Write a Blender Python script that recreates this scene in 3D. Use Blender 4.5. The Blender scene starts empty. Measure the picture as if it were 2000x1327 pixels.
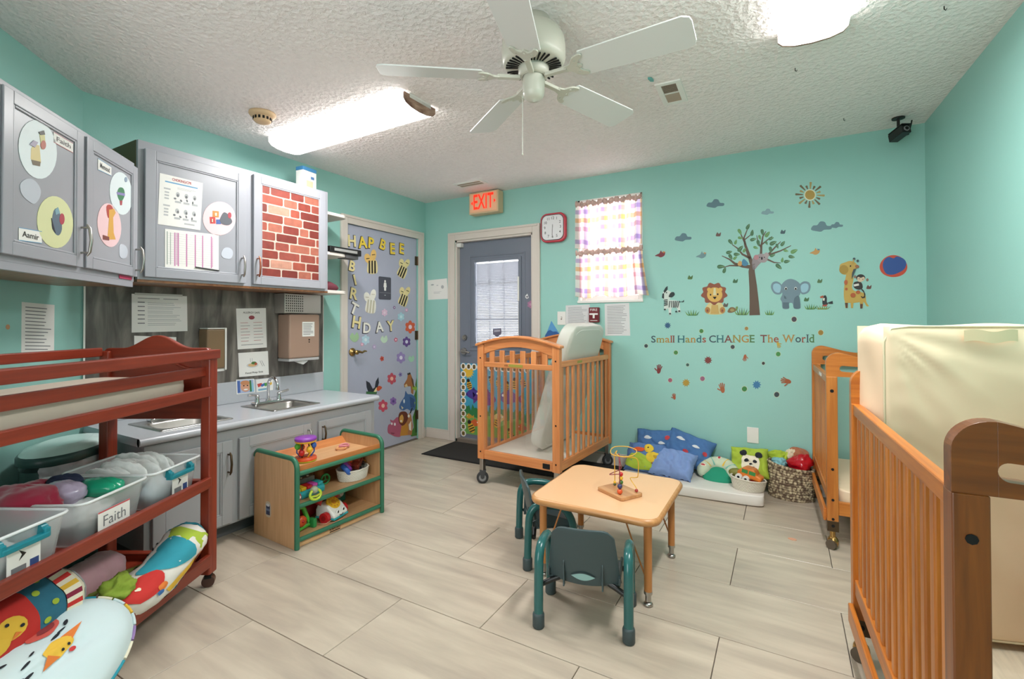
import bpy, math, random
from mathutils import Vector, Matrix, noise as mnoise
rnd = random.Random(7)
SC = bpy.context.scene
COL = SC.collection
PI = math.pi
# ---------------------------------------------------------------- camera, world, exposure
CAM_LOC = Vector((3.2578, -3.8744, 1.1999))
YAW, PITCH, ROLL, FPX, PPY = 0.5199, 0.0101, -0.0025, 930.2915, 618.48
def cam_axes():
    c, s = math.cos(YAW), math.sin(YAW)
    f = Vector((-s, c, 0)); r = Vector((c, s, 0)); u = Vector((0, 0, 1))
    f2 = f*math.cos(PITCH) + u*math.sin(PITCH); u2 = u*math.cos(PITCH) - f*math.sin(PITCH)
    return f2, r*math.cos(ROLL) + u2*math.sin(ROLL), u2*math.cos(ROLL) - r*math.sin(ROLL)
FW, RT, UP = cam_axes()
cam = bpy.data.cameras.new('camera'); cam_ob = bpy.data.objects.new('camera', cam); COL.objects.link(cam_ob)
m = Matrix.Identity(4)
for i in range(3):
    m[i][0] = RT[i]; m[i][1] = UP[i]; m[i][2] = -FW[i]; m[i][3] = CAM_LOC[i]
cam_ob.matrix_world = m
cam.sensor_width = 36; cam.lens = FPX/2000*36; cam.shift_y = -(663.5-PPY)/2000; cam.clip_start = .05
SC.camera = cam_ob
world = bpy.data.worlds.new('sky'); SC.world = world; world.use_nodes = True
world.node_tree.nodes['Background'].inputs[0].default_value = (.97, .99, 1, 1)
world.node_tree.nodes['Background'].inputs[1].default_value = 2.5
SC.view_settings.view_transform = 'Standard'; SC.view_settings.look = 'None'
SC.view_settings.gamma = 1; SC.view_settings.use_curve_mapping = False
SC.view_settings.exposure = 1.2
SC.cycles.use_denoising = True
SC.cycles.max_bounces = 8; SC.cycles.diffuse_bounces = 5; SC.cycles.transparent_max_bounces = 16
LAMP = 3.0          # strength of the fluorescent diffusers

TUBE = 14.5         # watts sent down by the tubes of each lamp

# ---------------------------------------------------------------- materials
def lin(h):
    h = h.lstrip('#'); o = []
    for i in (0, 2, 4):
        c = int(h[i:i+2], 16)/255
        o.append(c/12.92 if c <= .04045 else ((c+.055)/1.055)**2.4)
    return (*o, 1)
MATS = {}
def mat(key, col=None, rough=.55, metal=0, spec=.5, noise=0, nscale=8, bump=0, bscale=40, emit=None, estr=1, alpha=1, trans=0, coat=0, sheen=0, stretch=(1, 1, 1)):
    if key in MATS: return MATS[key]
    M = bpy.data.materials.new(key); M.use_nodes = True; MATS[key] = M
    nt = M.node_tree; b = nt.nodes['Principled BSDF']; L = nt.links
    c = lin(col)
    b.inputs['Base Color'].default_value = c; b.inputs['Roughness'].default_value = rough
    b.inputs['Metallic'].default_value = metal; b.inputs['Specular IOR Level'].default_value = spec
    b.inputs['Alpha'].default_value = alpha; b.inputs['Transmission Weight'].default_value = trans
    b.inputs['Coat Weight'].default_value = coat; b.inputs['Sheen Weight'].default_value = sheen
    if emit:
        b.inputs['Emission Color'].default_value = lin(emit); b.inputs['Emission Strength'].default_value = estr
    if noise or bump:
        tc = nt.nodes.new('ShaderNodeTexCoord'); mp = nt.nodes.new('ShaderNodeMapping'); mp.inputs['Scale'].default_value = stretch
        L.new(tc.outputs['Object'], mp.inputs[0])
    if noise:
        n = nt.nodes.new('ShaderNodeTexNoise'); n.inputs['Scale'].default_value = nscale; n.inputs['Detail'].default_value = 4
        L.new(mp.outputs[0], n.inputs['Vector'])
        mx = nt.nodes.new('ShaderNodeMix'); mx.data_type = 'RGBA'
        mx.inputs[6].default_value = tuple(x*(1-noise) for x in c[:3])+(1,); mx.inputs[7].default_value = tuple(min(1, x*(1+noise)) for x in c[:3])+(1,)
        L.new(n.outputs['Fac'], mx.inputs[0]); L.new(mx.outputs[2], b.inputs['Base Color'])
    if bump:
        n2 = nt.nodes.new('ShaderNodeTexNoise'); n2.inputs['Scale'].default_value = bscale; n2.inputs['Detail'].default_value = 3
        L.new(mp.outputs[0], n2.inputs['Vector'])
        bp = nt.nodes.new('ShaderNodeBump'); bp.inputs['Strength'].default_value = bump; bp.inputs['Distance'].default_value = .01
        L.new(n2.outputs['Fac'], bp.inputs['Height']); L.new(bp.outputs[0], b.inputs['Normal'])
    return M
def wood(key, c1, c2, axis=2, scale=3.0, rough=.38, stretch=14, coat=.15, rand=.12):
    """grain running along one local axis"""
    if key in MATS: return MATS[key]
    M = bpy.data.materials.new(key); M.use_nodes = True; MATS[key] = M
    nt = M.node_tree; b = nt.nodes['Principled BSDF']; L = nt.links
    tc = nt.nodes.new('ShaderNodeTexCoord'); mp = nt.nodes.new('ShaderNodeMapping')
    s = [stretch]*3; s[axis] = 1.0; mp.inputs['Scale'].default_value = s
    oi = nt.nodes.new('ShaderNodeObjectInfo')
    L.new(tc.outputs['Object'], mp.inputs[0])
    n = nt.nodes.new('ShaderNodeTexNoise'); n.noise_dimensions = '4D'; n.inputs['Scale'].default_value = scale; n.inputs['Detail'].default_value = 5; n.inputs['Distortion'].default_value = .6
    mu = nt.nodes.new('ShaderNodeMath'); mu.operation = 'MULTIPLY'; mu.inputs[1].default_value = 30
    L.new(oi.outputs['Random'], mu.inputs[0]); L.new(mu.outputs[0], n.inputs['W']); L.new(mp.outputs[0], n.inputs['Vector'])
    cr = nt.nodes.new('ShaderNodeValToRGB'); cr.color_ramp.elements[0].position = .33; cr.color_ramp.elements[1].position = .68
    cr.color_ramp.elements[0].color = lin(c2); cr.color_ramp.elements[1].color = lin(c1)
    L.new(n.outputs['Fac'], cr.inputs[0])
    hs = nt.nodes.new('ShaderNodeHueSaturation'); mr = nt.nodes.new('ShaderNodeMapRange')
    mr.inputs[3].default_value = 1-rand; mr.inputs[4].default_value = 1+rand*.6
    L.new(oi.outputs['Random'], mr.inputs[0]); L.new(mr.outputs[0], hs.inputs['Value']); L.new(cr.outputs[0], hs.inputs['Color'])
    L.new(hs.outputs[0], b.inputs['Base Color'])
    b.inputs['Roughness'].default_value = rough; b.inputs['Coat Weight'].default_value = coat; b.inputs['Coat Roughness'].default_value = .25
    return M
def flat(col, rough=.5):
    return mat('paint_'+col.lstrip('#'), col, rough)

# ---------------------------------------------------------------- mesh builder
_TXT = {}
def text_geo(body, offset=0.0, bold=False):
    k = (body, offset)
    if k in _TXT: return _TXT[k]
    cu = bpy.data.curves.new('tmp_text', 'FONT'); cu.body = body; cu.size = 1; cu.offset = offset; cu.resolution_u = 3
    cu.align_x = 'CENTER'; cu.align_y = 'CENTER'
    o = bpy.data.objects.new('tmp_text', cu); COL.objects.link(o)
    bpy.context.view_layer.update()
    dg = bpy.context.evaluated_depsgraph_get()
    me = bpy.data.meshes.new_from_object(o.evaluated_get(dg))
    vs = [tuple(v.co) for v in me.vertices]; fs = [tuple(p.vertices) for p in me.polygons]
    bpy.data.objects.remove(o); bpy.data.curves.remove(cu); bpy.data.meshes.remove(me)
    _TXT[k] = (vs, fs); return vs, fs
def catmull(pts, n=4):
    o = []; N = len(pts)
    for i in range(N):
        p0, p1, p2, p3 = (Vector(pts[(i+k-1) % N]) for k in range(4))
        for j in range(n):
            t = j/n
            o.append(tuple(.5*((2*p1)+(p2-p0)*t+(2*p0-5*p1+4*p2-p3)*t*t+(3*p1-p0-3*p2+p3)*t**3)))
    return o
def ellipse(u, v, a, b, rot=0, n=20):
    r = math.radians(rot)
    return [(u+a*math.cos(t)*math.cos(r)-b*math.sin(t)*math.sin(r), v+a*math.cos(t)*math.sin(r)+b*math.sin(t)*math.cos(r)) for t in (2*PI*i/n for i in range(n))]
class MB:
    def __init__(s): s.v = []; s.f = []; s.mi = []; s.sm = []; s.mats = []; s.M = None
    def add(s, vs, fs, m, smooth=False, M=None):
        if m not in s.mats: s.mats.append(m)
        k = s.mats.index(m); b = len(s.v)
        for v in vs:
            v = Vector(v)
            if M is not None: v = M @ v
            if s.M is not None: v = s.M @ v
            s.v.append(tuple(v))
        for f in fs:
            s.f.append(tuple(b+i for i in f)); s.mi.append(k); s.sm.append(smooth)
        return s
    def box(s, x0, x1, y0, y1, z0, z1, m, M=None):
        vs = [(x, y, z) for z in (z0, z1) for y in (y0, y1) for x in (x0, x1)]
        return s.add(vs, [(0, 2, 3, 1), (4, 5, 7, 6), (0, 1, 5, 4), (2, 6, 7, 3), (0, 4, 6, 2), (1, 3, 7, 5)], m, False, M)
    def cyl(s, p0, p1, r0, m, r1=None, n=16, caps=True, smooth=True, M=None):
        p0, p1 = Vector(p0), Vector(p1); r1 = r0 if r1 is None else r1
        q = (p1-p0).to_track_quat('Z', 'Y'); vs = []
        for p, r in ((p0, r0), (p1, r1)):
            for i in range(n):
                vs.append(p + q @ Vector((r*math.cos(2*PI*i/n), r*math.sin(2*PI*i/n), 0)))
        s.add(vs, [(i, (i+1) % n, n+(i+1) % n, n+i) for i in range(n)], m, smooth, M)
        if caps: s.add(vs, [tuple(range(n-1, -1, -1)), tuple(range(n, 2*n))], m, False, M)
        return s
    def tube(s, pts, r, m, n=8, closed=False, M=None, caps=True):
        P = [Vector(p) for p in pts]; N = len(P); vs = []; up = None
        R = r if isinstance(r, (list, tuple)) else [r]*N
        for i in range(N):
            a = P[i-1] if (i > 0 or closed) else P[i]; b = P[(i+1) % N] if (i < N-1 or closed) else P[i]
            t = (b-a).normalized()
            if up is None: up = t.orthogonal().normalized()
            up = (up - t*up.dot(t)).normalized(); w = t.cross(up)
            for k in range(n):
                vs.append(P[i] + (up*math.cos(2*PI*k/n) + w*math.sin(2*PI*k/n))*R[i])
        fs = []
        for i in range(N if closed else N-1):
            j = (i+1) % N
            for k in range(n):
                l = (k+1) % n; fs.append((i*n+k, i*n+l, j*n+l, j*n+k))
        s.add(vs, fs, m, True, M)
        if not closed and caps: s.add(vs, [tuple(range(n-1, -1, -1)), tuple((N-1)*n+k for k in range(n))], m, False, M)
        return s
    def lathe(s, prof, m, n=24, M=None, smooth=True, a0=0, a1=2*PI):
        full = abs(a1-a0-2*PI) < 1e-6; vs = []; K = n if full else n+1
        for r, z in prof:
            for i in range(K):
                t = a0+(a1-a0)*i/n; vs.append((r*math.cos(t), r*math.sin(t), z))
        fs = []
        for j in range(len(prof)-1):
            for i in range(n):
                k = (i+1) % K if full else i+1
                fs.append((j*K+i, j*K+k, (j+1)*K+k, (j+1)*K+i))
        return s.add(vs, fs, m, smooth, M)
    def prism(s, poly, z0, z1, m, M=None, back=True):
        n = len(poly)
        a = sum(poly[i][0]*poly[(i+1) % n][1]-poly[(i+1) % n][0]*poly[i][1] for i in range(n))
        if a < 0: poly = poly[::-1]
        vs = [(p[0], p[1], z0) for p in poly]+[(p[0], p[1], z1) for p in poly]
        fs = [tuple(range(n, 2*n))]+[(i, (i+1) % n, n+(i+1) % n, n+i) for i in range(n)]
        if back: fs.append(tuple(range(n-1, -1, -1)))
        return s.add(vs, fs, m, False, M)
    def grid(s, fn, nu, nv, m, closed_u=False, closed_v=False, smooth=True, M=None):
        """fn(u,v) with u,v in 0..1"""
        KU = nu if closed_u else nu+1; KV = nv if closed_v else nv+1
        vs = [fn(i/nu, j/nv) for j in range(KV) for i in range(KU)]
        fs = []
        for j in range(nv):
            for i in range(nu):
                k = (i+1) % KU; l = (j+1) % KV
                fs.append((j*KU+i, j*KU+k, l*KU+k, l*KU+i))
        return s.add(vs, fs, m, smooth, M)
    def ball(s, c, r, m, nu=16, nv=10, M=None):
        rx, ry, rz = r if isinstance(r, (tuple, list)) else (r, r, r)
        def fn(u, v):
            t = 2*PI*u; p = PI*(v-.5)
            return (c[0]+rx*math.cos(t)*math.cos(p), c[1]+ry*math.sin(t)*math.cos(p), c[2]+rz*math.sin(p))
        return s.grid(fn, nu, nv, m, closed_u=True, M=M)
    def text(s, body, a, b, size, m, z0=0, z1=.0006, sx=1, rot=0, offset=0, M=None, fit=None):
        vs, fs = text_geo(body, offset)
        if not vs: return s
        w = max(v[0] for v in vs)-min(v[0] for v in vs)
        k = size; kx = k*sx
        if fit: kx = fit/w
        cr, sr = math.cos(rot), math.sin(rot)
        out = [(a+v[0]*kx*cr-v[1]*k*sr, b+v[0]*kx*sr+v[1]*k*cr, z1) for v in vs]
        return s.add(out, fs, m, False, M)
    def board(s, xs, zb, zt, y0, y1, m, hs=None, zm=None, M=None):
        """upright board in xz between y0,y1 with curved top/bottom and optional slot of half height hs(x) about zm(x)"""
        def strip(lo, hi):
            n = len(xs); vs = []; fs = []
            for x in xs:
                a, b = lo(x), hi(x); vs += [(x, y0, a), (x, y0, b), (x, y1, b), (x, y1, a)]
            for i in range(n-1):
                p = 4*i; q = p+4
                fs += [(p, q, q+1, p+1), (p+1, q+1, q+2, p+2), (p+2, q+2, q+3, p+3), (p+3, q+3, q, p)]
            fs += [(0, 1, 2, 3), (4*n-1, 4*n-2, 4*n-3, 4*n-4)]
            s.add(vs, fs, m, False, M)
        if hs is None: strip(zb, zt)
        else:
            X = list(xs); hv = [hs(x) for x in X]
            i = 0; runs = []
            while i < len(X)-1:
                solid = hv[i] == 0 and hv[i+1] == 0; j = i+1
                while j < len(X)-1 and (hv[j] == 0 and hv[j+1] == 0) == solid: j += 1
                runs.append((i, j, solid)); i = j
            for i, j, solid in runs:
                xs = X[i:j+1]; n = len(xs)
                if solid: strip(zb, zt)
                else: strip(zb, lambda x: zm(x)-hs(x)); strip(lambda x: zm(x)+hs(x), zt)
        return s
    def patch(s, surf, poly, m, off=.002, rings=4):
        """flat print laid on a curved surface surf(u,v): polygon in (u,v)"""
        n = len(poly); cu = sum(p[0] for p in poly)/n; cv = sum(p[1] for p in poly)/n
        def P(u, v):
            e = 1e-3; p = Vector(surf(u, v)); du = Vector(surf(u+e, v))-p; dv = Vector(surf(u, v+e))-p
            nn = du.cross(dv)
            return p + (nn.normalized()*off if nn.length > 1e-12 else Vector((0, 0, off)))
        vs = [P(cu, cv)]
        for k in range(1, rings+1):
            for p in poly: vs.append(P(cu+(p[0]-cu)*k/rings, cv+(p[1]-cv)*k/rings))
        a = sum(poly[i][0]*poly[(i+1) % n][1]-poly[(i+1) % n][0]*poly[i][1] for i in range(n))
        fs = [(0, 1+i, 1+(i+1) % n) for i in range(n)]
        for k in range(rings-1):
            for i in range(n):
                j = (i+1) % n; fs.append((1+k*n+i, 1+(k+1)*n+i, 1+(k+1)*n+j, 1+k*n+j))
        if a < 0: fs = [f[::-1] for f in fs]
        return s.add(vs, fs, m, True)
    def build(s, name, parent=None, loc=None, rz=0, mtx=None, bevel=0, seg=2, label=None, cat=None, group=None, kind=None, subsurf=0):
        me = bpy.data.meshes.new(name)
        me.from_pydata(s.v, [], s.f)
        for mm in s.mats: me.materials.append(mm)
        me.polygons.foreach_set('material_index', s.mi); me.polygons.foreach_set('use_smooth', s.sm)
        me.update()
        o = bpy.data.objects.new(name, me); COL.objects.link(o)
        if parent is not None: o.parent = parent
        if mtx is not None: o.matrix_local = mtx
        else:
            if loc is not None: o.location = loc
            if rz: o.rotation_euler = (0, 0, rz)
        if bevel:
            b = o.modifiers.new('soft_edges', 'BEVEL'); b.width = bevel; b.segments = seg; b.limit_method = 'ANGLE'; b.angle_limit = math.radians(40)
        if subsurf:
            b = o.modifiers.new('smooth', 'SUBSURF'); b.levels = subsurf; b.render_levels = subsurf
        tag(o, label, cat, group, kind); return o
def tag(o, label=None, cat=None, group=None, kind=None):
    if label: o['label'] = label
    if cat: o['category'] = cat
    if group: o['group'] = group
    if kind: o['kind'] = kind
    return o
def thing(name, label, cat, loc=(0, 0, 0), rz=0, group=None, mtx=None):
    o = bpy.data.objects.new(name, None); COL.objects.link(o); o.empty_display_size = .1
    if mtx is not None: o.matrix_local = mtx
    else: o.location = loc; o.rotation_euler = (0, 0, rz)
    return tag(o, label, cat, group)
def copy_tree(o, parent=None):
    c = o.copy(); COL.objects.link(c)
    if parent is not None: c.parent = parent
    for ch in list(o.children): copy_tree(ch, c)
    return c
def frame(origin, right, up, out):
    M = Matrix.Identity(4)
    for i in range(3):
        M[i][0] = right[i]; M[i][1] = up[i]; M[i][2] = out[i]; M[i][3] = origin[i]
    return M
S2 = math.sqrt(.5)
F_BACK = frame((0, 0, 0), (1, 0, 0), (0, 0, 1), (0, -1, 0))          # a = x, b = z
F_LEFT = frame((0, 0, 0), (0, 1, 0), (0, 0, 1), (1, 0, 0))           # a = y, b = z
F_ANG = frame((0, -2.81, 0), (-S2, S2, 0), (0, 0, 1), (S2, S2, 0))   # a = -distance from the corner
def on(F, u, v, off=0.0):
    """point of the plane F (shifted out by off) where the photo shows pixel u,v -> plane coordinates a,b"""
    d = FW + RT*((u-1000)/FPX) - UP*((v-PPY)/FPX)
    n = Vector((F[0][2], F[1][2], F[2][2])); o = Vector((F[0][3], F[1][3], F[2][3])) + n*off
    t = n.dot(o-CAM_LOC)/n.dot(d); p = CAM_LOC + d*t
    q = F.inverted() @ p
    return (q.x, q.y)
def rectpx(F, u0, v0, u1, v1, off=0.0):
    a = on(F, u0, v0, off); b = on(F, u1, v1, off)
    return min(a[0], b[0]), max(a[0], b[0]), min(a[1], b[1]), max(a[1], b[1])
def sticker(name, label, cat, F, shapes, off=0.0, group=None, step=.0005, base=.0012, parent=None, inv=None):
    """flat print cut-out: shapes = [(material, [pixel outline] )], first one is the backing"""
    P = [(m_, [on(F, u, v, off) for u, v in pts]) for m_, pts in shapes]
    xs = [p[0] for _, q in P for p in q]; ys = [p[1] for _, q in P for p in q]
    ca, cb = (min(xs)+max(xs))/2, (min(ys)+max(ys))/2
    mb = MB()
    for i, (m_, pts) in enumerate(P):
        mb.prism([(a-ca, b-cb) for a, b in pts], 0 if i == 0 else base, base+step*i, m_, back=(i == 0))
    mtx = F @ Matrix.Translation((ca, cb, off))
    return mb.build(name, parent=parent, mtx=(inv @ mtx) if inv is not None else mtx, label=label, cat=cat, group=group)
def noise3(x, y, z, seed=0):
    return (math.sin(x*1.7+seed)*math.cos(y*2.3+seed*1.3)+math.sin(z*1.9+x*.8+seed*.7)*math.cos(y*1.1-seed))*.5
# ---------------------------------------------------------------- shared materials
M_TEAL = mat('teal_wall_paint', '#98cbc2', .5, noise=.03, nscale=2.5, bump=.06, bscale=120)
M_CEIL = mat('textured_ceiling', '#f4edeb', .85, noise=.06, nscale=30)
M_TRIM = mat('cream_trim', '#d8cec5', .4)
M_WHITE = mat('white_plastic', '#e9e7e2', .4)
M_PAPER = mat('white_paper', '#eceae6', .7)
M_INK = mat('grey_ink', '#77787c', .8)
M_BLACK = mat('black_plastic', '#141415', .4)
M_DARK = mat('dark_parts_and_slots', '#0d0b0a', .9)  # near-black of dark parts, also painted as the shade inside slots and holes
M_CHROME = mat('chrome', '#d7d7d9', .12, metal=1)
M_STEEL = mat('brushed_steel', '#b9b6b2', .3, metal=1)
M_NICKEL = mat('nickel', '#a8a49e', .32, metal=1)
M_BRASS = mat('brass', '#b6925a', .25, metal=1)
M_BRONZE = mat('dark_bronze', '#5a4a38', .4, metal=.8)
M_GREYCAB = mat('grey_cabinet_paint', '#a2a3ab', .32, noise=.03, nscale=6)
M_GREYLOW = mat('grey_base_paint', '#a9aaae', .35, noise=.03, nscale=6)
M_COUNTER = mat('grey_laminate', '#b9bcc2', .22, noise=.03, nscale=60)
M_BROWNBOX = wood('bare_cabinet_wood', '#9c6b45', '#7c5032', axis=0)
M_DOORL = mat('lavender_grey_door', '#b1b4c6', .22, noise=.02)
M_DOORE = mat('slate_grey_door', '#757b89', .35, noise=.03)
M_RED = mat('cherry_red', '#8f3322', .35)
M_GLASS = mat('clear_glass', '#ffffff', .02, trans=1, alpha=.25)
def ceiling_material():
    nt = M_CEIL.node_tree; L = nt.links; b = nt.nodes['Principled BSDF']
    tc = nt.nodes.new('ShaderNodeTexCoord')
    n1 = nt.nodes.new('ShaderNodeTexNoise'); n1.inputs['Scale'].default_value = 55; n1.inputs['Detail'].default_value = 4; n1.inputs['Distortion'].default_value = 1.2
    n2 = nt.nodes.new('ShaderNodeTexVoronoi'); n2.inputs['Scale'].default_value = 38
    L.new(tc.outputs['Object'], n1.inputs['Vector']); L.new(tc.outputs['Object'], n2.inputs['Vector'])
    ad = nt.nodes.new('ShaderNodeMath'); ad.operation = 'ADD'
    L.new(n1.outputs['Fac'], ad.inputs[0]); L.new(n2.outputs['Distance'], ad.inputs[1])
    bp = nt.nodes.new('ShaderNodeBump'); bp.inputs['Strength'].default_value = .8; bp.inputs['Distance'].default_value = .011
    L.new(ad.outputs[0], bp.inputs['Height']); L.new(bp.outputs[0], b.inputs['Normal'])
ceiling_material()
def tile_material():
    M = bpy.data.materials.new('grey_oak_plank_tile'); M.use_nodes = True
    nt = M.node_tree; b = nt.nodes['Principled BSDF']; L = nt.links
    tc = nt.nodes.new('ShaderNodeTexCoord'); oi = nt.nodes.new('ShaderNodeObjectInfo')
    mp = nt.nodes.new('ShaderNodeMapping'); mp.inputs['Scale'].default_value = (1.0, 7, 1)
    L.new(tc.outputs['Object'], mp.inputs[0])
    mu = nt.nodes.new('ShaderNodeMath'); mu.operation = 'MULTIPLY'; mu.inputs[1].default_value = 40; L.new(oi.outputs['Random'], mu.inputs[0])
    n = nt.nodes.new('ShaderNodeTexNoise'); n.noise_dimensions = '4D'; n.inputs['Scale'].default_value = 2.0; n.inputs['Detail'].default_value = 5; n.inputs['Roughness'].default_value = .55; n.inputs['Distortion'].default_value = .35
    L.new(mp.outputs[0], n.inputs['Vector']); L.new(mu.outputs[0], n.inputs['W'])
    cr = nt.nodes.new('ShaderNodeValToRGB'); e = cr.color_ramp.elements
    e[0].position = .3; e[0].color = lin('#a89a8c'); e[1].position = .66; e[1].color = lin('#c6b8a6')
    x = e.new(.48); x.color = lin('#b8aa99')
    L.new(n.outputs['Fac'], cr.inputs[0]); L.new(cr.outputs[0], b.inputs['Base Color'])
    b.inputs['Roughness'].default_value = .3; b.inputs['Specular IOR Level'].default_value = .45
    return M
M_TILE = tile_material()
def board_material():
    M = bpy.data.materials.new('weathered_grey_board'); M.use_nodes = True
    nt = M.node_tree; b = nt.nodes['Principled BSDF']; L = nt.links
    tc = nt.nodes.new('ShaderNodeTexCoord'); mp = nt.nodes.new('ShaderNodeMapping'); mp.inputs['Scale'].default_value = (1, 5, .9)
    L.new(tc.outputs['Object'], mp.inputs[0])
    n = nt.nodes.new('ShaderNodeTexNoise'); n.inputs['Scale'].default_value = 2.4; n.inputs['Detail'].default_value = 6; n.inputs['Distortion'].default_value = 1.0
    L.new(mp.outputs[0], n.inputs['Vector'])
    cr = nt.nodes.new('ShaderNodeValToRGB'); e = cr.color_ramp.elements
    e[0].position = .3; e[0].color = lin('#3b3734'); e[1].position = .72; e[1].color = lin('#8e8880'); e.new(.5).color = lin('#625d58')
    L.new(n.outputs['Fac'], cr.inputs[0]); L.new(cr.outputs[0], b.inputs['Base Color']); b.inputs['Roughness'].default_value = .45
    return M
M_BOARD = board_material()

# ---------------------------------------------------------------- room shell
W, H, T = 4.03, 2.44, .1
CORN = -2.81                       # left wall ends here and the angled wall starts
REAR = -4.55
TAN2 = .034                        # right wall is two degrees out of square
mb = MB(); mb.box(-.1, 4.3, REAR, .12, -.12, -.012, mat('dark_grout', '#6d655d', .9))
floor = mb.build('floor', kind='structure')
full = None
g, bx = .003, -1.905
for k in range(-7, 6):
    y0, y1 = bx+.407*k, bx+.407*(k+1); y1 = min(y1, -.001); y0 = max(y0, REAR)
    if y1-y0 < .02: continue
    off = .17 if k % 2 == 0 else .574
    j = -1
    while True:
        x0 = off+.82*j; x1 = x0+.82; j += 1
        if x0 > 4.2: break
        x0, x1 = max(x0, .001), min(x1, 4.2)
        if x1-x0 < .02: continue
        isfull = abs(x1-x0-.82) < 1e-4 and abs(y1-y0-.407) < 1e-4
        cx, cy = (x0+x1)/2, (y0+y1)/2
        if isfull and full is not None:
            o = full.copy(); COL.objects.link(o); o.location = (cx, cy, 0)
        else:
            mb = MB(); hx, hy = (x1-x0)/2-g/2, (y1-y0)/2-g/2; c = .0012
            vs = [(-hx, -hy, -.011), (hx, -hy, -.011), (hx, hy, -.011), (-hx, hy, -.011), (-hx, -hy, -c), (hx, -hy, -c), (hx, hy, -c), (-hx, hy, -c), (-hx+c, -hy+c, 0), (hx-c, -hy+c, 0), (hx-c, hy-c, 0), (-hx+c, hy-c, 0)]
            mb.add(vs, [(8, 9, 10, 11)]+[(a+i, a+(i+1) % 4, a+4+(i+1) % 4, a+4+i) for a in (0, 4) for i in range(4)], M_TILE)
            o = mb.build('tile', parent=floor, loc=(cx, cy, 0))
            if isfull: full = o
mb = MB(); mb.box(-.3, 4.4, REAR, .3, H, H+.1, M_CEIL); mb.build('ceiling', kind='structure')

DX0, DX1, DZ = .385, 1.262, 2.012          # exit door opening
WX0, WX1, WZ0, WZ1 = 1.703, 2.262, 1.357, 2.248
mb = MB()
mb.box(-.1, DX0, 0, .12, 0, H, M_TEAL); mb.box(DX0, DX1, 0, .12, DZ, H, M_TEAL); mb.box(DX1, WX0, 0, .12, 0, H, M_TEAL)
mb.box(WX0, WX1, 0, .12, 0, WZ0, M_TEAL); mb.box(WX0, WX1, 0, .12, WZ1, H, M_TEAL); mb.box(WX1, W+.12, 0, .12, 0, H, M_TEAL)
mb.build('wall_back', kind='structure')
BY0, BY1, BZ = -1.032, -.125, 2.052        # washroom door opening
mb = MB()
mb.box(-T, 0, CORN-.04, BY0, 0, H, M_TEAL); mb.box(-T, 0, BY0, BY1, BZ, H, M_TEAL); mb.box(-T, 0, BY1, 0, 0, H, M_TEAL)
mb.box(-T, -.06, BY0, BY1, -.012, BZ, M_TEAL); mb.box(-.06, 0, BY0, BY1, -.012, .008, mat('threshold', '#7a6e62', .5))
mb.build('wall_left', kind='structure')
mb = MB(); mb.M = F_ANG; mb.box(-2.46, 0, 0, H, -T, 0, M_TEAL); mb.build('wall_angled', kind='structure')
mb = MB(); mb.add([(W, 0, 0), (W-TAN2*REAR, REAR, 0), (W-TAN2*REAR+T, REAR, 0), (W+T, 0, 0), (W, 0, H), (W-TAN2*REAR, REAR, H), (W-TAN2*REAR+T, REAR, H), (W+T, 0, H)],
                  [(0, 1, 5, 4), (1, 2, 6, 5), (2, 3, 7, 6), (3, 0, 4, 7), (4, 5, 6, 7), (3, 2, 1, 0)], M_TEAL)
mb.build('wall_right', kind='structure')
mb = MB()
for x0, x1, z0, z1 in ((1.2, 1.75, 0, H), (2.95, 4.3, 0, H), (1.75, 2.95, 0, .5), (1.75, 2.95, 2.1, H)): mb.box(x0, x1, REAR-.1, REAR, z0, z1, M_TEAL)
mb.build('wall_rear', kind='structure')  # unseen wall; its opening is added and sized for the fill light
# baseboards
def base(name, F, a0, a1):
    mb = MB(); mb.M = F
    mb.box(a0, a1, 0, .085, 0, .012, M_TRIM); mb.box(a0, a1, .085, .1, 0, .007, M_TRIM)
    mb.build(name, bevel=.003, kind='structure')
base('baseboard_back', F_BACK, .012, .305); base('baseboard_right_of_door', F_BACK, 1.345, W)
base('baseboard_left', F_LEFT, -.047, -.012); base('baseboard_angled', F_ANG, -2.4, -.01)
# door trims
def casing(name, F, a0, a1, zt, w=.078):
    mb = MB(); mb.M = F
    def leg(x0, x1, z0, z1): mb.box(x0, x1, z0, z1, 0, .016, M_TRIM)
    leg(a0, a0+w, 0, zt); leg(a1-w, a1, 0, zt); leg(a0+w, a1-w, zt-w, zt)
    e = .022
    mb.box(a0, a0+e, 0, zt, .016, .023, M_TRIM); mb.box(a1-e, a1, 0, zt, .016, .023, M_TRIM); mb.box(a0+e, a1-e, zt-e, zt, .016, .023, M_TRIM)
    return mb.build(name, bevel=.003, kind='structure')
casing('trim_1', F_BACK, .305, 1.34, 2.09); casing('trim_2', F_LEFT, -1.108, -.048, 2.118, .072)
# exit door jamb + slab
mb = MB()
mb.box(DX0, DX0+.018, 0, .12, 0, DZ, M_TRIM); mb.box(DX1-.018, DX1, 0, .12, 0, DZ, M_TRIM); mb.box(DX0, DX1, 0, .12, DZ-.018, DZ, M_TRIM)
mb.box(DX0, DX1, 0, .12, 0, .03, mat('threshold', '#7a6e62', .5))
mb.build('trim_3', kind='structure')
F_EXIT = frame((0, .05, 0), (1, 0, 0), (0, 0, 1), (0, -1, 0))
gx0, gx1, gz0, gz1 = .589, 1.086, .98, 1.784
ax0, ax1 = DX0+.02, DX1-.02
mb = MB()
for b_ in ((ax0, gx0, .035, DZ-.02), (gx1, ax1, .035, DZ-.02), (gx0, gx1, .035, gz0), (gx0, gx1, gz1, DZ-.02)):
    mb.box(b_[0], b_[1], .05, .09, b_[2], b_[3], M_DOORE)
door1 = mb.build('door_1', kind='structure')
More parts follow.
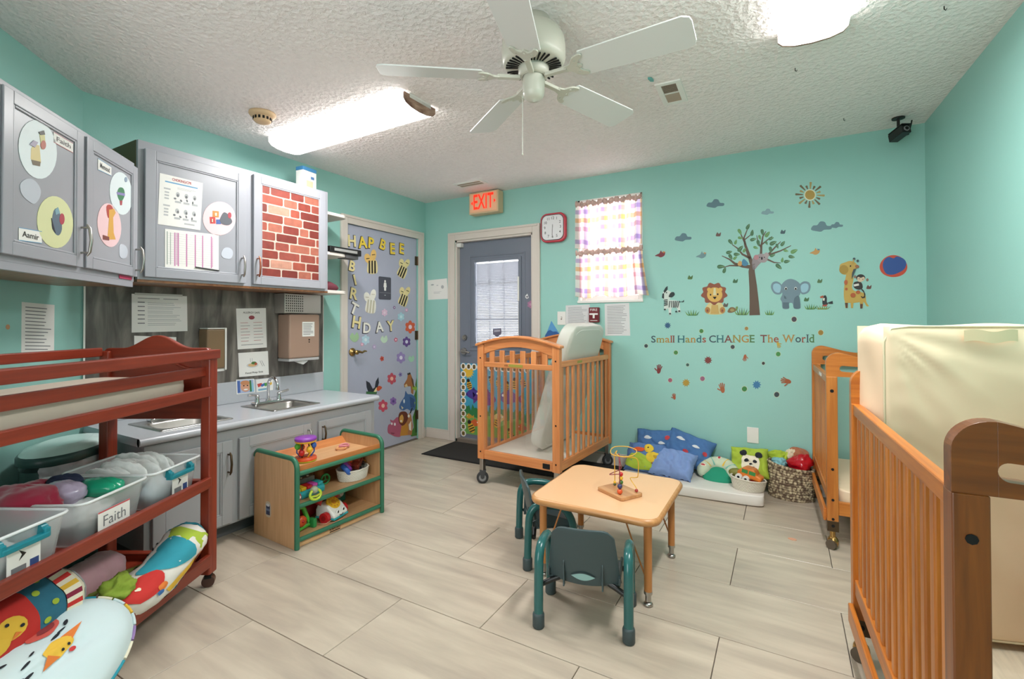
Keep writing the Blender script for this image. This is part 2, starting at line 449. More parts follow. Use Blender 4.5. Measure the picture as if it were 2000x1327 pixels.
mb = MB(); e = .03
for b_ in ((gx0-e, gx0, gz0-e, gz1+e), (gx1, gx1+e, gz0-e, gz1+e), (gx0, gx1, gz0-e, gz0), (gx0, gx1, gz1, gz1+e)):
    mb.box(b_[0], b_[1], .038, .05, b_[2], b_[3], M_DOORE)
for b_ in ((gx0-.07, gx0-.055, gz0-.07, gz1+.07), (gx1+.055, gx1+.07, gz0-.07, gz1+.07), (gx0-.055, gx1+.055, gz0-.07, gz0-.055), (gx0-.055, gx1+.055, gz1+.055, gz1+.07)):
    mb.box(b_[0], b_[1], .044, .05, b_[2], b_[3], M_DOORE)
mb.build('glazing_frame', parent=door1, bevel=.003)
mb = MB(); mb.box(gx0, gx1, .056, .059, gz0, gz1, M_GLASS); mb.build('glass_pane', parent=door1)
M_BLIND = mat('white_blind', '#b4b6bf', .5)
nsl = 50; slat0 = None
for i in range(nsl):
    z = gz0+.01+(gz1-gz0-.03)*i/(nsl-1)
    if slat0 is None:
        mb = MB(); mb.add([(gx0+.004, -.004, .0074), (gx1-.004, -.004, .0074), (gx1-.004, .004, -.0074), (gx0+.004, .004, -.0074)], [(0, 1, 2, 3)], M_BLIND)
        slat0 = mb.build('blind_slat', parent=door1, loc=(0, .07, z))
    else:
        o = slat0.copy(); COL.objects.link(o); o.location = (0, .07, z)
mb = MB()
for f in (.31, .64): x = gx0+(gx1-gx0)*f; mb.box(x-.006, x+.006, .078, .085, gz0, gz1, M_BLIND)
for f in (.3, .72): z = gz0+(gz1-gz0)*f; mb.box(gx0, gx1, .079, .084, z-.007, z+.007, M_BLIND)
mb.build('muntin', parent=door1)
mb = MB(); mb.box(gx1-.004, gx1+.012, .03, .04, 1.39, 1.62, M_WHITE); mb.cyl((gx1+.004, .034, 1.0), (gx1+.004, .034, 1.4), .0025, M_WHITE, n=6); mb.build('blind_slider', parent=door1, bevel=.002)
def disc_lock(mb, x, z): mb.cyl((x, .05, z), (x, .03, z), .03, M_NICKEL, r1=.026, n=20); mb.cyl((x, .03, z), (x, .022, z), .012, M_NICKEL, n=14)
mb = MB(); disc_lock(mb, .466, 1.037); mb.box(.461, .471, .008, .024, 1.02, 1.054, M_NICKEL); mb.build('deadbolt', parent=door1, bevel=.002)
mb = MB(); mb.cyl((.458, .05, .9), (.458, .035, .9), .034, M_NICKEL, n=22); mb.cyl((.458, .035, .9), (.458, .0, .9), .012, M_NICKEL, n=12)
mb.tube([(.458, .0, .9), (.475, -.004, .9), (.505, -.002, .898), (.535, .004, .893), (.55, .006, .89)], [.012, .012, .01, .009, .007], M_NICKEL, n=10); mb.build('door_handle', parent=door1)
mb = MB(); mb.box(.392, .452, .0, .048, 1.945, 1.985, M_WHITE); mb.box(.4, .445, -.004, .0, 1.952, 1.978, M_WHITE); mb.build('door_contact', parent=door1, bevel=.004)
# shield sticker, small decals on the exit door
M_NAVY = flat('#4d4f66'); M_LAV = flat('#8f8ba6')
sh = [(962, 644), (980, 642), (980, 653), (971, 658), (962, 653)]
# washroom door
F_WC = frame((-.012, 0, 0), (0, 1, 0), (0, 0, 1), (1, 0, 0))
mb = MB(); mb.box(-.05, -.012, BY0+.006, BY1-.006, .012, BZ-.006, M_DOORL); door2 = mb.build('door_2', bevel=.002, kind='structure')
mb = MB()
hy, hz = -.965, .935
mb.lathe([(0, .0), (.036, 0), (.036, .006), (.03, .012), (.014, .016), (.012, .05), (.02, .055), (.02, .066), (0, .07)], M_BRASS, n=24, M=frame((-.012, hy, hz), (0, 1, 0), (0, 0, 1), (1, 0, 0)))
mb.tube([(.04, hy, hz), (.046, hy+.03, hz+.004), (.046, hy+.06, hz-.006), (.044, hy+.09, hz+.006), (.042, hy+.115, hz+.002)], [.011, .011, .009, .009, .006], M_BRASS, n=10)
mb.build('door_handle', parent=door2)
for z in (1.82, 1.06, .25):
    mb = MB(); mb.cyl((-.002, BY1-.002, z-.045), (-.002, BY1-.002, z+.045), .008, M_BRONZE, n=10); mb.box(-.012, -.004, BY1-.03, BY1-.002, z-.045, z+.045, M_BRONZE); mb.build('hinge', parent=door2)
# window: frame, sash, glass
mb = MB()
mb.box(WX0, WX0+.02, .0, .11, WZ0, WZ1, M_WHITE); mb.box(WX1-.02, WX1, .0, .11, WZ0, WZ1, M_WHITE); mb.box(WX0, WX1, 0, .11, WZ1-.02, WZ1, M_WHITE)
mb.box(WX0-.004, WX1+.004, -.012, .11, WZ0-.002, WZ0+.02, M_WHITE)
win = mb.build('window_1', bevel=.003, kind='structure')
mb = MB()
for b_ in ((WX0+.02, WX0+.05, WZ0+.02, WZ1-.02), (WX1-.05, WX1-.02, WZ0+.02, WZ1-.02), (WX0+.05, WX1-.05, WZ0+.02, WZ0+.06), (WX0+.05, WX1-.05, WZ1-.05, WZ1-.02), (WX0+.05, WX1-.05, 1.78, 1.82)):
    mb.box(b_[0], b_[1], .06, .09, b_[2], b_[3], M_WHITE)
mb.build('window_sash', parent=win, bevel=.003)
mb = MB(); mb.box(WX0+.05, WX1-.05, .073, .077, WZ0+.06, WZ1-.05, M_GLASS); mb.build('glass_pane', parent=win)

# ---------------------------------------------------------------- lamps
M_LAMP = mat('lit_diffuser', '#ffffff', .5, emit='#fffdfa', estr=LAMP)
def troffer(name, label, L, Wd, loc, rz, end_mat, seed):
    """wraparound fluorescent lamp, long axis local x, hanging under the ceiling (z 0 = ceiling)"""
    t = thing(name, label, 'ceiling lamp', loc, rz, None)
    mb = MB(); mb.box(-L/2, L/2, -Wd*.36, Wd*.36, -.03, 0, M_WHITE); mb.build('lamp_body', t, bevel=.003)
    prof = [(-Wd/2, -.008), (-Wd/2, -.04), (-Wd/2+.018, -.058), (-Wd/4, -.07), (0, -.074), (Wd/4, -.07), (Wd/2-.018, -.058), (Wd/2, -.04), (Wd/2, -.008)]
    mb = MB(); n = len(prof); vs = [(x, p[0], p[1]) for x in (-L/2+.01, L/2-.01) for p in prof]
    mb.add(vs, [(i, n+i, n+i+1, i+1) for i in range(n-1)], M_LAMP, True)
    mb.build('diffuser', t)
    for s in (-1, 1):
        mb = MB(); pts = [(p[0]*1.01, p[1]*1.02) for p in prof]
        mb.prism(pts, 0, .012, end_mat if (s > 0 or seed == 2) else M_WHITE, M=frame((s*(L/2-.006)-.006, 0, 0), (0, 1, 0), (0, 0, 1), (1, 0, 0)))
        mb.build('end_cap', t, bevel=.002)
    al = bpy.data.lights.new('tube_light', 'AREA'); al.shape = 'RECTANGLE'; al.size = L*.7; al.size_y = Wd*.5; al.energy = TUBE*(.64 if seed == 1 else 1); al.color = (1, .995, .985)
    ao = bpy.data.objects.new('tube_light', al); COL.objects.link(ao); ao.parent = t; ao.location = (.14 if seed == 1 else 0, 0, -.078)
    return t
M_ENDW = wood('torn_brown_end', '#c2a08a', '#5d3524', axis=1, scale=9, stretch=3)
lamp1 = troffer('ceiling_lamp', 'long white fluorescent ceiling lamp nearest the grey wall cabinets', 1.23, .25, (.895, -1.825, H), -.02, M_ENDW, 1)
lamp2 = troffer('ceiling_lamp', 'fluorescent ceiling lamp with brown edges, cut off by the top edge right of the fan', 1.23, .25, (3.372, -2.13, H), PI/2+.01, M_ENDW, 2)

# daylight falling on the small window from outside
dl = bpy.data.lights.new('window_daylight', 'AREA'); dl.shape = 'RECTANGLE'; dl.size = .9; dl.size_y = 1.3; dl.energy = 3; dl.color = (1, .98, .95)
do = bpy.data.objects.new('window_daylight', dl); COL.objects.link(do); do.location = (1.98, .55, 1.8); do.rotation_euler = (-PI/2, 0, 0)
# ---------------------------------------------------------------- ceiling fan and ceiling fittings
M_FAN = mat('aged_white_fan', '#c5c3b6', .35); M_FANB = mat('fan_blade_white', '#dcdcda', .4)
fx, fy, fz = 2.37, -2.14, 2.203
fan = thing('ceiling_fan', 'white five-blade ceiling fan with a vented motor and a pull chain', 'ceiling fan', (fx, fy, H))
d = H-fz
mb = MB(); mb.lathe([(0, 0), (.066, 0), (.068, -.026), (.075, -.032), (.105, -.05), (.126, -.082), (.131, -.12), (.131, -.165), (.124, -.185), (.114, -.194), (.06, -.2), (0, -.2)], M_FAN, n=40); mb.build('motor_housing', fan)
mb = MB()
for k in range(36):
    a = 2*PI*k/36; ca, sa = math.cos(a), math.sin(a)
    if k % 7 == 6: continue
    M = frame((ca*.09, sa*.09, -.1975), (-sa, ca, 0), (ca, sa, 0), (0, 0, 1))
    mb.box(-.0028, .0028, -.026, .024, -.004, .001, M_DARK, M=M)
mb.build('vent_slots', fan, kind='stuff')
mb = MB(); mb.lathe([(0, -.195), (.06, -.195), (.063, -.205), (.063, -.222), (.058, -.235), (.05, -.238), (.045, -.238)], M_FAN, n=32); mb.build('flywheel', fan)
mb = MB(); mb.lathe([(.043, -.235), (.045, -.25), (.045, -.3), (.04, -.32), (.026, -.332), (.006, -.336), (.006, -.34), (0, -.34)], M_FAN, n=32); mb.build('switch_housing', fan)
mb = MB(); mb.tube([(-.03, -.03, -.3), (-.034, -.034, -.31), (-.034, -.034, -.56)], .0016, M_FAN, n=5); mb.ball((-.034, -.034, -.56), .004, M_FAN, 8, 6); mb.build('pull_chain', fan)
def blade_geo():
    mb = MB(); pts = []
    r0, r1, w0, w1 = .215, .625, .064, .075
    out = [(r0, -w0), (r0+.2, -w0-.006), (r1-.03, -w1), (r1-.006, -w1+.012), (r1, -w1+.03), (r1, w1-.03), (r1-.006, w1-.012), (r1-.03, w1), (r0+.2, w0+.006), (r0, w0)]
    out += [(r0-.012, .02), (r0-.004, 0), (r0-.012, -.02)]
    M = Matrix.Rotation(math.radians(-13), 4, 'X')
    mb.prism(out, -.003, .003, M_FANB, M=M); return mb
def iron_geo():
    mb = MB(); M = Matrix.Rotation(math.radians(-13), 4, 'X')
    mb.box(.055, .15, -.011, .011, -.012, .002, M_FAN)
    sc = [(.14, -.012), (.165, -.02), (.185, -.045), (.215, -.056), (.228, -.05), (.222, -.036), (.21, -.03), (.2, -.012), (.214, 0), (.2, .012), (.21, .03), (.222, .036), (.228, .05), (.215, .056), (.185, .045), (.165, .02), (.14, .012)]
    mb.prism(catmull(sc, 3), -.011, -.003, M_FAN, M=M)
    for p in ((.19, -.03), (.19, .03), (.195, 0)): mb.cyl((p[0], p[1], -.014), (p[0], p[1], -.01), .005, M_FAN, n=8, M=M)
    return mb
b0 = i0 = None
for k in range(5):
    a = math.radians(-.5+72*k)
    if b0 is None:
        b0 = blade_geo().build('blade', fan, loc=(0, 0, -d), rz=a, bevel=.0012); i0 = iron_geo().build('blade_bracket', b0, bevel=.002)
    else:
        o = b0.copy(); COL.objects.link(o); o.rotation_euler = (0, 0, a)
        q = i0.copy(); COL.objects.link(q); q.parent = o
# smoke detector
t = thing('smoke_detector', 'round yellowed smoke detector on the ceiling above the wall cabinets', 'smoke detector', (.575, -2.165, H))
M_YEL = mat('yellowed_plastic', '#d6b68f', .5)
mb = MB(); mb.lathe([(0, 0), (.072, 0), (.074, -.01), (.068, -.02), (.054, -.024), (.05, -.026)], M_YEL, n=32); mb.build('base', t)
mb = MB(); mb.lathe([(.05, -.024), (.048, -.046), (.04, -.056), (.02, -.06), (0, -.06)], M_YEL, n=32)
for k in range(14):
    a = 2*PI*k/14; mb.box(-.006, .006, -.001, .002, -.008, .008, M_DARK, M=Matrix.Translation((.0492*math.cos(a), .0492*math.sin(a), -.037)) @ Matrix.Rotation(a-PI/2, 4, 'Z'))
mb.build('cover', t)
# vents
def vent(label, cx, cy, w, l, rz, inner):
    t = thing('ceiling_vent', label, 'vent', (cx, cy, H), rz)
    mb = MB(); f = .028
    for b_ in ((-w/2, w/2, -l/2, -l/2+f), (-w/2, w/2, l/2-f, l/2), (-w/2, -w/2+f, -l/2+f, l/2-f), (w/2-f, w/2, -l/2+f, l/2-f)):
        mb.box(b_[0], b_[1], b_[2], b_[3], -.008, 0, M_WHITE)
    mb.box(-w/2+f, w/2-f, -.006, .006, -.006, 0, M_WHITE); mb.build('frame', t, bevel=.002)
    mb = MB(); mb.box(-w/2+f, w/2-f, -l/2+f, l/2-f, -.0015, 0, mat('vent_dark', '#3a332c', .9)); mb.build('duct_backing', t)
    n = 9; s0 = None
    for side in (-1, 1):
        for i in range(n):
            yy = side*(.01+(l/2-f-.012)*(i+.5)/n)
            if s0 is None:
                mb = MB(); mb.box(-w/2+f, w/2-f, -.0035, .0035, -.001, .001, mat('vent_slat', '#a99987', .5), M=Matrix.Rotation(.7, 4, 'X')); s0 = mb.build('slat', t, loc=(0, yy, -.0045))
            else:
                o = s0.copy(); COL.objects.link(o); o.location = (0, yy, -.0045)
                if side > 0: o.rotation_euler = (PI/2, 0, 0)
vent('square white ceiling vent with brown slats right of the fan', 2.735, -1.212, .13, .27, .03, 0)
vent('white ceiling vent above the exit sign near the back wall', .815, -.355, .3, .14, 0, 0)
# exit sign
M_CREAM = mat('aged_cream_plastic', '#d6bd98', .5); M_EXIT = mat('exit_red', '#e8321c', .4, emit='#ff2a12', estr=.45)
M_EXITF = mat('exit_face', '#dcb492', .5, emit='#ff9a66', estr=.08)
t = thing('exit_sign', 'lit cream exit sign with red letters above the grey outside door', 'exit sign', (.79, -.06, 2.33))
mb = MB(); mb.box(-.165, .165, -.045, .05, -.105, .1, M_CREAM); mb.build('housing', t, bevel=.006)
mb = MB(); mb.box(-.15, .15, -.0475, -.045, -.09, .088, M_EXITF); mb.build('face', t)
mb = MB(); mb.M = frame((0, -.0475, 0), (1, 0, 0), (0, 0, 1), (0, -1, 0)); mb.text('EXIT', 0, 0, .2, M_EXIT, z1=.0015, fit=.225, offset=.016); mb.build('lettering', t)
for x, mm_ in ((-.128, [(.01, -.02), (-.012, 0), (.01, .02)]), (.128, [(-.01, -.02), (.012, 0), (-.01, .02)])):
    mb = MB(); mb.M = frame((x, -.0475, 0), (1, 0, 0), (0, 0, 1), (0, -1, 0)); mb.prism(mm_, 0, .0012, M_EXIT); mb.build('arrow', t)
mb = MB(); mb.box(-.11, .08, -.02, .03, .1, .11, M_CREAM); mb.build('mount', t)
# security camera
t = thing('security_camera', 'small black security camera hanging in the corner above the wall decals', 'camera', (3.87, -.18, H))
mb = MB(); mb.cyl((0, 0, 0), (0, 0, -.008), .033, M_BLACK, n=20); mb.cyl((0, 0, -.008), (0, 0, -.07), .008, M_BLACK, n=10); mb.ball((0, 0, -.072), .012, M_BLACK, 10, 8); mb.build('mount', t)
Mc = Matrix.Translation((0, -.01, -.105)) @ Matrix.Rotation(math.radians(28), 4, 'Z') @ Matrix.Rotation(math.radians(-12), 4, 'X')
mb = MB(); mb.box(-.026, .026, -.06, .05, -.024, .024, M_BLACK, M=Mc); mb.box(-.03, .03, -.07, .045, .024, .029, M_BLACK, M=Mc); mb.build('body', t, bevel=.005)
mb = MB(); mb.cyl(Mc @ Vector((0, -.06, 0)), Mc @ Vector((0, -.064, 0)), .016, mat('lens_ring', '#8b8b8f', .3), n=18); mb.cyl(Mc @ Vector((0, -.064, 0)), Mc @ Vector((0, -.066, 0)), .01, M_DARK, n=16); mb.build('lens', t)
mb = MB(); mb.tube([Mc @ Vector((0, .05, 0)), (.06, .07, -.09), (.075, .08, -.03), (.08, .085, 0)], .004, M_BLACK, n=6); mb.build('cable', t)
# small hooks left in the ceiling
for u, v, lab in ((1648, 231, 'tiny dark screw hook in the ceiling left of the security camera'), (1553, 133, 'tiny dark screw hook in the ceiling just below the brown-edged lamp'), (1844, 12, 'tiny dark screw hook in the ceiling near the top right corner')):
    F_C = frame((0, 0, H), (1, 0, 0), (0, 1, 0), (0, 0, -1))
    a, b = on(F_C, u, v); mb = MB()
    mb.tube([(0, 0, 0), (0, 0, -.012), (.005, 0, -.018), (.008, 0, -.012)], .0018, M_DARK, n=6)
    mb.build('ceiling_hook', loc=(a, b, H), label=lab, cat='hook')

# ---------------------------------------------------------------- wall cabinets
def bar_handle(mb, p0, p1, out, m):
    p0, p1, out = Vector(p0), Vector(p1), Vector(out); ax = (p1-p0)
    for p in (p0+ax*.1, p1-ax*.1): mb.cyl(p, p+out*.028, .0045, m, n=8)
    mb.tube([p0+out*.02, p0+ax*.12+out*.03, p0+ax*.5+out*.036, p1-ax*.12+out*.03, p1+out*.02], [.004, .006, .0065, .006, .004], m, n=8)
def cab_door(parent, F, a0, a1, b0, b1, t=.02, fr=.05, name='door', hz=None, hm=None, lab=None, hl=.13):
    """framed door lying on plane F"""
    mb = MB(); mb.M = F
    mb.box(a0, a1, b0, b1, 0, t*.6, M_GREYCAB)
    for x0, x1, y0, y1 in ((a0, a0+fr, b0, b1), (a1-fr, a1, b0, b1), (a0+fr, a1-fr, b0, b0+fr), (a0+fr, a1-fr, b1-fr, b1)):
        mb.box(x0, x1, y0, y1, t*.6, t, M_GREYCAB)
    o = mb.build(name, parent, bevel=.0025)
    mb = MB(); mb.M = F; e = .009; i = fr
    for x0, x1, y0, y1 in ((a0+i, a0+i+e, b0+i, b1-i), (a1-i-e, a1-i, b0+i, b1-i), (a0+i+e, a1-i-e, b0+i, b0+i+e), (a0+i+e, a1-i-e, b1-i-e, b1-i)):
        mb.box(x0, x1, y0, y1, t*.6, t*.9, M_GREYCAB)
    mb.build('panel_moulding', o, bevel=.003)
    if hz:
        mb = MB(); F3 = F
        p0 = F @ Vector((hz[0], hz[1], t)); p1 = F @ Vector((hz[0], hz[1]+hl, t)); nn = F.to_3x3() @ Vector((0, 0, 1))
        bar_handle(mb, p0, p1, nn, hm or M_NICKEL); mb.build('handle', o)
    return o
CX = .325
F_CAB = frame((CX, 0, 0), (0, 1, 0), (0, 0, 1), (1, 0, 0))
M_OLIVE = mat('dark_olive_side', '#5a5230', .6)
wc = thing('wall_cabinet', 'grey two-door wall cabinet with a brick-print right door', 'cabinet', (0, 0, 0))
mb = MB(); mb.box(0.001, CX, -2.69, -1.495, 1.425, 2.16, M_GREYCAB); mb.build('carcass', wc, bevel=.002)
mb = MB(); mb.box(.001, CX-.02, -2.692, -2.69, 1.425, 2.16, M_OLIVE); mb.build('side_panel', wc)
mb = MB(); mb.box(.001, CX, -2.69, -1.495, 1.412, 1.425, M_BROWNBOX); mb.build('bottom_panel', wc)
dl = cab_door(wc, F_CAB, -2.664, -2.122, 1.44, 2.118, hz=(-2.15, 1.478))
dr = cab_door(wc, F_CAB, -2.073, -1.527, 1.44, 2.14, hz=(-2.05, 1.486), hm=mat('coppery_handle', '#a8644a', .3, metal=.7))
# brick print pieces in the right door
bricks = ['#84372b', '#9a4a39', '#722b23', '#8f4438', '#b98672', '#a35f4d', '#7d3229']
BM = [mat('brick_print_%d' % i, c, .6, noise=.35, nscale=28) for i, c in enumerate(bricks)]
bx0, bx1, bz0, bz1 = -2.023, -1.577, 1.492, 2.09
mb = MB(); mb.M = F_CAB; mb.box(bx0, bx1, bz0, bz1, .012, .0135, mat('print_mortar', '#c9b6a8', .7)); mb.build('mortar_sheet', dr)
rows = 10; rh = (bz1-bz0)/rows
for r in range(rows):
    a = bx0+.002; first = True; rr = random.Random(50+r)
    while a < bx1-.012:
        w = rr.choice((.07, .1, .12, .14, .155)) * (.6 if first and r % 2 else 1); first = False
        a1 = min(a+w, bx1-.002)
        if bx1-a1 < .03: a1 = bx1-.002
        mb = MB(); mb.M = F_CAB; z0 = bz0+r*rh+.0045; z1 = z0+rh-.009; c = .006
        mb.prism([(a+c, z0), (a1-c-.003, z0), (a1-.003, z0+c), (a1-.003, z1-c), (a1-c-.003, z1), (a+c, z1), (a, z1-c), (a, z0+c)], .0135, .0145, rr.choice(BM)); mb.build('brick', dr)
        a = a1+.007
# angled cabinet
F_ACAB = F_ANG @ Matrix.Translation((0, 0, .33))
ac = thing('wall_cabinet', 'grey corner wall cabinet with round picture stickers on its two doors', 'cabinet', (0, 0, 0))
mb = MB(); mb.M = F_ANG; mb.box(-1.6, -.335, 1.405, 2.01, .001, .33, M_GREYCAB); mb.prism([(-.335, .001), (-.335, .33), (-.215, .33), (-.215, .215)], 1.405, 2.01, M_GREYCAB, M=frame((0, 0, 0), (1, 0, 0), (0, 0, 1), (0, 1, 0)))
mb.build('carcass', ac, bevel=.002)
mb = MB(); mb.M = F_ANG; mb.box(-1.6, -.24, 1.378, 1.405, .03, .31, M_BROWNBOX); mb.box(-1.6, -.225, 1.378, 1.405, .31, .33, M_GREYCAB); mb.build('bottom_panel', ac)
cab_door(ac, F_ACAB, -1.115, -.678, 1.428, 1.985, hz=(-.695, 1.475), fr=.045)
cab_door(ac, F_ACAB, -.655, -.225, 1.43, 1.985, hz=(-.245, 1.45), fr=.045)
cab_door(ac, F_ACAB, -1.58, -1.15, 1.428, 1.985, fr=.045)
mb = MB(); mb.M = F_ACAB; mb.box(-.36, -.245, 1.412, 1.428, .002, .004, flat('#c9456b')); mb.build('pink_paper', label='strip of pink paper tucked under the corner wall cabinet door', cat='paper')
# open quarter-round end shelf
M_WSH = mat('white_shelf_paint', '#e6ddd6', .45)
es = thing('end_shelf', 'white open end shelf with rounded corners beside the brick-print door', 'shelf', (0, 0, 0))
y0, y1, dp = -1.494, -1.285, .31
def qr(z, nm):
    pts = [(.001, y0), (dp, y0)]+[(dp-(1-math.cos(a))*.06-.0, y1-.06+math.sin(a)*.06) for a in [PI/2*i/6 for i in range(7)]]+[(.001, y1)]
    mb = MB(); mb.prism(pts, z-.012, z+.012, M_WSH); mb.build(nm, es, bevel=.004)
for z in (2.012, 1.712, 1.425): qr(z, 'shelf_board')
mb = MB(); mb.box(.001, .012, y0, y1, 1.437, 2.0, M_WSH); mb.build('back_panel', es)
mb = MB(); mb.box(.012, dp-.01, y0, y0+.012, 1.437, 2.0, M_WSH); mb.build('side_panel', es)
# black tray on the middle shelf
t = thing('black_device', 'flat black device sticking out of the middle white end shelf', 'device', (.19, -1.31, 1.725))
mb = MB(); mb.prism([(-.13, -.16), (.13, -.16), (.13, .14), (.1, .17), (-.13, .17)], 0, .045, M_BLACK); mb.build('body', t, bevel=.004)
mb = MB(); mb.box(.125, .132, -.12, .1, .012, .032, mat('grey_label', '#9d9d9b', .5)); mb.build('front_strip', t)
mb = MB(); mb.prism([(.02, .0), (.12, .0), (.11, .13), (.04, .13)], -.03, 0, mat('dark_grey_plastic', '#5b5a5c', .5)); mb.build('foot', t, bevel=.003)
t = MB(); 
def bundle(u, v): 
    p = Vector((.2+.07*math.cos(2*PI*u)*math.sin(PI*v)*(1+.2*math.sin(6*PI*u)), -1.39+.075*math.sin(2*PI*u)*math.sin(PI*v), 1.437+.05*(1-math.cos(PI*v))*.5*(1+.5*math.sin(4*PI*u+2)))); return p
t.grid(bundle, 20, 8, mat('maroon_cloth', '#6e3440', .9), closed_u=True); t.build('folded_cloth', label='maroon cloth bundled on the lowest white end shelf', cat='cloth')
# box of wipes on top of the cabinet
t = thing('carton', 'small white and blue carton standing on top of the wall cabinets', 'box', (.2, -1.585, 2.16), .1)
mb = MB(); mb.box(-.035, .035, -.062, .062, 0, .145, M_WHITE); mb.build('box_body', t, bevel=.002)
mb = MB(); mb.box(-.036, .036, -.063, .063, .145, .172, flat('#3f7fae')); mb.build('blue_top', t, bevel=.002)
mb = MB(); mb.box(.0352, .036, -.03, .03, .03, .075, flat('#cdbf9f')); mb.box(.0352, .0362, .01, .04, .09, .11, flat('#5377a6')); mb.build('front_print', t)
t = MB(); t.tube([(.16, -2.28, 2.168), (.2, -2.22, 2.18), (.22, -2.14, 2.176), (.21, -2.08, 2.166)], [.006, .012, .012, .006], M_WHITE, n=8); t.build('curled_paper', label='curled white paper lying on top of the left cabinet door section', cat='paper')

# ---------------------------------------------------------------- base cabinet, counter, sinks
FX = .60
bc = thing('base_cabinet', 'low grey base cabinet under the laminate counter', 'cabinet', (0, 0, 0))
mb = MB(); mb.box(FX-.02, FX, -2.77, -1.3, .085, .604, M_GREYLOW); mb.box(.001, FX-.02, -2.77, -2.752, .085, .604, M_GREYLOW); mb.box(.001, FX-.02, -1.318, -1.3, .085, .604, M_GREYLOW); mb.box(.001, FX-.02, -2.752, -1.318, .085, .1, M_GREYLOW); mb.build('carcass', bc, bevel=.002)
mb = MB(); mb.box(.001, .52, -2.75, -1.31, .0, .085, mat('toe_kick', '#6a6a6e', .5)); mb.build('toe_kick', bc)
F_BASE = frame((FX, 0, 0), (0, 1, 0), (0, 0, 1), (1, 0, 0))
GC = M_GREYCAB; M_GREYCAB = M_GREYLOW
cab_door(bc, F_BASE, -2.74, -2.36, .1, .55, hz=(-2.385, .37), hm=M_BRONZE, fr=.055, hl=.12)
cab_door(bc, F_BASE, -2.32, -1.86, .1, .55, hz=(-1.885, .42), hm=M_NICKEL, fr=.055, hl=.1)
cab_door(bc, F_BASE, -1.8, -1.345, .1, .55, hz=(-1.775, .42), hm=M_BRONZE, fr=.055, hl=.1)
M_GREYCAB = GC
ct = thing('countertop', 'long light grey laminate countertop with a low backsplash', 'countertop', (0, 0, 0))
# counter with two sink openings
def holes(x0, x1, y0, y1, hs):
    ys = [y0]; bl = []
    for h in sorted(hs, key=lambda h: h[2]):
        bl.append((x0, x1, ys[-1], h[2])); bl.append((x0, h[0], h[2], h[3])); bl.append((h[1], x1, h[2], h[3])); ys.append(h[3])
    bl.append((x0, x1, ys[-1], y1)); return bl
SK = [(.2, .53, -2.665, -2.32), (.2, .53, -2.055, -1.735)]
mb = MB()
for b_ in holes(.001, .625, -2.8, -1.285, SK): mb.box(b_[0], b_[1], b_[2], b_[3], .612, .65, M_COUNTER)
mb.cyl((.62, -2.8, .631), (.62, -1.285, .631), .019, M_COUNTER, n=16)
mb.build('worktop', ct)
mb = MB(); mb.box(.001, .02, -2.8, -1.285, .65, .795, M_COUNTER); mb.build('backsplash', ct, bevel=.004)
def sink(label, s):
    x0, x1, y0, y1 = s[0]-.012, s[1]+.012, s[2]-.012, s[3]+.012
    t = thing('sink', label, 'sink', ((x0+x1)/2, (y0+y1)/2, .65))
    hx, hy = (x1-x0)/2, (y1-y0)/2
    bx0, bx1, by0, by1 = -hx+.085, hx-.03, -hy+.03, hy-.03
    def rr(x0, x1, y0, y1, r, n=5):
        o = []
        for cx, cy, a in ((x1-r, y1-r, 0), (x0+r, y1-r, PI/2), (x0+r, y0+r, PI), (x1-r, y0+r, 1.5*PI)):
            o += [(cx+r*math.cos(a+PI/2*i/n), cy+r*math.sin(a+PI/2*i/n)) for i in range(n+1)]
        return o
    loops = [(rr(-hx, hx, -hy, hy, .012), .001), (rr(-hx, hx, -hy, hy, .012), .004), (rr(bx0, bx1, by0, by1, .05), .004), (rr(bx0+.008, bx1-.008, by0+.008, by1-.008, .05), -.006), (rr(bx0+.02, bx1-.02, by0+.02, by1-.02, .05), -.13), (rr(bx0+.06, bx1-.06, by0+.06, by1-.06, .04), -.145)]
    vs = [(p[0], p[1], z) for l, z in loops for p in l]; n = len(loops[0][0])
    fs = [(k*n+i, k*n+(i+1) % n, (k+1)*n+(i+1) % n, (k+1)*n+i) for k in range(len(loops)-1) for i in range(n)]+[tuple(range((len(loops)-1)*n, len(loops)*n))]
    mb = MB(); mb.add(vs, fs, M_STEEL, True); mb.build('basin', t)
    mb = MB(); mb.cyl((.02, 0, -.1445), (.02, 0, -.141), .03, M_CHROME, n=18); mb.build('drain', t)
    return t
sink('steel sink half hidden behind the red changing table', SK[0])
sink('small steel sink below the gooseneck faucet, farther from the changing table', SK[1])
def faucet(label, x, y):
    t = thing('faucet', label, 'faucet', (x, y, .654))
    mb = MB(); mb.box(-.028, .028, -.105, .105, 0, .014, M_CHROME); mb.build('deck_plate', t, bevel=.006)
    mb = MB(); pts = [(0, 0, .014), (0, 0, .12)]+[(.05-.05*math.cos(a), 0, .12+.05*math.sin(a)) for a in [PI*i/8 for i in range(1, 9)]]+[(.1, 0, .105)]
    mb.cyl((0, 0, .012), (0, 0, .03), .018, M_CHROME, n=16); mb.tube(pts, .0095, M_CHROME, n=12); mb.cyl((.1, 0, .108), (.1, 0, .092), .012, M_CHROME, n=12); mb.build('spout', t)
    for s in (-1, 1):
        mb = MB(); mb.cyl((0, s*.078, .012), (0, s*.078, .045), .017, M_CHROME, r1=.013, n=14); mb.ball((0, s*.078, .05), .015, M_CHROME, 12, 8)
        mb.tube([(0, s*.078, .055), (.005, s*.1, .062), (.008, s*.145, .068)], [.008, .007, .009], M_CHROME, n=8); mb.build('lever_handle', t)
faucet('chrome gooseneck faucet with two lever handles on the uncovered sink', .225, -1.895)
faucet('chrome faucet mostly hidden behind the changing table rails', .225, -2.49)
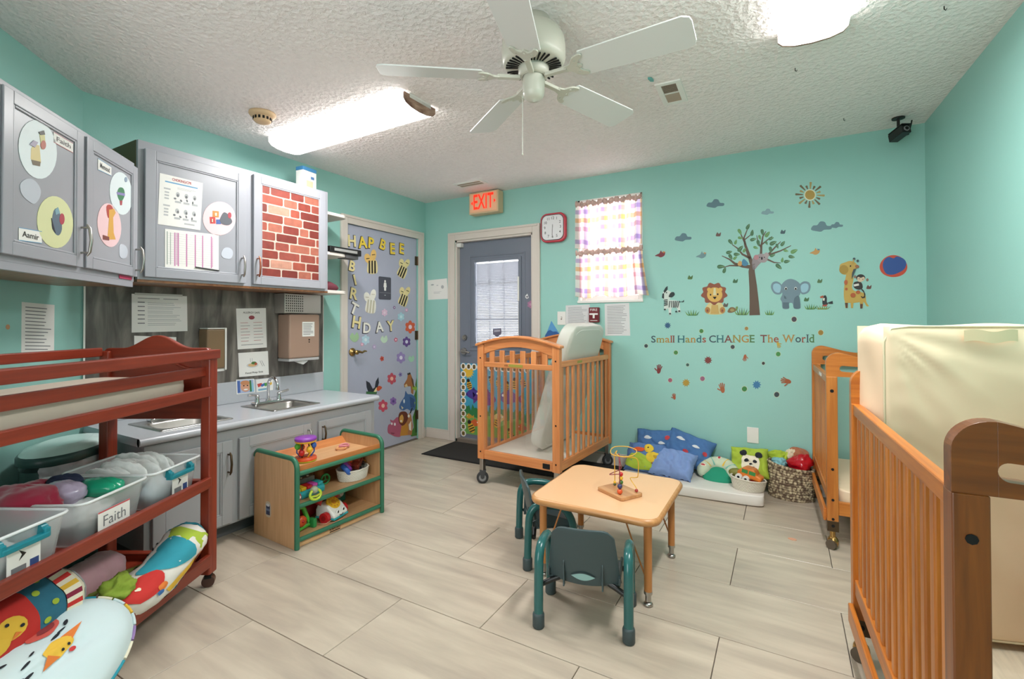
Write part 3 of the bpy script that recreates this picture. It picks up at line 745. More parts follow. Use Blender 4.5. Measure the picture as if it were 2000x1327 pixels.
# dark board behind the counter
mb = MB(); mb.box(.001, .009, -2.8, -1.285, .795, 1.412, M_BOARD); wb = mb.build('wall_board', label='dark weathered wood-look board between counter and wall cabinets', cat='wall panel')
mb = MB(); mb.box(.009, .012, -2.805, -2.797, .795, 1.412, M_WHITE); mb.box(.009, .012, -1.286, -1.28, .795, 1.412, M_WHITE); mb.build('edge_strip', wb)
# towel and soap dispensers
M_TAUPE = mat('taupe_plastic', '#a58877', .4); M_TAUPE2 = mat('brown_plastic', '#7d664b', .4)
t = thing('paper_towel_dispenser', 'taupe paper towel dispenser with a printed notice on its front', 'dispenser', (.01, -1.555, .93))
mb = MB(); mb.box(0, .14, -.13, .13, 0, .325, M_TAUPE); mb.build('housing', t, bevel=.012)
mb = MB(); mb.box(0, .135, -.128, .128, -.02, .0, mat('grey_plastic', '#b8b6b6', .4)); mb.build('base_tray', t, bevel=.004)
mb = MB(); mb.add([(.06, -.06, -.016), (.1, -.055, -.016), (.115, 0, -.016), (.1, .06, -.016), (.11, -.04, -.035), (.12, .0, -.05), (.112, .04, -.032)], [(0, 1, 4), (1, 4, 5, 2), (2, 5, 6, 3)], M_PAPER); mb.build('paper_towel', t)
def lines(mb, a0, a1, b0, b1, n, m, z=.0015, seed=0, h=.004, gap=None, short=.35):
    rr = random.Random(seed); st = (b1-b0)/n
    for i in range(n):
        bb = b1-st*(i+.5); w = (a1-a0)*(1-rr.random()*short)
        mb.box(a0, a0+w, bb-h/2, bb+h/2, z-.0003, z, m)
mb = MB(); mb.M = frame((.141, -.02, .215), (0, 1, 0), (0, 0, 1), (1, 0, 0)); mb.box(-.005, .1, -.055, .055, 0, .001, M_PAPER); lines(mb, .002, .09, -.045, .045, 8, M_INK, seed=3); mb.build('notice', t)
mb = MB(); mb.cyl((.139, .035, .135), (.142, .035, .135), .006, M_DARK, n=8); mb.cyl((.139, .035, .118), (.142, .035, .118), .005, M_DARK, n=8); mb.build('lock', t)
t = thing('soap_dispenser', 'brown wall soap dispenser right of the wide paper', 'dispenser', (.01, -2.175, .9))
mb = MB(); mb.box(0, .1, -.055, .06, 0, .255, M_TAUPE2); mb.build('housing', t, bevel=.01)
mb = MB(); mb.box(0, .105, .055, .066, -.01, .262, M_WHITE); mb.box(.0, .1, -.05, .06, .255, .262, M_WHITE); mb.box(0, .09, -.05, .06, -.018, 0, M_WHITE); mb.build('side_cover', t, bevel=.003)
# metal mesh box hung above the towel dispenser
t = thing('wire_basket', 'perforated metal box tucked above the paper towel dispenser', 'metal box', (.01, -1.6, 1.262))
mb = MB(); mb.box(0, .12, -.11, .2, 0, .145, mat('perforated_steel', '#b9b4ae', .35, metal=.7)); mb.build('box_body', t, bevel=.003)
mb = MB()
for i in range(7):
    for j in range(9):
        mb.box(.1202, .121, -.1+.012*j*1.4, -.093+.012*j*1.4, .014+i*.018, .023+i*.018, M_DARK)
mb.build('perforations', t, kind='stuff')
# ---------------------------------------------------------------- cribs
W_OAK = {}
def woods(tag_, c1, c2):
    return [wood('%s_%s' % (tag_, 'xyz'[i]), c1, c2, axis=i, scale=3.2, stretch=16) for i in range(3)]
WA = woods('honey_wood', '#df955c', '#ca7a45')
WB = woods('orange_wood', '#cf8238', '#b36524')
WC = woods('amber_wood', '#c57628', '#a25718')
WC_SHADED = [wood('shaded_amber_%s' % 'xyz'[i], '#874a18', '#66330e', axis=i, scale=3.2, stretch=16) for i in range(3)]  # amber wood darkened: shade of the backlit near end put into the colour
M_VINYL = mat('cream_vinyl', '#efd6b6', .42, bump=.1, bscale=9)
M_VINYLG = mat('grey_vinyl', '#cfcfc6', .45, bump=.12, bscale=10)
M_ACRYL = mat('clear_acrylic', '#ffffff', .04, trans=1, alpha=.16)
M_RUBBER = mat('grey_rubber', '#3b3b3d', .6); M_PLATEY = mat('olive_sticker', '#9a9440', .5)
def bolt(mb, p, out, r=.006, m=None): mb.cyl(p, Vector(p)+Vector(out)*.002, r, m or M_DARK, n=8)
def caster(parent, x, y, z0, R=.048, hood=None, rz=0, big=True, rim='#8d8d90'):
    c = thing('caster', None, None, (x, y, 0), rz); c.parent = parent
    mb = MB()
    mb.tube([(-.0, -.012, R), (0, .012, R)], R*.8, mat('tyre_dark', '#2f2f31', .6), n=20)
    mb.lathe([(R*.72, -.013), (R*.98, -.011), (R, -.006), (R, .006), (R*.98, .011), (R*.72, .013)], mat('tyre_dark', '#2f2f31', .6), n=24, M=frame((0, 0, R), (1, 0, 0), (0, 0, 1), (0, -1, 0)))
    mb.build('wheel', c)
    mb = MB(); mb.cyl((0, -.0145, R), (0, .0145, R), R*.6, mat('wheel_hub', rim, .35, metal=.5), n=18); mb.cyl((0, -.017, R), (0, .017, R), R*.2, M_DARK, n=10); mb.build('hub', c)
    mb = MB(); h = hood or M_RUBBER
    for s in (-1, 1): mb.prism([(-.012, R*.9), (.012, R*.9), (.024, 2*R+.004), (-.02, 2*R+.004)], -.0015, .0015, h, M=frame((0, s*.019, 0), (1, 0, 0), (0, 0, 1), (0, -1, 0)))
    mb.box(-.022, .026, -.0205, .0205, 2*R+.002, 2*R+.012, h); mb.cyl((0, 0, 2*R+.01), (0, 0, z0), .008, M_STEEL, n=10)
    mb.build('fork', c, bevel=.002)
    return c
def slat_row(parent, n, a0, a1, z0, z1, w, t, axis, c, woodm, name='slat'):
    first = None
    for i in range(n):
        a = a0+(a1-a0)*i/(n-1)
        if first is None:
            mb = MB()
            if axis == 'y': mb.box(-t/2, t/2, -w/2, w/2, z0, z1, woodm[2])
            else: mb.box(-w/2, w/2, -t/2, t/2, z0, z1, woodm[2])
            first = mb.build(name, parent, loc=(c, a, 0) if axis == 'y' else (a, c, 0), bevel=.004); o = first
        else:
            o = first.copy(); COL.objects.link(o); o.location = (c, a, 0) if axis == 'y' else (a, c, 0)
# --- crib by the door: arched ends, clear end panel
LW, LL, PW, PD = .68, .95, .055, .04
crib = thing('crib', 'light orange wooden crib with arched ends standing on the black rug', 'crib', (1.275, -.93, 0), math.radians(-3))
def arch_z(x): return 1.032+.063*math.sin(PI*min(1, max(0, (x+.012)/(LW+.024))))
def crib_end(y0, inner, plates):
    zb = .185
    for x in (0, LW-PW):
        mb = MB(); mb.box(x, x+PW, y0, y0+PD, zb, 1.03, WA[2])
        if inner > 0:
            for z in (.93, .5, .24): bolt(mb, (x+PW/2, y0, z), (0, -1, 0))
        mb.build('post', crib, bevel=.005)
    xs = [-.012+(LW+.024)*i/20 for i in range(21)]
    mb = MB(); mb.board(xs, lambda x: arch_z(x)-.016, lambda x: arch_z(x)+.002, y0-.014, y0+PD+.01, WA[0]); mb.build('arch_cap', crib, bevel=.005)
    xs = [PW+(LW-2*PW)*i/18 for i in range(19)]
    mb = MB(); mb.board(xs, lambda x: .935+.095*math.sin(PI*x/LW)**.9*.85, lambda x: arch_z(x)-.014, y0+.006, y0+.03, WA[0]); mb.build('arch_rail', crib, bevel=.004)
    mb = MB(); mb.box(PW, LW-PW, y0+.006, y0+.03, .865, .902, WA[0]); o = mb.build('mid_rail', crib, bevel=.004)
    if inner > 0:
        mb = MB(); mb.box(.275, .39, y0+.004, y0+.006, .874, .893, M_PLATEY); mb.M = frame((0, y0+.0055, 0), (1, 0, 0), (0, 0, 1), (0, -1, 0)); mb.text('A.R.', .255, .883, .02, M_DARK, z0=.001, z1=.002); mb.build('name_label', o)
    slat_row(crib, 6, .122, .562, .89, .99, .042, .014, 'x', y0+.018, WA)
    mb = MB(); mb.box(PW, LW-PW, y0+.004, y0+.03, .187, .253, WA[0]); o = mb.build('bottom_rail', crib, bevel=.004)
    if inner > 0:
        mb = MB(); mb.box(.55, .605, y0+.0, y0+.004, .2, .235, M_DARK); mb.build('dark_badge', o, bevel=.002)
    mb = MB(); mb.box(PW-.002, LW-PW+.002, y0+.012, y0+.017, .25, .868, M_ACRYL); mb.build('clear_panel', crib)
crib_end(0, 1, True); crib_end(LL-PD, -1, True)
for x in (.02, LW-.02):
    mb = MB(); mb.box(x-.012, x+.012, PD, LL-PD, .885, .925, WA[1])
    mb.build('side_rail', crib, bevel=.004)
    mb = MB(); mb.box(x-.012, x+.012, PD, LL-PD, .187, .25, WA[1]); mb.build('side_rail', crib, bevel=.004)
    slat_row(crib, 10, .075, LL-.075, .245, .89, .032, .014, 'y', x, WA)
mb = MB(); mb.box(LW-.0078, LW-.0072, .3, .38, .897, .914, M_PLATEY); mb.build('name_label', crib)
mb = MB(); mb.box(.02, LW-.02, .03, LL-.03, .215, .232, mat('pale_mattress_board', '#d9d2c6', .6, noise=.08, nscale=14)); mb.build('mattress_board', crib)
mb = MB()
for x, y in ((.03, .022), (LW-.03, .022), (.03, LL-.022), (LW-.03, LL-.022)): mb.box(x-.016, x+.016, y-.018, y+.018, .1, .19, M_STEEL)
mb.build('caster_plates', crib, bevel=.003)
for x, y in ((.03, .022), (LW-.03, .022), (.03, LL-.022), (LW-.03, LL-.022)): caster(crib, x, y, .15, R=.044, rz=.6)
# leaning mattress inside
def soft_box(mb, hx, hy, hz, m, r=.03, wr=.004, seed=0, nu=44, nv=26, M=None, e=.16):
    def fn(u, v):
        t = 2*PI*u; p = PI*(v-.5)
        def se(c, e): return math.copysign(abs(c)**e, c)
        x = se(math.cos(p), e)*se(math.cos(t), e); y = se(math.cos(p), e)*se(math.sin(t), e); z = se(math.sin(p), e)
        k = wr*noise3(x*6, y*6, z*6, seed)+wr*.7*math.sin(9*x+6*y+seed)*math.cos(5*z+7*x)
        return (hx*x+k*(1 if abs(x) > .9 else 0), hy*y+k*(1 if abs(y) > .9 else 0), hz*z+k*(1 if abs(z) > .9 else .3))
    mb.grid(fn, nu, nv, m, closed_u=True, M=M)
th = math.atan2(.30, .90)
mt = thing('crib_mattress', 'thin grey mattress leaning upright inside the arched crib', 'mattress', mtx=crib.matrix_local.copy() if False else Matrix.Translation((1.275, -.93, 0)) @ Matrix.Rotation(math.radians(-3), 4, 'Z') @ Matrix.Translation((.505, .5, .715)) @ Matrix.Rotation(th-.02, 4, 'Y'))
mb = MB(); soft_box(mb, .06, .315, .485, M_VINYLG, wr=.005, seed=3, e=.27); mb.build('cover', mt)
mb = MB()
for s in (-1, 1):
    mb.tube([(s*.052, .285*math.copysign(abs(math.cos(q))**.35, math.cos(q)), .455*math.copysign(abs(math.sin(q))**.35, math.sin(q))) for q in [2*PI*i/40 for i in range(40)]], .003, mat('white_piping', '#e9e8e2', .5), n=6, closed=True)
mb.build('piping', mt)
# --- the two cribs along the right wall
def crib_b(label, loc, rz, wood_, front_wood, L, Wd=.57, hgt=1.03, brass=True, near_dark=False, nslat=13):
    c = thing('crib', label, 'crib', loc, rz)
    Pw, Pd = .05, .045
    def endp(y0, wd, outer):
        for x in (0, Wd-Pw):
            mb = MB(); mb.box(x, x+Pw, y0, y0+Pd, .13, .905, wd[2])
            for z in (.83, .42, .26, .16):
                bolt(mb, (x+Pw/2, y0 if outer < 0 else y0+Pd, z), (0, outer, 0), r=.009 if z > .8 else .007)
            mb.build('post', c, bevel=.004)
        xs = []
        n = 10
        for i in range(n+1): xs.append(.055*(1-math.cos(PI/2*i/n)))
        sl = [.06+.016*(1-math.cos(PI/2*i/6)) for i in range(7)]
        xs += sl+[.085+(Wd-.17)*i/18 for i in range(19)]+[Wd-s for s in sl[::-1]]
        xs += [Wd-.055*(1-math.cos(PI/2*i/n)) for i in range(n, -1, -1)]
        def zt(x):
            e = min(x, Wd-x); rr = .055
            z = hgt-.045*math.sin(PI*min(1, max(0, (x-.06)/(Wd-.12))))**1.2
            if e < rr: z = hgt-rr+math.sqrt(max(0, rr*rr-(rr-e)**2))
            return z
        def hs(x):
            e = min(x, Wd-x)-.06; r = .016
            if e <= 0: return 0
            return r if e > r else math.sqrt(max(0, r*r-(r-e)**2))
        mb = MB(); mb.board(xs, lambda x: .905, zt, y0+.003, y0+Pd-.006, wd[0], hs=hs, zm=lambda x: .952-.012*math.sin(PI*x/Wd)); mb.build('end_board', c, bevel=.004)
        mb = MB(); mb.box(Pw, Wd-Pw, y0+.008, y0+Pd-.012, .18, .25, wd[0]); mb.build('end_rail', c, bevel=.004)
    endp(0, front_wood, -1); endp(L-Pd, wood_, 1)
    for x in (.018, Wd-.018):
        mb = MB(); mb.box(x-.013, x+.013, Pd, L-Pd, .865, .905, wood_[1]); o = mb.build('side_rail', c, bevel=.004)
        mb = MB(); mb.box(x-.013, x+.013, Pd, L-Pd, .235, .29, wood_[1]); mb.build('side_rail', c, bevel=.004)
        slat_row(c, nslat, Pd+.045, L-Pd-.045, .28, .87, .03, .014, 'y', x, wood_)
    mb = MB(); mb.box(-.014, .002, Pd-.01, L-Pd+.01, .135, .2, wood_[1]); mb.build('lower_rail', c, bevel=.004)
    mb = MB(); mb.box(.035, Wd-.035, .05, L-.05, .175, .19, mat('woven_base', '#cbbfa9', .7, noise=.3, nscale=60, stretch=(1, .1, 1))); mb.build('mattress_base', c)
    for x in (Pw/2, Wd-Pw/2):
        for y in (Pd/2, L-Pd/2):
            mb = MB(); mb.box(x-Pw/2-.001, x+Pw/2+.001, y-Pd/2-.001, y+Pd/2+.001, .095, .15, M_BRONZE); bolt(mb, (x, y-Pd/2-.001, .125), (0, -1, 0), r=.008); mb.build('caster_socket', c, bevel=.002)
            k = thing('caster', None, None, (x, y, 0), -.5); k.parent = c
            mb = MB(); mb.ball((0, .003, .034), (.027, .02, .034), M_BRASS, 14, 10); mb.cyl((0, 0, .06), (0, 0, .098), .013, M_BRASS, n=10); mb.build('hood', k)
            mb = MB(); mb.cyl((0, -.026, .024), (0, -.006, .024), .024, mat('brown_wheel', '#574a3c', .5), n=16); mb.build('wheel', k)
    return c
L2 = .86
cb2 = crib_b('orange wooden crib in the back right corner, half hidden behind the nearer crib', (3.445, -.872, 0), math.radians(2.0), WB, WB, L2, nslat=12)
mb = MB(); mb.box(.003, .0045, .28, .4, .877, .895, M_PAPER); mb.build('name_label', cb2, label='white name label')
mb = MB(); mb.box(.25, .4, L2-.047, L2-.0455, .975, .99, M_PLATEY); mb.build('name_label', cb2, label='olive name label')
m2 = MB(); soft_box(m2, .235, .36, .055, M_VINYL, wr=.002, seed=5); m2.build('crib_mattress', loc=(3.715, -.44, .247), rz=math.radians(2), label='cream mattress lying flat in the back right corner crib', cat='mattress')
# plain blue bedding seen through the slot
L3 = 1.02
cb3 = crib_b('amber wooden crib nearest the camera with a shaded front post', (3.504, -2.79, 0), math.radians(2.6), WC, WC_SHADED, L3, nslat=14)
# tall cream mattress standing on end in the near crib
ph = math.radians(18); tt, ww, hh = .165, .56, .965
m3 = thing('crib_mattress', 'tall cream vinyl mattress standing on end in the nearest crib', 'mattress',
           mtx=Matrix.Translation((3.533, -1.95, .215)) @ Matrix.Rotation(ph, 4, 'Z'))
def mface(u, v):                                   # front face, u across, v up
    x = u*ww; z = v*hh
    e = min(u, 1-u, v, 1-v); k = min(1, e*9); f = .012*math.sqrt(max(0, 1-(1-k)**2))
    d = math.hypot(u*ww, (1-v)*hh)/.5; ang = math.atan2((1-v)*hh, u*ww+.02)          # folds fan out of the upper left corner
    corner = max(0, 1-d)*mnoise.noise(Vector((ang*7, d*1.3, 1.5)))*.02
    drape = mnoise.noise(Vector((u*1.6+.4*mnoise.noise(Vector((u*3, v*3, 8))), v*5.5+u*2.2, 3.1)))*.011+mnoise.noise(Vector((u*6, v*14+u*6, 5.7)))*.0035
    edge = max(0, 1-min(u, 1-u)*7)*math.sin(70*v+6*mnoise.noise(Vector((0, v*4, 2))))*.0022
    w = (corner+drape+edge)*k
    return (x, -f-w, z)
mb = MB(); mb.grid(mface, 70, 80, M_VINYL)
def rim(u, v):                                     # wraps the four narrow sides
    per = 2*(ww+hh); s_ = u*per; r = .045
    pts = []
    def rr(s):
        a, b = ww, hh
        segs = [(a-2*r), PI/2*r, (b-2*r), PI/2*r, (a-2*r), PI/2*r, (b-2*r), PI/2*r]; tot = sum(segs); s = s/per*tot
        i = 0
        while i < 7 and s > segs[i]: s -= segs[i]; i += 1
        if i == 0: return r+s, 0
        if i == 1: t = s/r; return a-r+r*math.sin(t), r-r*math.cos(t)
        if i == 2: return a, r+s
        if i == 3: t = s/r; return a-r+r*math.cos(t), b-r+r*math.sin(t)
        if i == 4: return a-r-s, b
        if i == 5: t = s/r; return r-r*math.sin(t), b-r+r*math.cos(t)
        if i == 6: return 0, b-r-s
        t = s/r; return r-r*math.cos(t), r-r*math.sin(t)
    x, z = rr(s_); bul = .006*math.sin(PI*v); d = .004*math.sin(18*u*PI+3*v)*math.sin(PI*v)
    cx, cz = ww/2, hh/2
    return (x+(x-cx)/ww*2*(bul+d), v*tt, z+(z-cz)/hh*2*(bul+d))
mb.grid(rim, 96, 8, M_VINYL, closed_u=True)
mb.add([(.0, tt, .0), (ww, tt, 0), (ww, tt, hh), (0, tt, hh)], [(3, 2, 1, 0)], M_VINYL)
mb.build('cover', m3)
mb = MB()
loop = [(rim(i/60, 0)[0], -.002, rim(i/60, 0)[2]) for i in range(60)]
mb.tube(loop, .0035, mat('cream_piping', '#dccfae', .5), n=6, closed=True); mb.build('piping', m3)
mb = MB()
def strap(u, v): return (.21+.14*u, -.018-.008*math.sin(PI*u), hh-.012-.035*v+.004*math.sin(9*u))
mb.grid(strap, 12, 4, mat('cream_strap', '#dccba6', .6)); mb.build('carry_strap', m3)

# ---------------------------------------------------------------- changing table
WR = woods('cherry_stain', '#93361f', '#7a2816')
A61 = math.radians(-61)
ctab = thing('changing_table', 'dark red wooden changing table with two shelves and an arched end', 'changing table', (1.0, -2.69, 0), A61)
TL, TD = 1.22, .5
for x0, x1 in ((-.055, 0), (TL-.055, TL)):
    for y0, y1 in ((-.035, .01), (-TD, -TD+.045)):
        mb = MB(); mb.box(x0, x1, y0, y1, .06, 1.06 if y1 > 0 else 1.07, WR[2]); mb.build('post', ctab, bevel=.006)
def railf(z0, z1, y0=-.012, y1=.008, x0=-.03, nm='front_rail'):
    mb = MB(); mb.box(x0, TL, y0, y1, z0, z1, WR[0]); mb.build(nm, ctab, bevel=.004)
railf(1.032, 1.074, -.02, .024, -.055); railf(.955, .998, -.03, -.01, -.005); railf(.866, .908, -.005, .018, -.0)
railf(.455, .502, -.005, .018, -.002, 'shelf_rail'); railf(.1, .156, -.005, .018, -.002, 'shelf_rail')
for z0, z1 in ((1.045, 1.085), (.866, .908), (.455, .502), (.1, .156)):
    mb = MB(); mb.box(0, TL, -TD, -TD+.02, z0, z1, WR[0]); mb.build('rear_rail', ctab, bevel=.004)
for z in (.462, .118):
    mb = MB(); mb.box(-.045, TL-.01, -TD+.02, -.005, z-.012, z, WR[0]); mb.build('shelf_board', ctab, bevel=.002)
mb = MB(); mb.box(-.02, TL-.02, -TD+.02, -.008, .862, .875, WR[0]); mb.build('bed_board', ctab)
for xx in (-.052, TL-.05):
    ys = [-TD+.0+(TD+.0)*i/26 for i in range(27)]
    def ztop(y):
        s = (y+TD)/TD
        b = math.sin(PI*min(1, max(0, (s-.18)/.64)))**2*.058
        e = min(s, 1-s)*TD; c = -.02*(1-min(1, e/.02))**2
        return 1.082+b+c
    mb = MB(); M_ = frame((xx+.045, 0, 0), (0, 1, 0), (0, 0, 1), (1, 0, 0))
    mb.board(ys, lambda y: .758, ztop, 0, .028, WR[1], M=Matrix(((0, 1, 0, xx+.006), (1, 0, 0, 0), (0, 0, 1, 0), (0, 0, 0, 1))))
    o = mb.build('end_panel', ctab, bevel=.007)
    mb = MB(); mb.box(xx+.002, xx+.036, -TD+.045, -.035, .44, .48, WR[1]); mb.build('end_rail', ctab, bevel=.004)
    mb = MB(); mb.box(xx+.002, xx+.036, -TD+.045, -.035, .1, .15, WR[1]); mb.build('end_rail', ctab, bevel=.004)
mb = MB(); s0 = .0
ys2 = [-TD+.07+(TD-.14)*i/20 for i in range(21)]
mb.tube([(-.012, y, .985+.055*math.sin(PI*i/20)**2) for i, y in enumerate(ys2)], .006, WR[1], n=8); mb.build('end_moulding', ctab)
for x in (-.028, TL-.028):
    for y in (-.012, -TD+.022):
        k = thing('caster', None, None, (x, y, 0), .4); k.parent = ctab
        mb = MB(); mb.cyl((-.016, 0, .026), (.016, 0, .026), .026, mat('brown_wheel_dark', '#4a2c22', .4), n=18); mb.build('wheel', k)
        mb = MB(); mb.box(-.02, .02, -.014, .014, .04, .056, M_DARK); mb.cyl((0, 0, .05), (0, 0, .066), .007, M_STEEL, n=8); mb.build('fork', k, bevel=.002)
def Tw(x, y, z): return Matrix.Translation((1.0, -2.69, 0)) @ Matrix.Rotation(A61, 4, 'Z') @ Matrix.Translation((x, y, z))
M_PADC = mat('beige_pad_vinyl', '#d3c4b4', .45, bump=.1, bscale=12)
pad = thing('changing_pad', 'beige changing pad inside the top rails of the changing table', 'changing pad', mtx=Tw(.6, -.245, .876))
def padf(u, v):
    t = 2*PI*u; p = PI*(v-.5)
    def se(c, e): return math.copysign(abs(c)**e, c)
    return (.555*se(math.cos(p), .2)*se(math.cos(t), .2), .205*se(math.cos(p), .2)*se(math.sin(t), .2), .045+.045*se(math.sin(p), .35)*(1+.0*u))
mb = MB(); mb.grid(padf, 48, 14, M_PADC, closed_u=True); mb.build('cover', pad)
mb = MB(); mb.tube([(-.55, -.13, .05), (-.575, -.14, .055), (-.565, -.15, .03)], .008, M_BLACK, n=8); mb.build('black_buckle', pad)

# bins on the shelf
M_BINP = mat('clear_bin_plastic', '#e9eef0', .22, trans=.3, alpha=.46)
M_BINR = mat('bin_rim_plastic', '#f0f3f4', .25, alpha=.75)
M_TEALH = mat('teal_handle', '#0f7c8a', .35)
def bin_(label, x, y, w, d, h, rz=0, handle=True, card=None):
    t = thing('storage_bin', label, 'bin', mtx=Tw(x, y, .464) @ Matrix.Rotation(rz, 4, 'Z'), group=None)
    def ring(k, z, r=.03, n=4):
        hx, hy = w/2*k, d/2*k; o = []
        for cx, cy, a in ((hx-r, hy-r, 0), (-hx+r, hy-r, PI/2), (-hx+r, -hy+r, PI), (hx-r, -hy+r, 1.5*PI)):
            o += [(cx+r*math.cos(a+PI/2*i/n), cy+r*math.sin(a+PI/2*i/n), z) for i in range(n+1)]
        return o
    R_ = [ring(.78, .004), ring(.84, .0), ring(.88, .01), ring(.97, h-.01), ring(.98, h)]
    n = len(R_[0]); vs = [p for r in R_ for p in r]
    fs = [tuple(range(n))]+[(k*n+i, k*n+(i+1) % n, (k+1)*n+(i+1) % n, (k+1)*n+i) for k in range(4) for i in range(n)]
    mb = MB(); mb.add(vs, fs, M_BINP, True); mb.build('tub', t)
    mb = MB(); mb.tube(ring(1.0, h), .005, M_BINR, n=6, closed=True); mb.build('rim', t)
    if handle:
        mb = MB(); yy = d/2+.0
        mb.box(-.065, .065, yy, yy+.02, h-.045, h-.028, M_TEALH)
        for s in (-1, 1): mb.cyl((s*.06-.009*s, yy-.004, h-.02), (s*.06+.009*s, yy-.004, h-.02), .014, M_TEALH, n=12); mb.box(s*.06-.009, s*.06+.009, yy-.006, yy+.018, h-.045, h-.015, M_TEALH)
        mb.build('latch_handle', t, bevel=.004)
        mb = MB(); mb.box(-.06, .03, d/2*.955, d/2*.955+.002, .02, h-.05, M_PAPER); mb.box(-.055, -.03, d/2*.955+.002, d/2*.955+.0025, .03, .055, flat('#31497e')); mb.box(-.02, .02, d/2*.955+.002, d/2*.955+.0025, .03, .05, M_INK)
        mb.prism([(0, .07), (.02, .055), (.0, .04), (.008, .055)], 0, .0005, M_BLACK, M=frame((0, d/2*.957+.002, h-.125), (-1, 0, 0), (0, 0, 1), (0, 1, 0))); mb.build('price_sticker', t)
    if card:
        mb = MB(); Fc = frame((-.0, d/2*.95+.004, .02), (-1, 0, 0), (0, 0, 1), (0, 1, 0)); mb.M = Fc
        mb.box(-.08, .055, .0, .075, 0, .001, M_PAPER); r_ = flat('#c9555c'); mb.box(-.08, .055, .07, .075, .001, .0014, r_); mb.box(-.08, .055, .002, .007, .001, .0014, r_)
        mb.text(card, -.012, .037, .052, M_INK, z1=.0016, fit=.095); mb.build('name_card', t)
    return t
bin_('clear plastic bin of nappies at the arched end of the middle shelf', .165, -.195, .285, .37, .145)
bin_('clear plastic bin with a red-lined name card, middle of three', .47, -.2, .29, .38, .145, rz=.03, handle=False, card='Faith')
bin_('clear plastic bin with a teal latch at the left edge of the photo', .80, -.19, .3, .38, .15, rz=-.02)
def wad(name, label, cat, x, y, z, rx, ry, rz_, m, seed, amp=.18, nu=44, nv=24, group=None, fr=3):
    mb = MB()
    def fn(u, v):
        t = 2*PI*u; p = PI*(v-.5)
        q = Vector((math.cos(t)*math.cos(p), math.sin(t)*math.cos(p), math.sin(p))); o3 = Vector((seed*3.7, seed*1.9, seed))
        k = 1+amp*1.1*(mnoise.noise(q*1.3+o3)+.55*mnoise.noise(q*3.2+o3)+.3*mnoise.noise(q*7+o3))
        return (rx*math.cos(t)*math.cos(p)*k, ry*math.sin(t)*math.cos(p)*k, rz_*math.sin(p)*k)
    mb.grid(fn, nu, nv, m, closed_u=True); return mb.build(name, mtx=Tw(x, y, z), label=label, cat=cat, group=group)
M_NAPPY = mat('white_nappy', '#f6f6f4', .8, noise=.1, nscale=30, bump=.4, bscale=25)
for i in range(7):
    x = .06+.035*i; 
    wad('nappy', 'folded white nappy standing in a row in the bin at the arched end', 'nappy', x, -.22+.015*(i % 2), .56+.008*(i % 3), .015, .105, .07, M_NAPPY, i, amp=.2, group='nappies in the bin')
wad('cloth', 'crumpled pale cloth at the bottom of the bin at the arched end', 'cloth', .17, -.085, .515, .1, .04, .045, mat('pale_cloth', '#c3cfd6', .8, noise=.12, nscale=12, bump=.3, bscale=15), 4)
M_BERRY = mat('crimson_fleece', '#9a1638', .95, noise=.15, nscale=18, sheen=.6)
wad('fleece', 'crimson fleece bundled in the left of the middle bin', 'cloth', .56, -.25, .6, .08, .11, .06, M_BERRY, 2)
wad('fleece', 'crimson fleece strip behind the wipes pack in the middle bin', 'cloth', .44, -.34, .595, .075, .045, .035, M_BERRY, 7)
wad('cap', 'dark navy cap tucked beside the wipes in the middle bin', 'cap', .4, -.27, .6, .045, .06, .04, flat('#26304c', .8), 3)
wad('wipes_pack', 'clear and lilac plastic wipes pack in the middle bin', 'wipes', .48, -.2, .6, .055, .07, .045, mat('lilac_film', '#b6a8c0', .15, noise=.35, nscale=25), 5, amp=.14)
wad('snack_pouch', 'shiny green and yellow pouch in the middle bin', 'pouch', .39, -.14, .592, .05, .085, .035, mat('green_pouch', '#21a07a', .2, noise=.3, nscale=9), 6, amp=.12)
wad('cloth', 'crumpled grey-white cloth at the bottom of the middle bin', 'cloth', .45, -.15, .525, .1, .075, .05, mat('greywhite_cloth', '#d6d6d6', .8, noise=.15, nscale=10, bump=.3, bscale=15), 8)
wad('cloth', 'white cloth lying inside the left bin with the teal latch', 'cloth', .8, -.15, .52, .11, .09, .05, mat('offwhite_cloth', '#dcdfe0', .8, noise=.1, nscale=9, bump=.3, bscale=15), 9)

# waste bin behind the changing table
M_BIN = mat('dark_green_bin', '#35504d', .35, noise=.05); M_LID = mat('mint_lid', '#d2ece8', .2)
dB = F_ANG @ Matrix.Translation((-.44, 0, .17))
wbn = thing('waste_bin', 'dark green waste bin with a mint lid behind the changing table', 'waste bin', mtx=frame(tuple(dB.translation), (-S2, S2, 0), (-S2, -S2, 0), (0, 0, 1)))
def oval(k, z, a=.215, b=.13, n=28): return [(a*k*math.cos(2*PI*i/n), b*k*math.sin(2*PI*i/n), z) for i in range(n)]
def loft(mb, rings, m, cap0=True, cap1=True, smooth=True):
    n = len(rings[0]); vs = [p for r in rings for p in r]
    fs = [(k*n+i, k*n+(i+1) % n, (k+1)*n+(i+1) % n, (k+1)*n+i) for k in range(len(rings)-1) for i in range(n)]
    mb.add(vs, fs, m, smooth)
    if cap0: mb.add(rings[0], [tuple(range(n-1, -1, -1))], m)
    if cap1: mb.add(rings[-1], [tuple(range(n))], m)
mb = MB(); loft(mb, [oval(.85, 0), oval(.97, .58)], M_BIN); mb.build('bin_body', wbn)
mb = MB(); loft(mb, [oval(1.0, .6), oval(1.04, .605), oval(1.04, .63), oval(1.0, .64)], M_BIN); mb.build('lid_ring', wbn)
mb = MB(); loft(mb, [oval(.98, .64), oval(.9, .655), oval(.6, .668)], M_LID); mb.build('lid', wbn)
mb = MB()
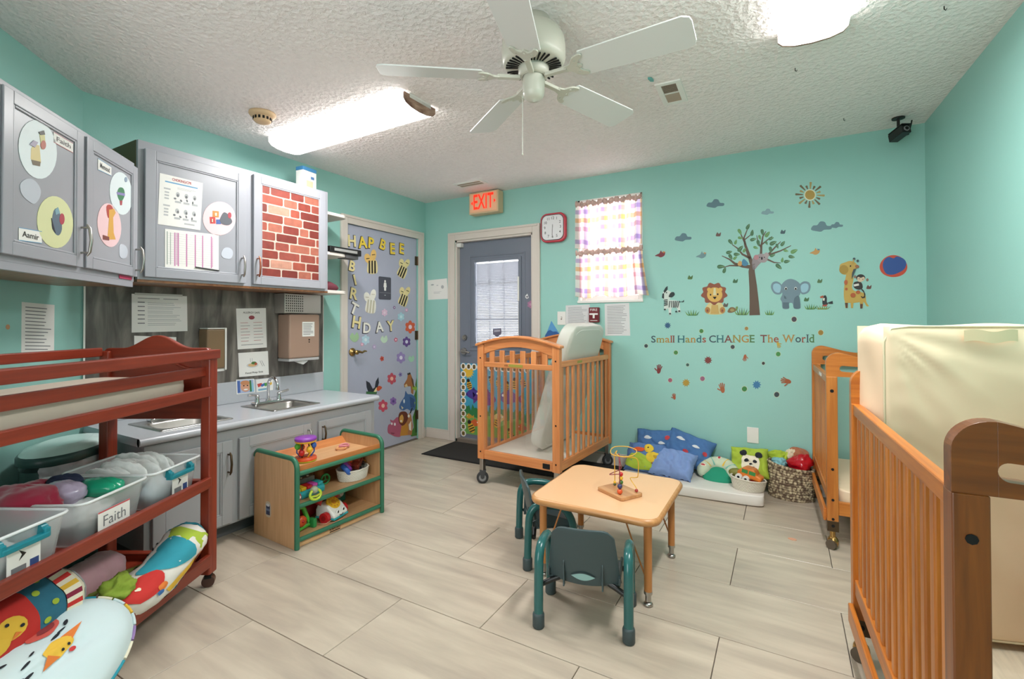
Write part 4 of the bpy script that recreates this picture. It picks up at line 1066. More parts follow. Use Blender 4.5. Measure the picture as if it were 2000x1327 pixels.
def bag(u, v):
    t = PI*(-.95+.9*u); k = 1.0+.05*noise3(u*19, v*7, 0, 2)+.02; z = .6-.09*v*(.6+.4*math.sin(11*u)**2)
    return (.215*k*math.cos(t), -.13*k*math.sin(t)*-1, z)
mb.grid(bag, 40, 6, mat('grey_bin_bag', '#c9c2c6', .15, noise=.5, nscale=22, alpha=.9)); mb.build('bin_bag', wbn)
mb = MB(); mb.grid(lambda u, v: (-.03-.1*u, -.135-.006*math.sin(8*u), .55-.1*v*(1-u*.5)), 8, 4, mat('crimson_bag', '#a02238', .3, noise=.3, nscale=20)); mb.build('crimson_bag', wbn)
# ---------------------------------------------------------------- soft things helpers
def se_(c, e): return math.copysign(abs(c)**e, c)
def pillow_surf(hx, hy, hz, seed=0, wr=.006, pinch=.12, sag=0):
    """closed pillow surface, u around in plan (0..1 -> x), v (0..1 -> y) top side only uses w>0"""
    def top(u, v, s=1):
        x, y = 2*u-1, 2*v-1
        k = max(0, (1-x**4))*max(0, (1-y**4)); h = hz*k**.45
        px = x*(1-pinch*(1-abs(y))*abs(y)**0*.5*(1-abs(x))) ; 
        ex = hx*(1-pinch*(1-y*y)*x*x*.35); ey = hy*(1-pinch*(1-x*x)*y*y*.35)
        q = Vector((x*1.4+seed*2.3, y*1.4-seed, seed*.7)); fold = abs(mnoise.noise(Vector((x*2.2+y*1.1+seed, y*1.2-x*.5, 4+seed))))
        w = wr*(2.6*mnoise.noise(q)+1.1*mnoise.noise(q*3.1)-1.7*max(0, .25-fold)*3)*k**.4
        e = (1-min(1, 1.0*k**.3))
        w += wr*1.1*math.sin(15*(x+.6*y)+seed+3*mnoise.noise(q*2))*e*.5
        ex *= 1+.05*mnoise.noise(Vector((y*2, seed, 1))); ey *= 1+.06*mnoise.noise(Vector((x*2, seed, 7)))
        return (x*ex, y*ey, s*(h+w)-sag*(x*x))
    return top
def pillow(name, label, cat, M, hx, hy, hz, m, seed=0, wr=.006, prints=(), sag=0, n=44, group=None):
    S = pillow_surf(hx, hy, hz, seed, wr, sag=sag)
    mb = MB(); mb.grid(lambda u, v: S(u, v, 1), n, n, m); mb.grid(lambda u, v: S(1-u, v, -1), n, n, m)
    for ip, (mm_, poly) in enumerate(prints): mb.patch(lambda u, v: S(min(.999, max(.001, u)), min(.999, max(.001, v)), 1), poly, mm_, off=.0028+.0007*ip, rings=9)
    return mb.build(name, mtx=M, label=label, cat=cat, group=group)
def P(*pts): return list(pts)
C_ = lambda u, v, a, b=None, r=0, n=16: ellipse(u, v, a, b or a, r, n)
def cyl_roll(mb, pts, rads, m, n=20, amp=.05, seed=0, flat_=1.0):
    """soft roll along a path with rounded ends"""
    Pp = [Vector(p) for p in pts]; N = len(Pp); vs = []
    for i in range(N):
        t = (Pp[min(N-1, i+1)]-Pp[max(0, i-1)]).normalized(); s = t.cross(Vector((0, 0, 1))).normalized(); w = s.cross(t)
        for k in range(n):
            a = 2*PI*k/n; r = rads[i]*(1+2*amp*mnoise.noise(Vector((i*.35+seed*3, math.cos(a)*1.6, math.sin(a)*1.6)))+amp*mnoise.noise(Vector((i*.9, math.cos(a)*4+seed, math.sin(a)*4))))
            vs.append(Pp[i]+s*(math.cos(a)*r)+w*(math.sin(a)*r*flat_))
    fs = [(i*n+k, i*n+(k+1) % n, (i+1)*n+(k+1) % n, (i+1)*n+k) for i in range(N-1) for k in range(n)]
    fs += [tuple(range(n-1, -1, -1)), tuple((N-1)*n+k for k in range(n))]
    mb.add(vs, fs, m, True)
def capsule(p0, p1, r, n=12):
    n = 36
    p0, p1 = Vector(p0), Vector(p1); pts = []; rr = []
    for i in range(n+1):
        s = i/n; e = min(s, 1-s)*4.5; k = math.sqrt(max(.02, 1-(1-min(1, e))**2)); pts.append(p0.lerp(p1, s)); rr.append(r*k)
    return pts, rr
# ---------------------------------------------------------------- bedding on the lowest shelf of the changing table
z0 = .12
M_PINK = mat('pink_fleece', '#d3a2ab', .95, noise=.12, nscale=7, bump=.4, bscale=20, sheen=.4)
M_OLV = mat('olive_cloth', '#7f9440', .9, noise=.15, nscale=8, bump=.5, bscale=12)
M_WHT = mat('white_print_cloth', '#e3ded6', .9, noise=.05, bump=.5, bscale=10)
M_TEALC = mat('teal_minky', '#2f94a6', .9, noise=.12, nscale=10); M_LIME = mat('lime_cloth', '#a9bf3f', .9, noise=.08)
M_REDC = mat('red_cloth', '#c9302b', .85, noise=.06); M_SKYC = mat('pale_blue_cloth', '#cfdfe2', .85, noise=.05, nscale=5, bump=.6, bscale=7)
M_YELC = flat('#e8b93f', .85); M_ORGC = flat('#e07b35', .85); M_BLKC = flat('#20222a', .85); M_CRMC = flat('#efe6cf', .85)
mb = MB(); p_, r_ = capsule((.16, -.27, .2), (.64, -.2, .25), .075, 14); cyl_roll(mb, p_, r_, M_PINK, seed=2, amp=.06)
mb.build('blanket', mtx=Tw(0, 0, 0), label='pink fleece blanket rolled up on the lowest changing table shelf', cat='blanket')
mb = MB(); p_, r_ = capsule((.12, -.17, .155), (.62, -.13, .16), .05, 14); cyl_roll(mb, p_, r_, M_OLV, seed=5, amp=.16)
mb.build('blanket', mtx=Tw(0, 0, 0), label='olive green cloth squashed between cushions on the lowest shelf', cat='blanket')
# nursing cushion with fish prints
def tor(cx, cy, cz, R, r, a0, a1, flat_=1.0, M=None, amp=.03, seed=0):
    def f(u, v):
        a = a0+(a1-a0)*u; e = min(u, 1-u)*6; k = math.sqrt(max(.015, 1-(1-min(1, e))**2)) if e < 1 else 1
        t = 2*PI*v; q = r*k*(1+amp*noise3(u*14, math.cos(t)*2, math.sin(t)*2, seed))
        return (cx+(R+q*math.cos(t))*math.cos(a), cy+(R+q*math.cos(t))*math.sin(a), cz+q*math.sin(t)*flat_)
    return f
t = thing('nursing_cushion', 'white fish-print nursing cushion at the right end of the lowest shelf', 'cushion', mtx=Tw(.2, -.17, .22) @ Matrix.Rotation(-.12, 4, 'X'))
pth = [(-.2, .06, .045), (-.13, .11, .04), (-.02, .14, .02), (.1, .145, -.01), (.2, .12, -.035), (.27, .05, -.05)]
cr = catmull(pth+pth[::-1], 4)[:4*len(pth)-3]
NN = len(cr)
def cush(u, v):
    i = min(NN-2, int(u*(NN-1))); f = u*(NN-1)-i; p = Vector(cr[i]).lerp(Vector(cr[i+1]), f); tt_ = (Vector(cr[i+1])-Vector(cr[i])).normalized()
    s = tt_.cross(Vector((0, 0, 1))).normalized(); w = s.cross(tt_)
    e = min(u, 1-u)*5; k = math.sqrt(max(.02, 1-(1-min(1, e))**2)) if e < 1 else 1
    a = 2*PI*v; q = .082*k*(1+.12*mnoise.noise(Vector((u*5, math.cos(a)*1.6, math.sin(a)*1.6)))+.05*mnoise.noise(Vector((u*16+2*math.cos(a), math.cos(a)*4, math.sin(a)*4))))
    return tuple(p+s*(math.cos(a)*q)+w*(math.sin(a)*q*.8))
mb = MB(); mb.grid(lambda u, v: cush(.16+.84*u, v), 60, 36, M_WHT, closed_v=True); mb.grid(lambda u, v: tuple(Vector(cush(.16*u, v))+Vector((0, 0, .003*math.sin(60*v+20*u)))), 10, 40, M_TEALC, closed_v=True); mb.build('cover', t)
mb = MB(); pc = lambda poly, m_, o: mb.patch(cush, poly, m_, off=o, rings=5)
pc([(.16, .14), (.3, .16), (.34, .32), (.3, .48), (.16, .5)], M_LIME, .003); pc(catmull([(.31, .16), (.45, .14), (.58, .2), (.68, .24), (.6, .32), (.52, .4), (.36, .48), (.33, .34)], 3), M_TEALC, .0035)
pc(catmull([(.6, .32), (.68, .28), (.78, .3), (.82, .38), (.76, .46), (.66, .46), (.6, .4)], 3), M_REDC, .0055); pc(C_(.63, .45, .03, .03), M_ORGC, .007); pc(C_(.74, .36, .013, .016), M_CRMC, .007); pc(C_(.66, .48, .02, .02), flat('#3f6fb0', .85), .0075)
pc([(.36, .5), (.5, .48), (.62, .5), (.6, .55), (.4, .56)], M_YELC, .003); pc([(.3, .5), (.4, .54), (.42, .6), (.28, .56)], M_ORGC, .0035)
for k in range(6): pc([(.3+.06*k, .57), (.305+.06*k, .64), (.315+.06*k, .64), (.312+.06*k, .57)], M_BLKC if k % 2 else M_TEALC, .003)
for k in range(7): pc([(.3+.06*k, .05+.01*(k % 2)), (.345+.06*k, .09), (.34+.06*k, .105), (.295+.06*k, .07)], M_BLKC, .003)
mb.build('fish_print', t)
wad('cloth', 'grey and pink scrunched cloth in front of the olive cloth', 'cloth', .33, -.02, .15, .09, .05, .035, mat('mauve_cloth', '#b39d9f', .9, noise=.2, nscale=9), 4)
# pale round printed cushion bulging over the rail
t = thing('floor_cushion', 'pale blue round cushion with animal prints bulging over the bottom rail', 'cushion', mtx=Tw(.815, -.01, .17) @ Matrix.Rotation(math.radians(-34), 4, 'X') @ Matrix.Rotation(.16, 4, 'Y'))
RX, RY = .34, .185
def rc(u, v):
    a = 2*PI*u; r = v; h = .06*math.sqrt(max(0, 1-r**3)); w = .016*mnoise.noise(Vector((math.cos(a)*r*2.2, math.sin(a)*r*4, 1.4)))+.006*mnoise.noise(Vector((math.cos(a)*r*6+math.sin(a)*r*5, math.sin(a)*r*12, 2.4)))
    return (RX*r*math.cos(a), RY*r*math.sin(a), h+w*(1-r**4))
mb = MB(); mb.grid(rc, 40, 14, M_SKYC, closed_u=True); mb.grid(lambda u, v: rc(-u, v)[:2]+(-rc(-u, v)[2]*.6,), 40, 12, M_SKYC, closed_u=True); mb.build('cover', t)
def rcp(x, y): r = min(.999, math.hypot(x, y)); a = math.atan2(y, x); return rc(a/(2*PI), r)
# print coordinates: (left..right, down..up) as seen from the room; local x runs to the left there
W_ = lambda poly, m_, o: MB().patch(rcp, [(-(p[0]*.85+.28), -(p[1]*.85+.22)) for p in poly], m_, off=o).build('animal_print', t)
W_(catmull([(-.1, .2), (.0, .32), (.16, .38), (.24, .28), (.2, .14), (.05, .08)]), flat('#d0584e', .85), .003); W_(C_(.1, .22, .09, .07, 20), flat('#8d2f33', .85), .0045); W_(C_(-.02, .42, .04, .05), M_YELC, .003)
W_(catmull([(-.12, -.2), (.02, -.1), (.14, -.16), (.16, -.3), (.04, -.38), (-.06, -.4)]), M_YELC, .003); W_([(-.1, -.26), (-.2, -.42), (-.02, -.4)], M_ORGC, .0035); W_([(.1, -.12), (.34, -.1), (.16, -.26)], M_ORGC, .0035)
W_(C_(.1, -.42, .035, .05), flat('#c73a3a', .85), .0045); W_(C_(.03, -.32, .015, .025), M_BLKC, .005); W_(C_(.1, -.3, .015, .025), M_BLKC, .005)
for cx, cy, a_, r in ((.3, .56, .07, 12), (.42, .6, .05, 8), (.24, .5, .05, 30), (.26, .1, .05, 60), (.1, -.02, .06, 20), (.18, .02, .05, 15), (-.16, -.06, .04, 40), (-.26, -.16, .05, 25), (-.3, -.34, .05, 5), (-.36, .1, .05, -30), (-.2, .44, .06, 20), (-.38, -.3, .06, -20)): W_(C_(cx, cy, a_, a_*.45, r), M_BLKC, .003)
mb = MB(); n_ = 28
for k in range(n_):
    a0 = 2*PI*k/n_; mb.tube([(RX*1.01*math.cos(a0+.2*j/3), RY*1.01*math.sin(a0+.2*j/3), 0) for j in range(4)], .005, (M_SKYC, M_CRMC, M_TEALC, M_CRMC, flat('#9d7fb5', .8), M_SKYC, M_YELC)[k % 7], n=6)
mb.build('striped_edge', t, kind='stuff')
# long bolster: red chick end, dotted blue band, striped ruffle
t = thing('bolster_cushion', 'red chick-print bolster with a dotted blue band and striped ruffle at the lower left', 'cushion', mtx=Tw(-.065, -.15, .29))
DOT = mat('dotted_blue_cloth', '#2f6f88', .9, noise=.12, nscale=40)
def bol(x, a, r=.1):
    k = 1+.09*mnoise.noise(Vector((x*8, math.cos(a)*1.5, math.sin(a)*1.5)))+.04*mnoise.noise(Vector((x*30, math.cos(a)*3, math.sin(a)*3)))
    return (x, r*1.15*k*math.cos(a), r*k*math.sin(a))
def band(x0, x1, m_, nm, r=.1, n=10):
    mb = MB(); mb.grid(lambda u, v: bol(x1+(x0-x1)*u, 2*PI*v, r), n*3, 44, m_, closed_v=True); return mb.build(nm, t)
S = lambda u, v: bol(1.06-.24*u, PI*(.25+.75*v)-PI/2*.5, .1)
band(.775, 1.1, M_REDC, 'red_end', .1); band(.69, .775, DOT, 'dotted_band', .1); band(.61, .655, M_CRMC, 'cream_end', .085, 4)
mb = MB(); mb.grid(lambda u, v: bol(.61-.03*math.sin(PI/2*u), 2*PI*v, .085*math.cos(PI/2*u)+.001), 6, 24, mat('grey_fuzz', '#aeb2b6', .95, noise=.3, nscale=40), closed_v=True); mb.build('grey_cap', t)
mb = MB()
for k in range(44):
    a0, a1 = 2*PI*k/44, 2*PI*(k+1)/44; m_ = (M_REDC, M_CRMC, flat('#8c2340', .8), M_CRMC, M_YELC, M_CRMC)[k % 6]
    mb.add([bol(.69, a0, .103), bol(.69, a1, .103), bol(.645, a1, .112), bol(.645, a0, .112)], [(0, 1, 2, 3)], m_)
mb.build('striped_ruffle', t, kind='stuff')
bs = lambda u, v: bol(1.06-.4*u, -PI*.15+PI*.8*v, .1)
mb = MB(); pb = lambda poly, m_, o: mb.patch(bs, poly, m_, off=o)
pb(C_(.52, .34, .1, .12), M_YELC, .003); pb(C_(.38, .22, .12, .1), M_YELC, .0035); pb([(.42, .28), (.28, .4), (.3, .22)], M_YELC, .004)
for c in ((.5, .4), (.58, .32)): pb(C_(c[0], c[1], .014, .018), M_BLKC, .0055)
pb([(.53, .29), (.57, .26), (.5, .23)], M_ORGC, .0055); mb.build('chick_print', t)
bd_ = lambda u, v: bol(.775-.08*u, -PI*.15+PI*.8*v, .1)
for u_, v_ in ((.25, .2), (.7, .35), (.3, .55), (.75, .7), (.25, .85)): mb = MB(); mb.patch(bd_, C_(u_, v_, .13, .035), M_LIME, off=.002); mb.build('printed_dot', t)
wad('plush_toy', 'grey fuzzy plush toy wedged behind the striped ruffle', 'plush toy', .51, -.22, .29, .06, .08, .05, mat('grey_plush', '#a9adb2', .95, noise=.25, nscale=35, sheen=.5), 11)
wad('ribbon_cloth', 'lime green looped cloth below the pink blanket', 'cloth', .42, -.05, .235, .06, .05, .045, mat('leaf_green_cloth', '#8fa53a', .9, noise=.2, nscale=10), 12, amp=.35)

# ---------------------------------------------------------------- toy shelf
SH = Matrix.Translation((1.022, -2.243, 0)) @ Matrix.Rotation(math.radians(87.2), 4, 'Z')   # local x along the front, local y into the shelf
WM = woods('maple', '#d8ab7d', '#c6976a')
M_GREEN = mat('green_edge_band', '#2f6d52', .4)
sh = thing('toy_shelf', 'low maple toy shelf with green rounded edges and a tray top', 'shelf', mtx=SH)
SL, SD, SHh = .582, .388, .468
def side(x0, x1):
    r = .05; out = [(0, 0)]+[(r-r*math.cos(a), SHh-r+r*math.sin(a)) for a in [PI/2*i/8 for i in range(9)]]+[(SD-.035+.035*math.sin(a), SHh-.035+.035*math.cos(a)) for a in [PI/2*i/6 for i in range(7)]]+[(SD, 0)]
    M = frame((x0, 0, 0), (0, 1, 0), (0, 0, 1), (1, 0, 0))
    mb = MB(); mb.prism(out, 0, x1-x0, WM[2], M=M); o = mb.build('side_panel', sh, bevel=.002)
    mb = MB(); xm = (x0+x1)/2
    mb.tube([(xm, p[0]-.003*(p[0] < .06), p[1]+.003*(p[1] > .4)) for p in [(0, .002)]+out[1:-1]], .0135, M_GREEN, n=10); mb.build('green_edge', o)
    return o
sdl = side(-.022, 0); side(SL-.022, SL)
for z0, z1, nm in ((.385, .4, 'tray_board'), (.213, .228, 'shelf_board'), (.035, .05, 'shelf_board')):
    mb = MB(); mb.box(0, SL-.022, .012, SD-.01, z0, z1, WM[0]); o = mb.build(nm, sh, bevel=.001)
    mb = MB(); mb.tube([(0, .006, (z0+z1)/2), (SL-.022, .006, (z0+z1)/2)], .0125, M_GREEN, n=10, caps=False); mb.build('green_edge', o)
mb = MB(); mb.box(0, SL-.022, SD-.012, SD-.004, .03, .43, WM[2]); mb.build('back_panel', sh)
mb = MB(); mb.box(0, SL-.022, .012, .026, .002, .038, WM[0]); tk = mb.build('toe_panel', sh, bevel=.001)
mb = MB(); mb.M = frame((.235, .0118, .019), (1, 0, 0), (0, 0, 1), (0, -1, 0)); mb.text('KAPLAN', 0, .003, .019, M_DARK, fit=.07, offset=.012); mb.box(-.035, .035, -.012, -.0065, 0, .0006, M_DARK); mb.build('lettering', tk)
WT = woods('tray_orange', '#d98c50', '#c4743c')
mb = MB(); h0, h1 = .4, .437
mb.add([(0, .012, h0+.03), (SL-.022, .012, h0+.03), (SL-.022, .02, h0+.03), (0, .02, h0+.03), (0, .05, h0), (SL-.022, .05, h0)], [(0, 1, 2, 3), (3, 2, 5, 4)], WT[0])
mb.add([(0, SD-.012, h1), (SL-.022, SD-.012, h1), (SL-.022, SD-.02, h1), (0, SD-.02, h1), (0, SD-.06, h0), (SL-.022, SD-.06, h0)], [(1, 0, 3, 2), (2, 3, 4, 5)], WT[0])
mb.box(0, SL-.022, .011, .0125, h0-.005, h0+.03, WT[0])
mb.build('tray_lip', sh)
mb = MB(); mb.M = frame((-.0225, .245, .165), (0, -1, 0), (0, 0, 1), (-1, 0, 0))
mb.prism(catmull([(-.022, .035), (.022, .035), (.024, -.035), (-.024, -.035)], 5), 0, .0008, flat('#c9b9a2')); mb.box(-.018, .018, -.03, .028, .0008, .0014, flat('#2d3350')); mb.prism(C_(0, .024, .017, .008), .0014, .002, flat('#d8d8da')); mb.box(-.018, .018, -.008, .004, .0014, .0018, flat('#6d7690')); mb.build('sticker', sdl)
def Ts(x, y, z): return SH @ Matrix.Translation((x, y, z))
PURPLE = mat('purple_plastic', '#8a3fa8', .35); ORANGE = mat('orange_plastic', '#d9562a', .35); YELLOW = mat('yellow_plastic', '#e3b52c', .35); BLUE = mat('blue_plastic', '#2f62b8', .35)
REDP = mat('red_plastic', '#bf2127', .28); GREENP = mat('green_plastic', '#4fae3a', .35); TURQ = mat('turquoise_plastic', '#2fa3ab', .35); LIMEP = mat('lime_plastic', '#b5c93a', .3); PINKP = mat('magenta_plastic', '#c04fa6', .35)
# drum rattle on top
t = thing('drum_rattle', 'round rattle drum with purple top and orange base standing on the toy shelf', 'toy', mtx=Ts(.155, .17, .401))
mb = MB(); mb.lathe([(0, 0), (.058, 0), (.06, .006), (.06, .01), (.058, .014)], LIMEP, n=28); mb.lathe([(.06, .008), (.061, .014), (.058, .024), (0, .026)], ORANGE, n=28); mb.build('base_disc', t)
mb = MB(); mb.lathe([(0, .108), (.056, .108), (.058, .113), (.057, .117)], YELLOW, n=28); mb.lathe([(.057, .117), (.06, .12), (.06, .13), (.056, .136), (0, .138)], PURPLE, n=28); mb.build('top_disc', t)
mb = MB()
for k in range(6):
    a = 2*PI*k/6+.3; mb.tube([(.028*math.cos(a), .028*math.sin(a), .024), (.046*math.cos(a+.2), .046*math.sin(a+.2), .05), (.046*math.cos(a+.3), .046*math.sin(a+.3), .085), (.028*math.cos(a+.2), .028*math.sin(a+.2), .11)], .004, (M_BLACK, YELLOW, BLUE)[k % 3], n=6)
mb.build('rods', t)
for k, mm_ in enumerate((BLUE, ORANGE, GREENP, REDP, YELLOW, BLUE)):
    a = 2*PI*k/6+.45; mb = MB(); mb.ball((.042*math.cos(a), .042*math.sin(a), .055+.022*(k % 3)/1.5), (.017, .017, .019), mm_, 12, 8); mb.build('bead', t)
# rings on the tray
t = thing('teething_rings', 'orange and pink teething rings lying at the far end of the shelf tray', 'toy', mtx=Ts(.42, .2, .404))
for k, (x, y, mm_) in enumerate(((0, 0, mat('peach_rubber', '#d99a68', .5)), (.035, .015, mat('pink_rubber', '#cf7f8a', .5)))):
    mb = MB(); mb.tube([(x+.03*math.cos(a), y+.026*math.sin(a), .006+.003*math.sin(2*a)+.006*k) for a in [2*PI*i/20 for i in range(20)]], .006, mm_, n=8, closed=True); mb.build('ring', t)
# middle shelf: piano toy, rattle, basket, clear rattle, ball
t = thing('toy_piano', 'turquoise toy piano with coloured keys on the middle toy shelf', 'toy', mtx=Ts(.1, .1, .2285) @ Matrix.Rotation(.12, 4, 'Z'))
mb = MB(); mb.prism([(-.04, .0), (.1, 0), (.11, .03), (.11, .1), (.09, .1), (.08, .06), (-.03, .045), (-.045, .03)], -.1, .11, TURQ, M=frame((0, 0, 0), (0, 1, 0), (0, 0, 1), (1, 0, 0))); mb.build('body', t, bevel=.008)
for k, mm_ in enumerate((LIMEP, YELLOW, REDP, PINKP, TURQ)):
    mb = MB(); mb.box(-.09+.038*k, -.056+.038*k, -.036, .02, .048, .066, mm_, M=Matrix.Rotation(.08, 4, 'X')); mb.build('key', t, bevel=.004)
mb = MB(); mb.box(-.09, .1, .03, .075, .056, .085, mat('grey_speaker', '#7c7a78', .6)); mb.build('speaker', t, bevel=.004)
mb = MB()
for k in range(4): mb.cyl((-.07+.045*k, .05, .085), (-.07+.045*k, .05, .09), .006, M_PAPER, n=8)
mb.build('buttons', t)
t = thing('ring_rattle', 'lime green ring rattle with a clear ball at the front of the middle shelf', 'toy', mtx=Ts(.105, .0, .2285) @ Matrix.Rotation(-.25, 4, 'X'))
mb = MB(); mb.tube([(.033*math.cos(a), 0, .026+.026*math.sin(a)) for a in [2*PI*i/24 for i in range(24)]], .0075, LIMEP, n=8, closed=True); mb.tube([(-.03, 0, .022), (0, -.006, .016), (.03, 0, .022)], .005, LIMEP, n=6); mb.build('ring', t)
mb = MB(); mb.ball((0, .004, .052), .021, mat('clear_rattle_ball', '#d9dcc8', .08, trans=.6), 16, 10); mb.build('ball', t)
mb = MB(); mb.lathe([(0, -.025), (.02, -.018), (.027, 0), (.02, .018), (0, .025)], REDP, n=20); mb.ball((0, -.02, .005), .012, M_PAPER, 10, 6)
mb.build('toy_ball', mtx=Ts(.016, .045, .256), label='small red toy ball against the left side of the middle shelf', cat='toy')
t = thing('wheel_rattle', 'dark green three-spoke rattle between the toy piano and the white basket', 'toy', mtx=Ts(.285, .17, .2285))
mb = MB(); mb.tube([(.028*math.cos(a), 0, .03+.028*math.sin(a)) for a in [2*PI*i/20 for i in range(20)]], .006, mat('deep_green_plastic', '#2f8f4c', .35), n=8, closed=True)
for k in range(3): a = PI/2+2*PI*k/3; mb.tube([(0, 0, .03), (.026*math.cos(a), 0, .03+.026*math.sin(a))], .004, mat('deep_green_plastic', '#2f8f4c', .35), n=6)
mb.build('wheel', t)
mb = MB(); mb.ball((0, 0, .04), (.03, .03, .04), mat('patchwork_toy', '#b5703f', .7, noise=.6, nscale=18), 14, 10); mb.build('cloth_toy', mtx=Ts(.305, .26, .2285), label='small patchwork cloth toy behind the green rattle', cat='toy')
# white wicker baskets
M_WICK = mat('white_wicker', '#ded7cb', .7)
def wicker(name, label, M, rx, ry, h, m, rows=9, nst=40, flare=1.18, dip=0.0, rope=.006, tilt=None):
    t = thing(name, label, 'basket', mtx=M)
    mb = MB()
    def f(u, v):
        a = 2*PI*u; k = 1/flare+(1-1/flare)*v**.7
        top = h*(1-dip*math.cos(a)); z = v*top
        w = rope*.5*math.sin(a*nst+PI*int(v*rows*1.0001))*.6 + rope*.5*abs(math.sin(PI*v*rows))
        return (rx*k*math.cos(a)+w*math.cos(a), ry*k*math.sin(a)+w*math.sin(a), z)
    mb.grid(f, nst*4, rows*4, m, closed_u=True); mb.build('woven_wall', t)
    mb = MB(); mb.tube([Vector(f(i/48, 1)) for i in range(48)], rope*.9, m, n=6, closed=True); mb.build('rim', t)
    mb = MB(); mb.prism([(rx/flare*math.cos(a), ry/flare*math.sin(a)) for a in [2*PI*i/24 for i in range(24)]], 0, .006, m); mb.build('base', t)
    return t
wicker('wicker_basket', 'small white wicker basket of toys on the middle toy shelf', Ts(.445, .12, .2285), .1, .08, .065, M_WICK, rows=8, nst=36)
for k, (x, y, z, r, mm_, lab) in enumerate(((.38, .1, .3, (.03, .03, .02), BLUE, 'blue stacking ring leaning at the left of the shelf basket'), (.395, .11, .318, (.027, .027, .018), PURPLE, 'purple stacking ring above the blue one in the shelf basket'), (.41, .13, .333, (.024, .024, .016), mat('crimson_plastic', '#b02a5b', .3), 'crimson stacking ring in the shelf basket'), (.43, .14, .345, (.02, .02, .014), ORANGE, 'orange stacking ring topmost in the shelf basket'))):
    mb = MB(); mb.tube([(r[0]*math.cos(a), r[1]*math.sin(a), 0) for a in [2*PI*i/20 for i in range(20)]], r[2]*.75, mm_, n=10, closed=True)
    mb.build('stacking_ring', mtx=Ts(x, y, z) @ Matrix.Rotation(.9, 4, 'Y') @ Matrix.Rotation(.3, 4, 'X'), label=lab, cat='toy')
t = thing('toy_truck', 'brown and red toy truck lying in the shelf basket', 'toy', mtx=Ts(.48, .12, .31) @ Matrix.Rotation(.5, 4, 'Z') @ Matrix.Rotation(-.35, 4, 'Y'))
mb = MB(); mb.box(-.045, .045, -.025, .025, -.015, .02, mat('brown_red_plastic', '#8c3b2a', .3)); mb.box(-.01, .035, -.022, .022, .02, .042, mat('brown_red_plastic', '#8c3b2a', .3)); mb.build('body', t, bevel=.006)
for x in (-.028, .028):
    mb = MB(); mb.cyl((x, -.032, -.014), (x, .032, -.014), .013, M_BLACK, n=14); mb.build('wheel', t)
mb = MB(); mb.box(.0, .05, -.01, .014, -.01, .0, YELLOW); mb.build('toy_block', mtx=Ts(.43, .15, .352) @ Matrix.Rotation(.6, 4, 'Z') @ Matrix.Rotation(.5, 4, 'Y'), label='flat yellow toy piece sticking out of the shelf basket', cat='toy', bevel=.003)
mb = MB(); mb.box(-.03, .04, -.02, .02, -.006, .006, mat('amber_plastic', '#cf8a2e', .35)); mb.build('toy_block', mtx=Ts(.52, .15, .318) @ Matrix.Rotation(.35, 4, 'Y'), label='amber toy plank at the right of the shelf basket', cat='toy', bevel=.003)
# bottom shelf
t = thing('toy_telephone', 'white and red toy telephone with eyes and a yellow dial on the bottom toy shelf', 'toy', mtx=Ts(.275, .1, .0505) @ Matrix.Rotation(.25, 4, 'Z'))
mb = MB(); mb.prism([(-.06, .018), (.07, .018), (.072, .035), (.02, .085), (-.045, .095), (-.062, .06)], -.06, .06, M_WHITE, M=frame((0, 0, 0), (0, -1, 0), (0, 0, 1), (1, 0, 0))); mb.build('body', t, bevel=.012)
mb = MB(); mb.prism([(-.062, .01), (.074, .01), (.074, .022), (-.062, .022)], -.063, .063, TURQ, M=frame((0, 0, 0), (0, -1, 0), (0, 0, 1), (1, 0, 0))); mb.build('base', t, bevel=.005)
Md = Matrix.Translation((0, -.012, .086)) @ Matrix.Rotation(math.radians(38), 4, 'X')
mb = MB(); mb.cyl((0, 0, -.006), (0, 0, .008), .042, YELLOW, n=28, M=Md); mb.cyl((0, 0, .008), (0, 0, .011), .016, mat('amber_plastic', '#cf8a2e', .35), n=18, M=Md)
for k in range(9): a = 2*PI*k/9; mb.cyl((.03*math.cos(a), .03*math.sin(a), .008), (.03*math.cos(a), .03*math.sin(a), .0088), .006, mat('amber_plastic', '#cf8a2e', .35), n=8, M=Md)
mb.build('dial', t)
for s in (-1, 1):
    mb = MB(); mb.ball((s*.026, -.064, .05), (.012, .006, .013), M_PAPER, 12, 8); mb.ball((s*.024, -.069, .049), (.006, .003, .008), M_BLACK, 10, 6); mb.build('eye', t)
    mb = MB(); mb.cyl((s*.066, -.02, .028), (s*.09, -.02, .028), .03, REDP, n=20); mb.cyl((s*.09, -.02, .028), (s*.092, -.02, .028), .015, mat('dark_red_plastic', '#8f171c', .3), n=14); mb.build('wheel', t)
mb = MB(); mb.tube([(-.015, -.0725, .03), (0, -.0745, .024), (.015, -.0725, .03)], .002, M_BLACK, n=6); mb.build('mouth', t)
mb = MB(); mb.tube([(-.075, .035, .1), (-.05, .03, .125), (0, .03, .13), (.05, .03, .125), (.075, .035, .1)], [.024, .014, .013, .014, .024], REDP, n=12); mb.build('handset', t)
mb = MB(); mb.tube([(-.06, -.05, .012), (-.1, -.04, .004), (-.11, .0, .004), (-.07, -.07, .004), (-.01, -.085, .004), (.04, -.08, .004)], .002, mat('peach_cord', '#d89a7c', .6), n=5); mb.build('pull_cord', t)
t = thing('walker_toy', 'bright green triangular toy at the left of the bottom toy shelf', 'toy', mtx=Ts(.07, .08, .0505) @ Matrix.Rotation(.2, 4, 'Z'))
mb = MB(); mb.tube([(-.06, 0, .015), (.06, 0, .015), (.03, .02, .115), (-.02, .02, .13), (-.06, .01, .1)], .014, GREENP, n=10, closed=True); mb.build('frame', t)
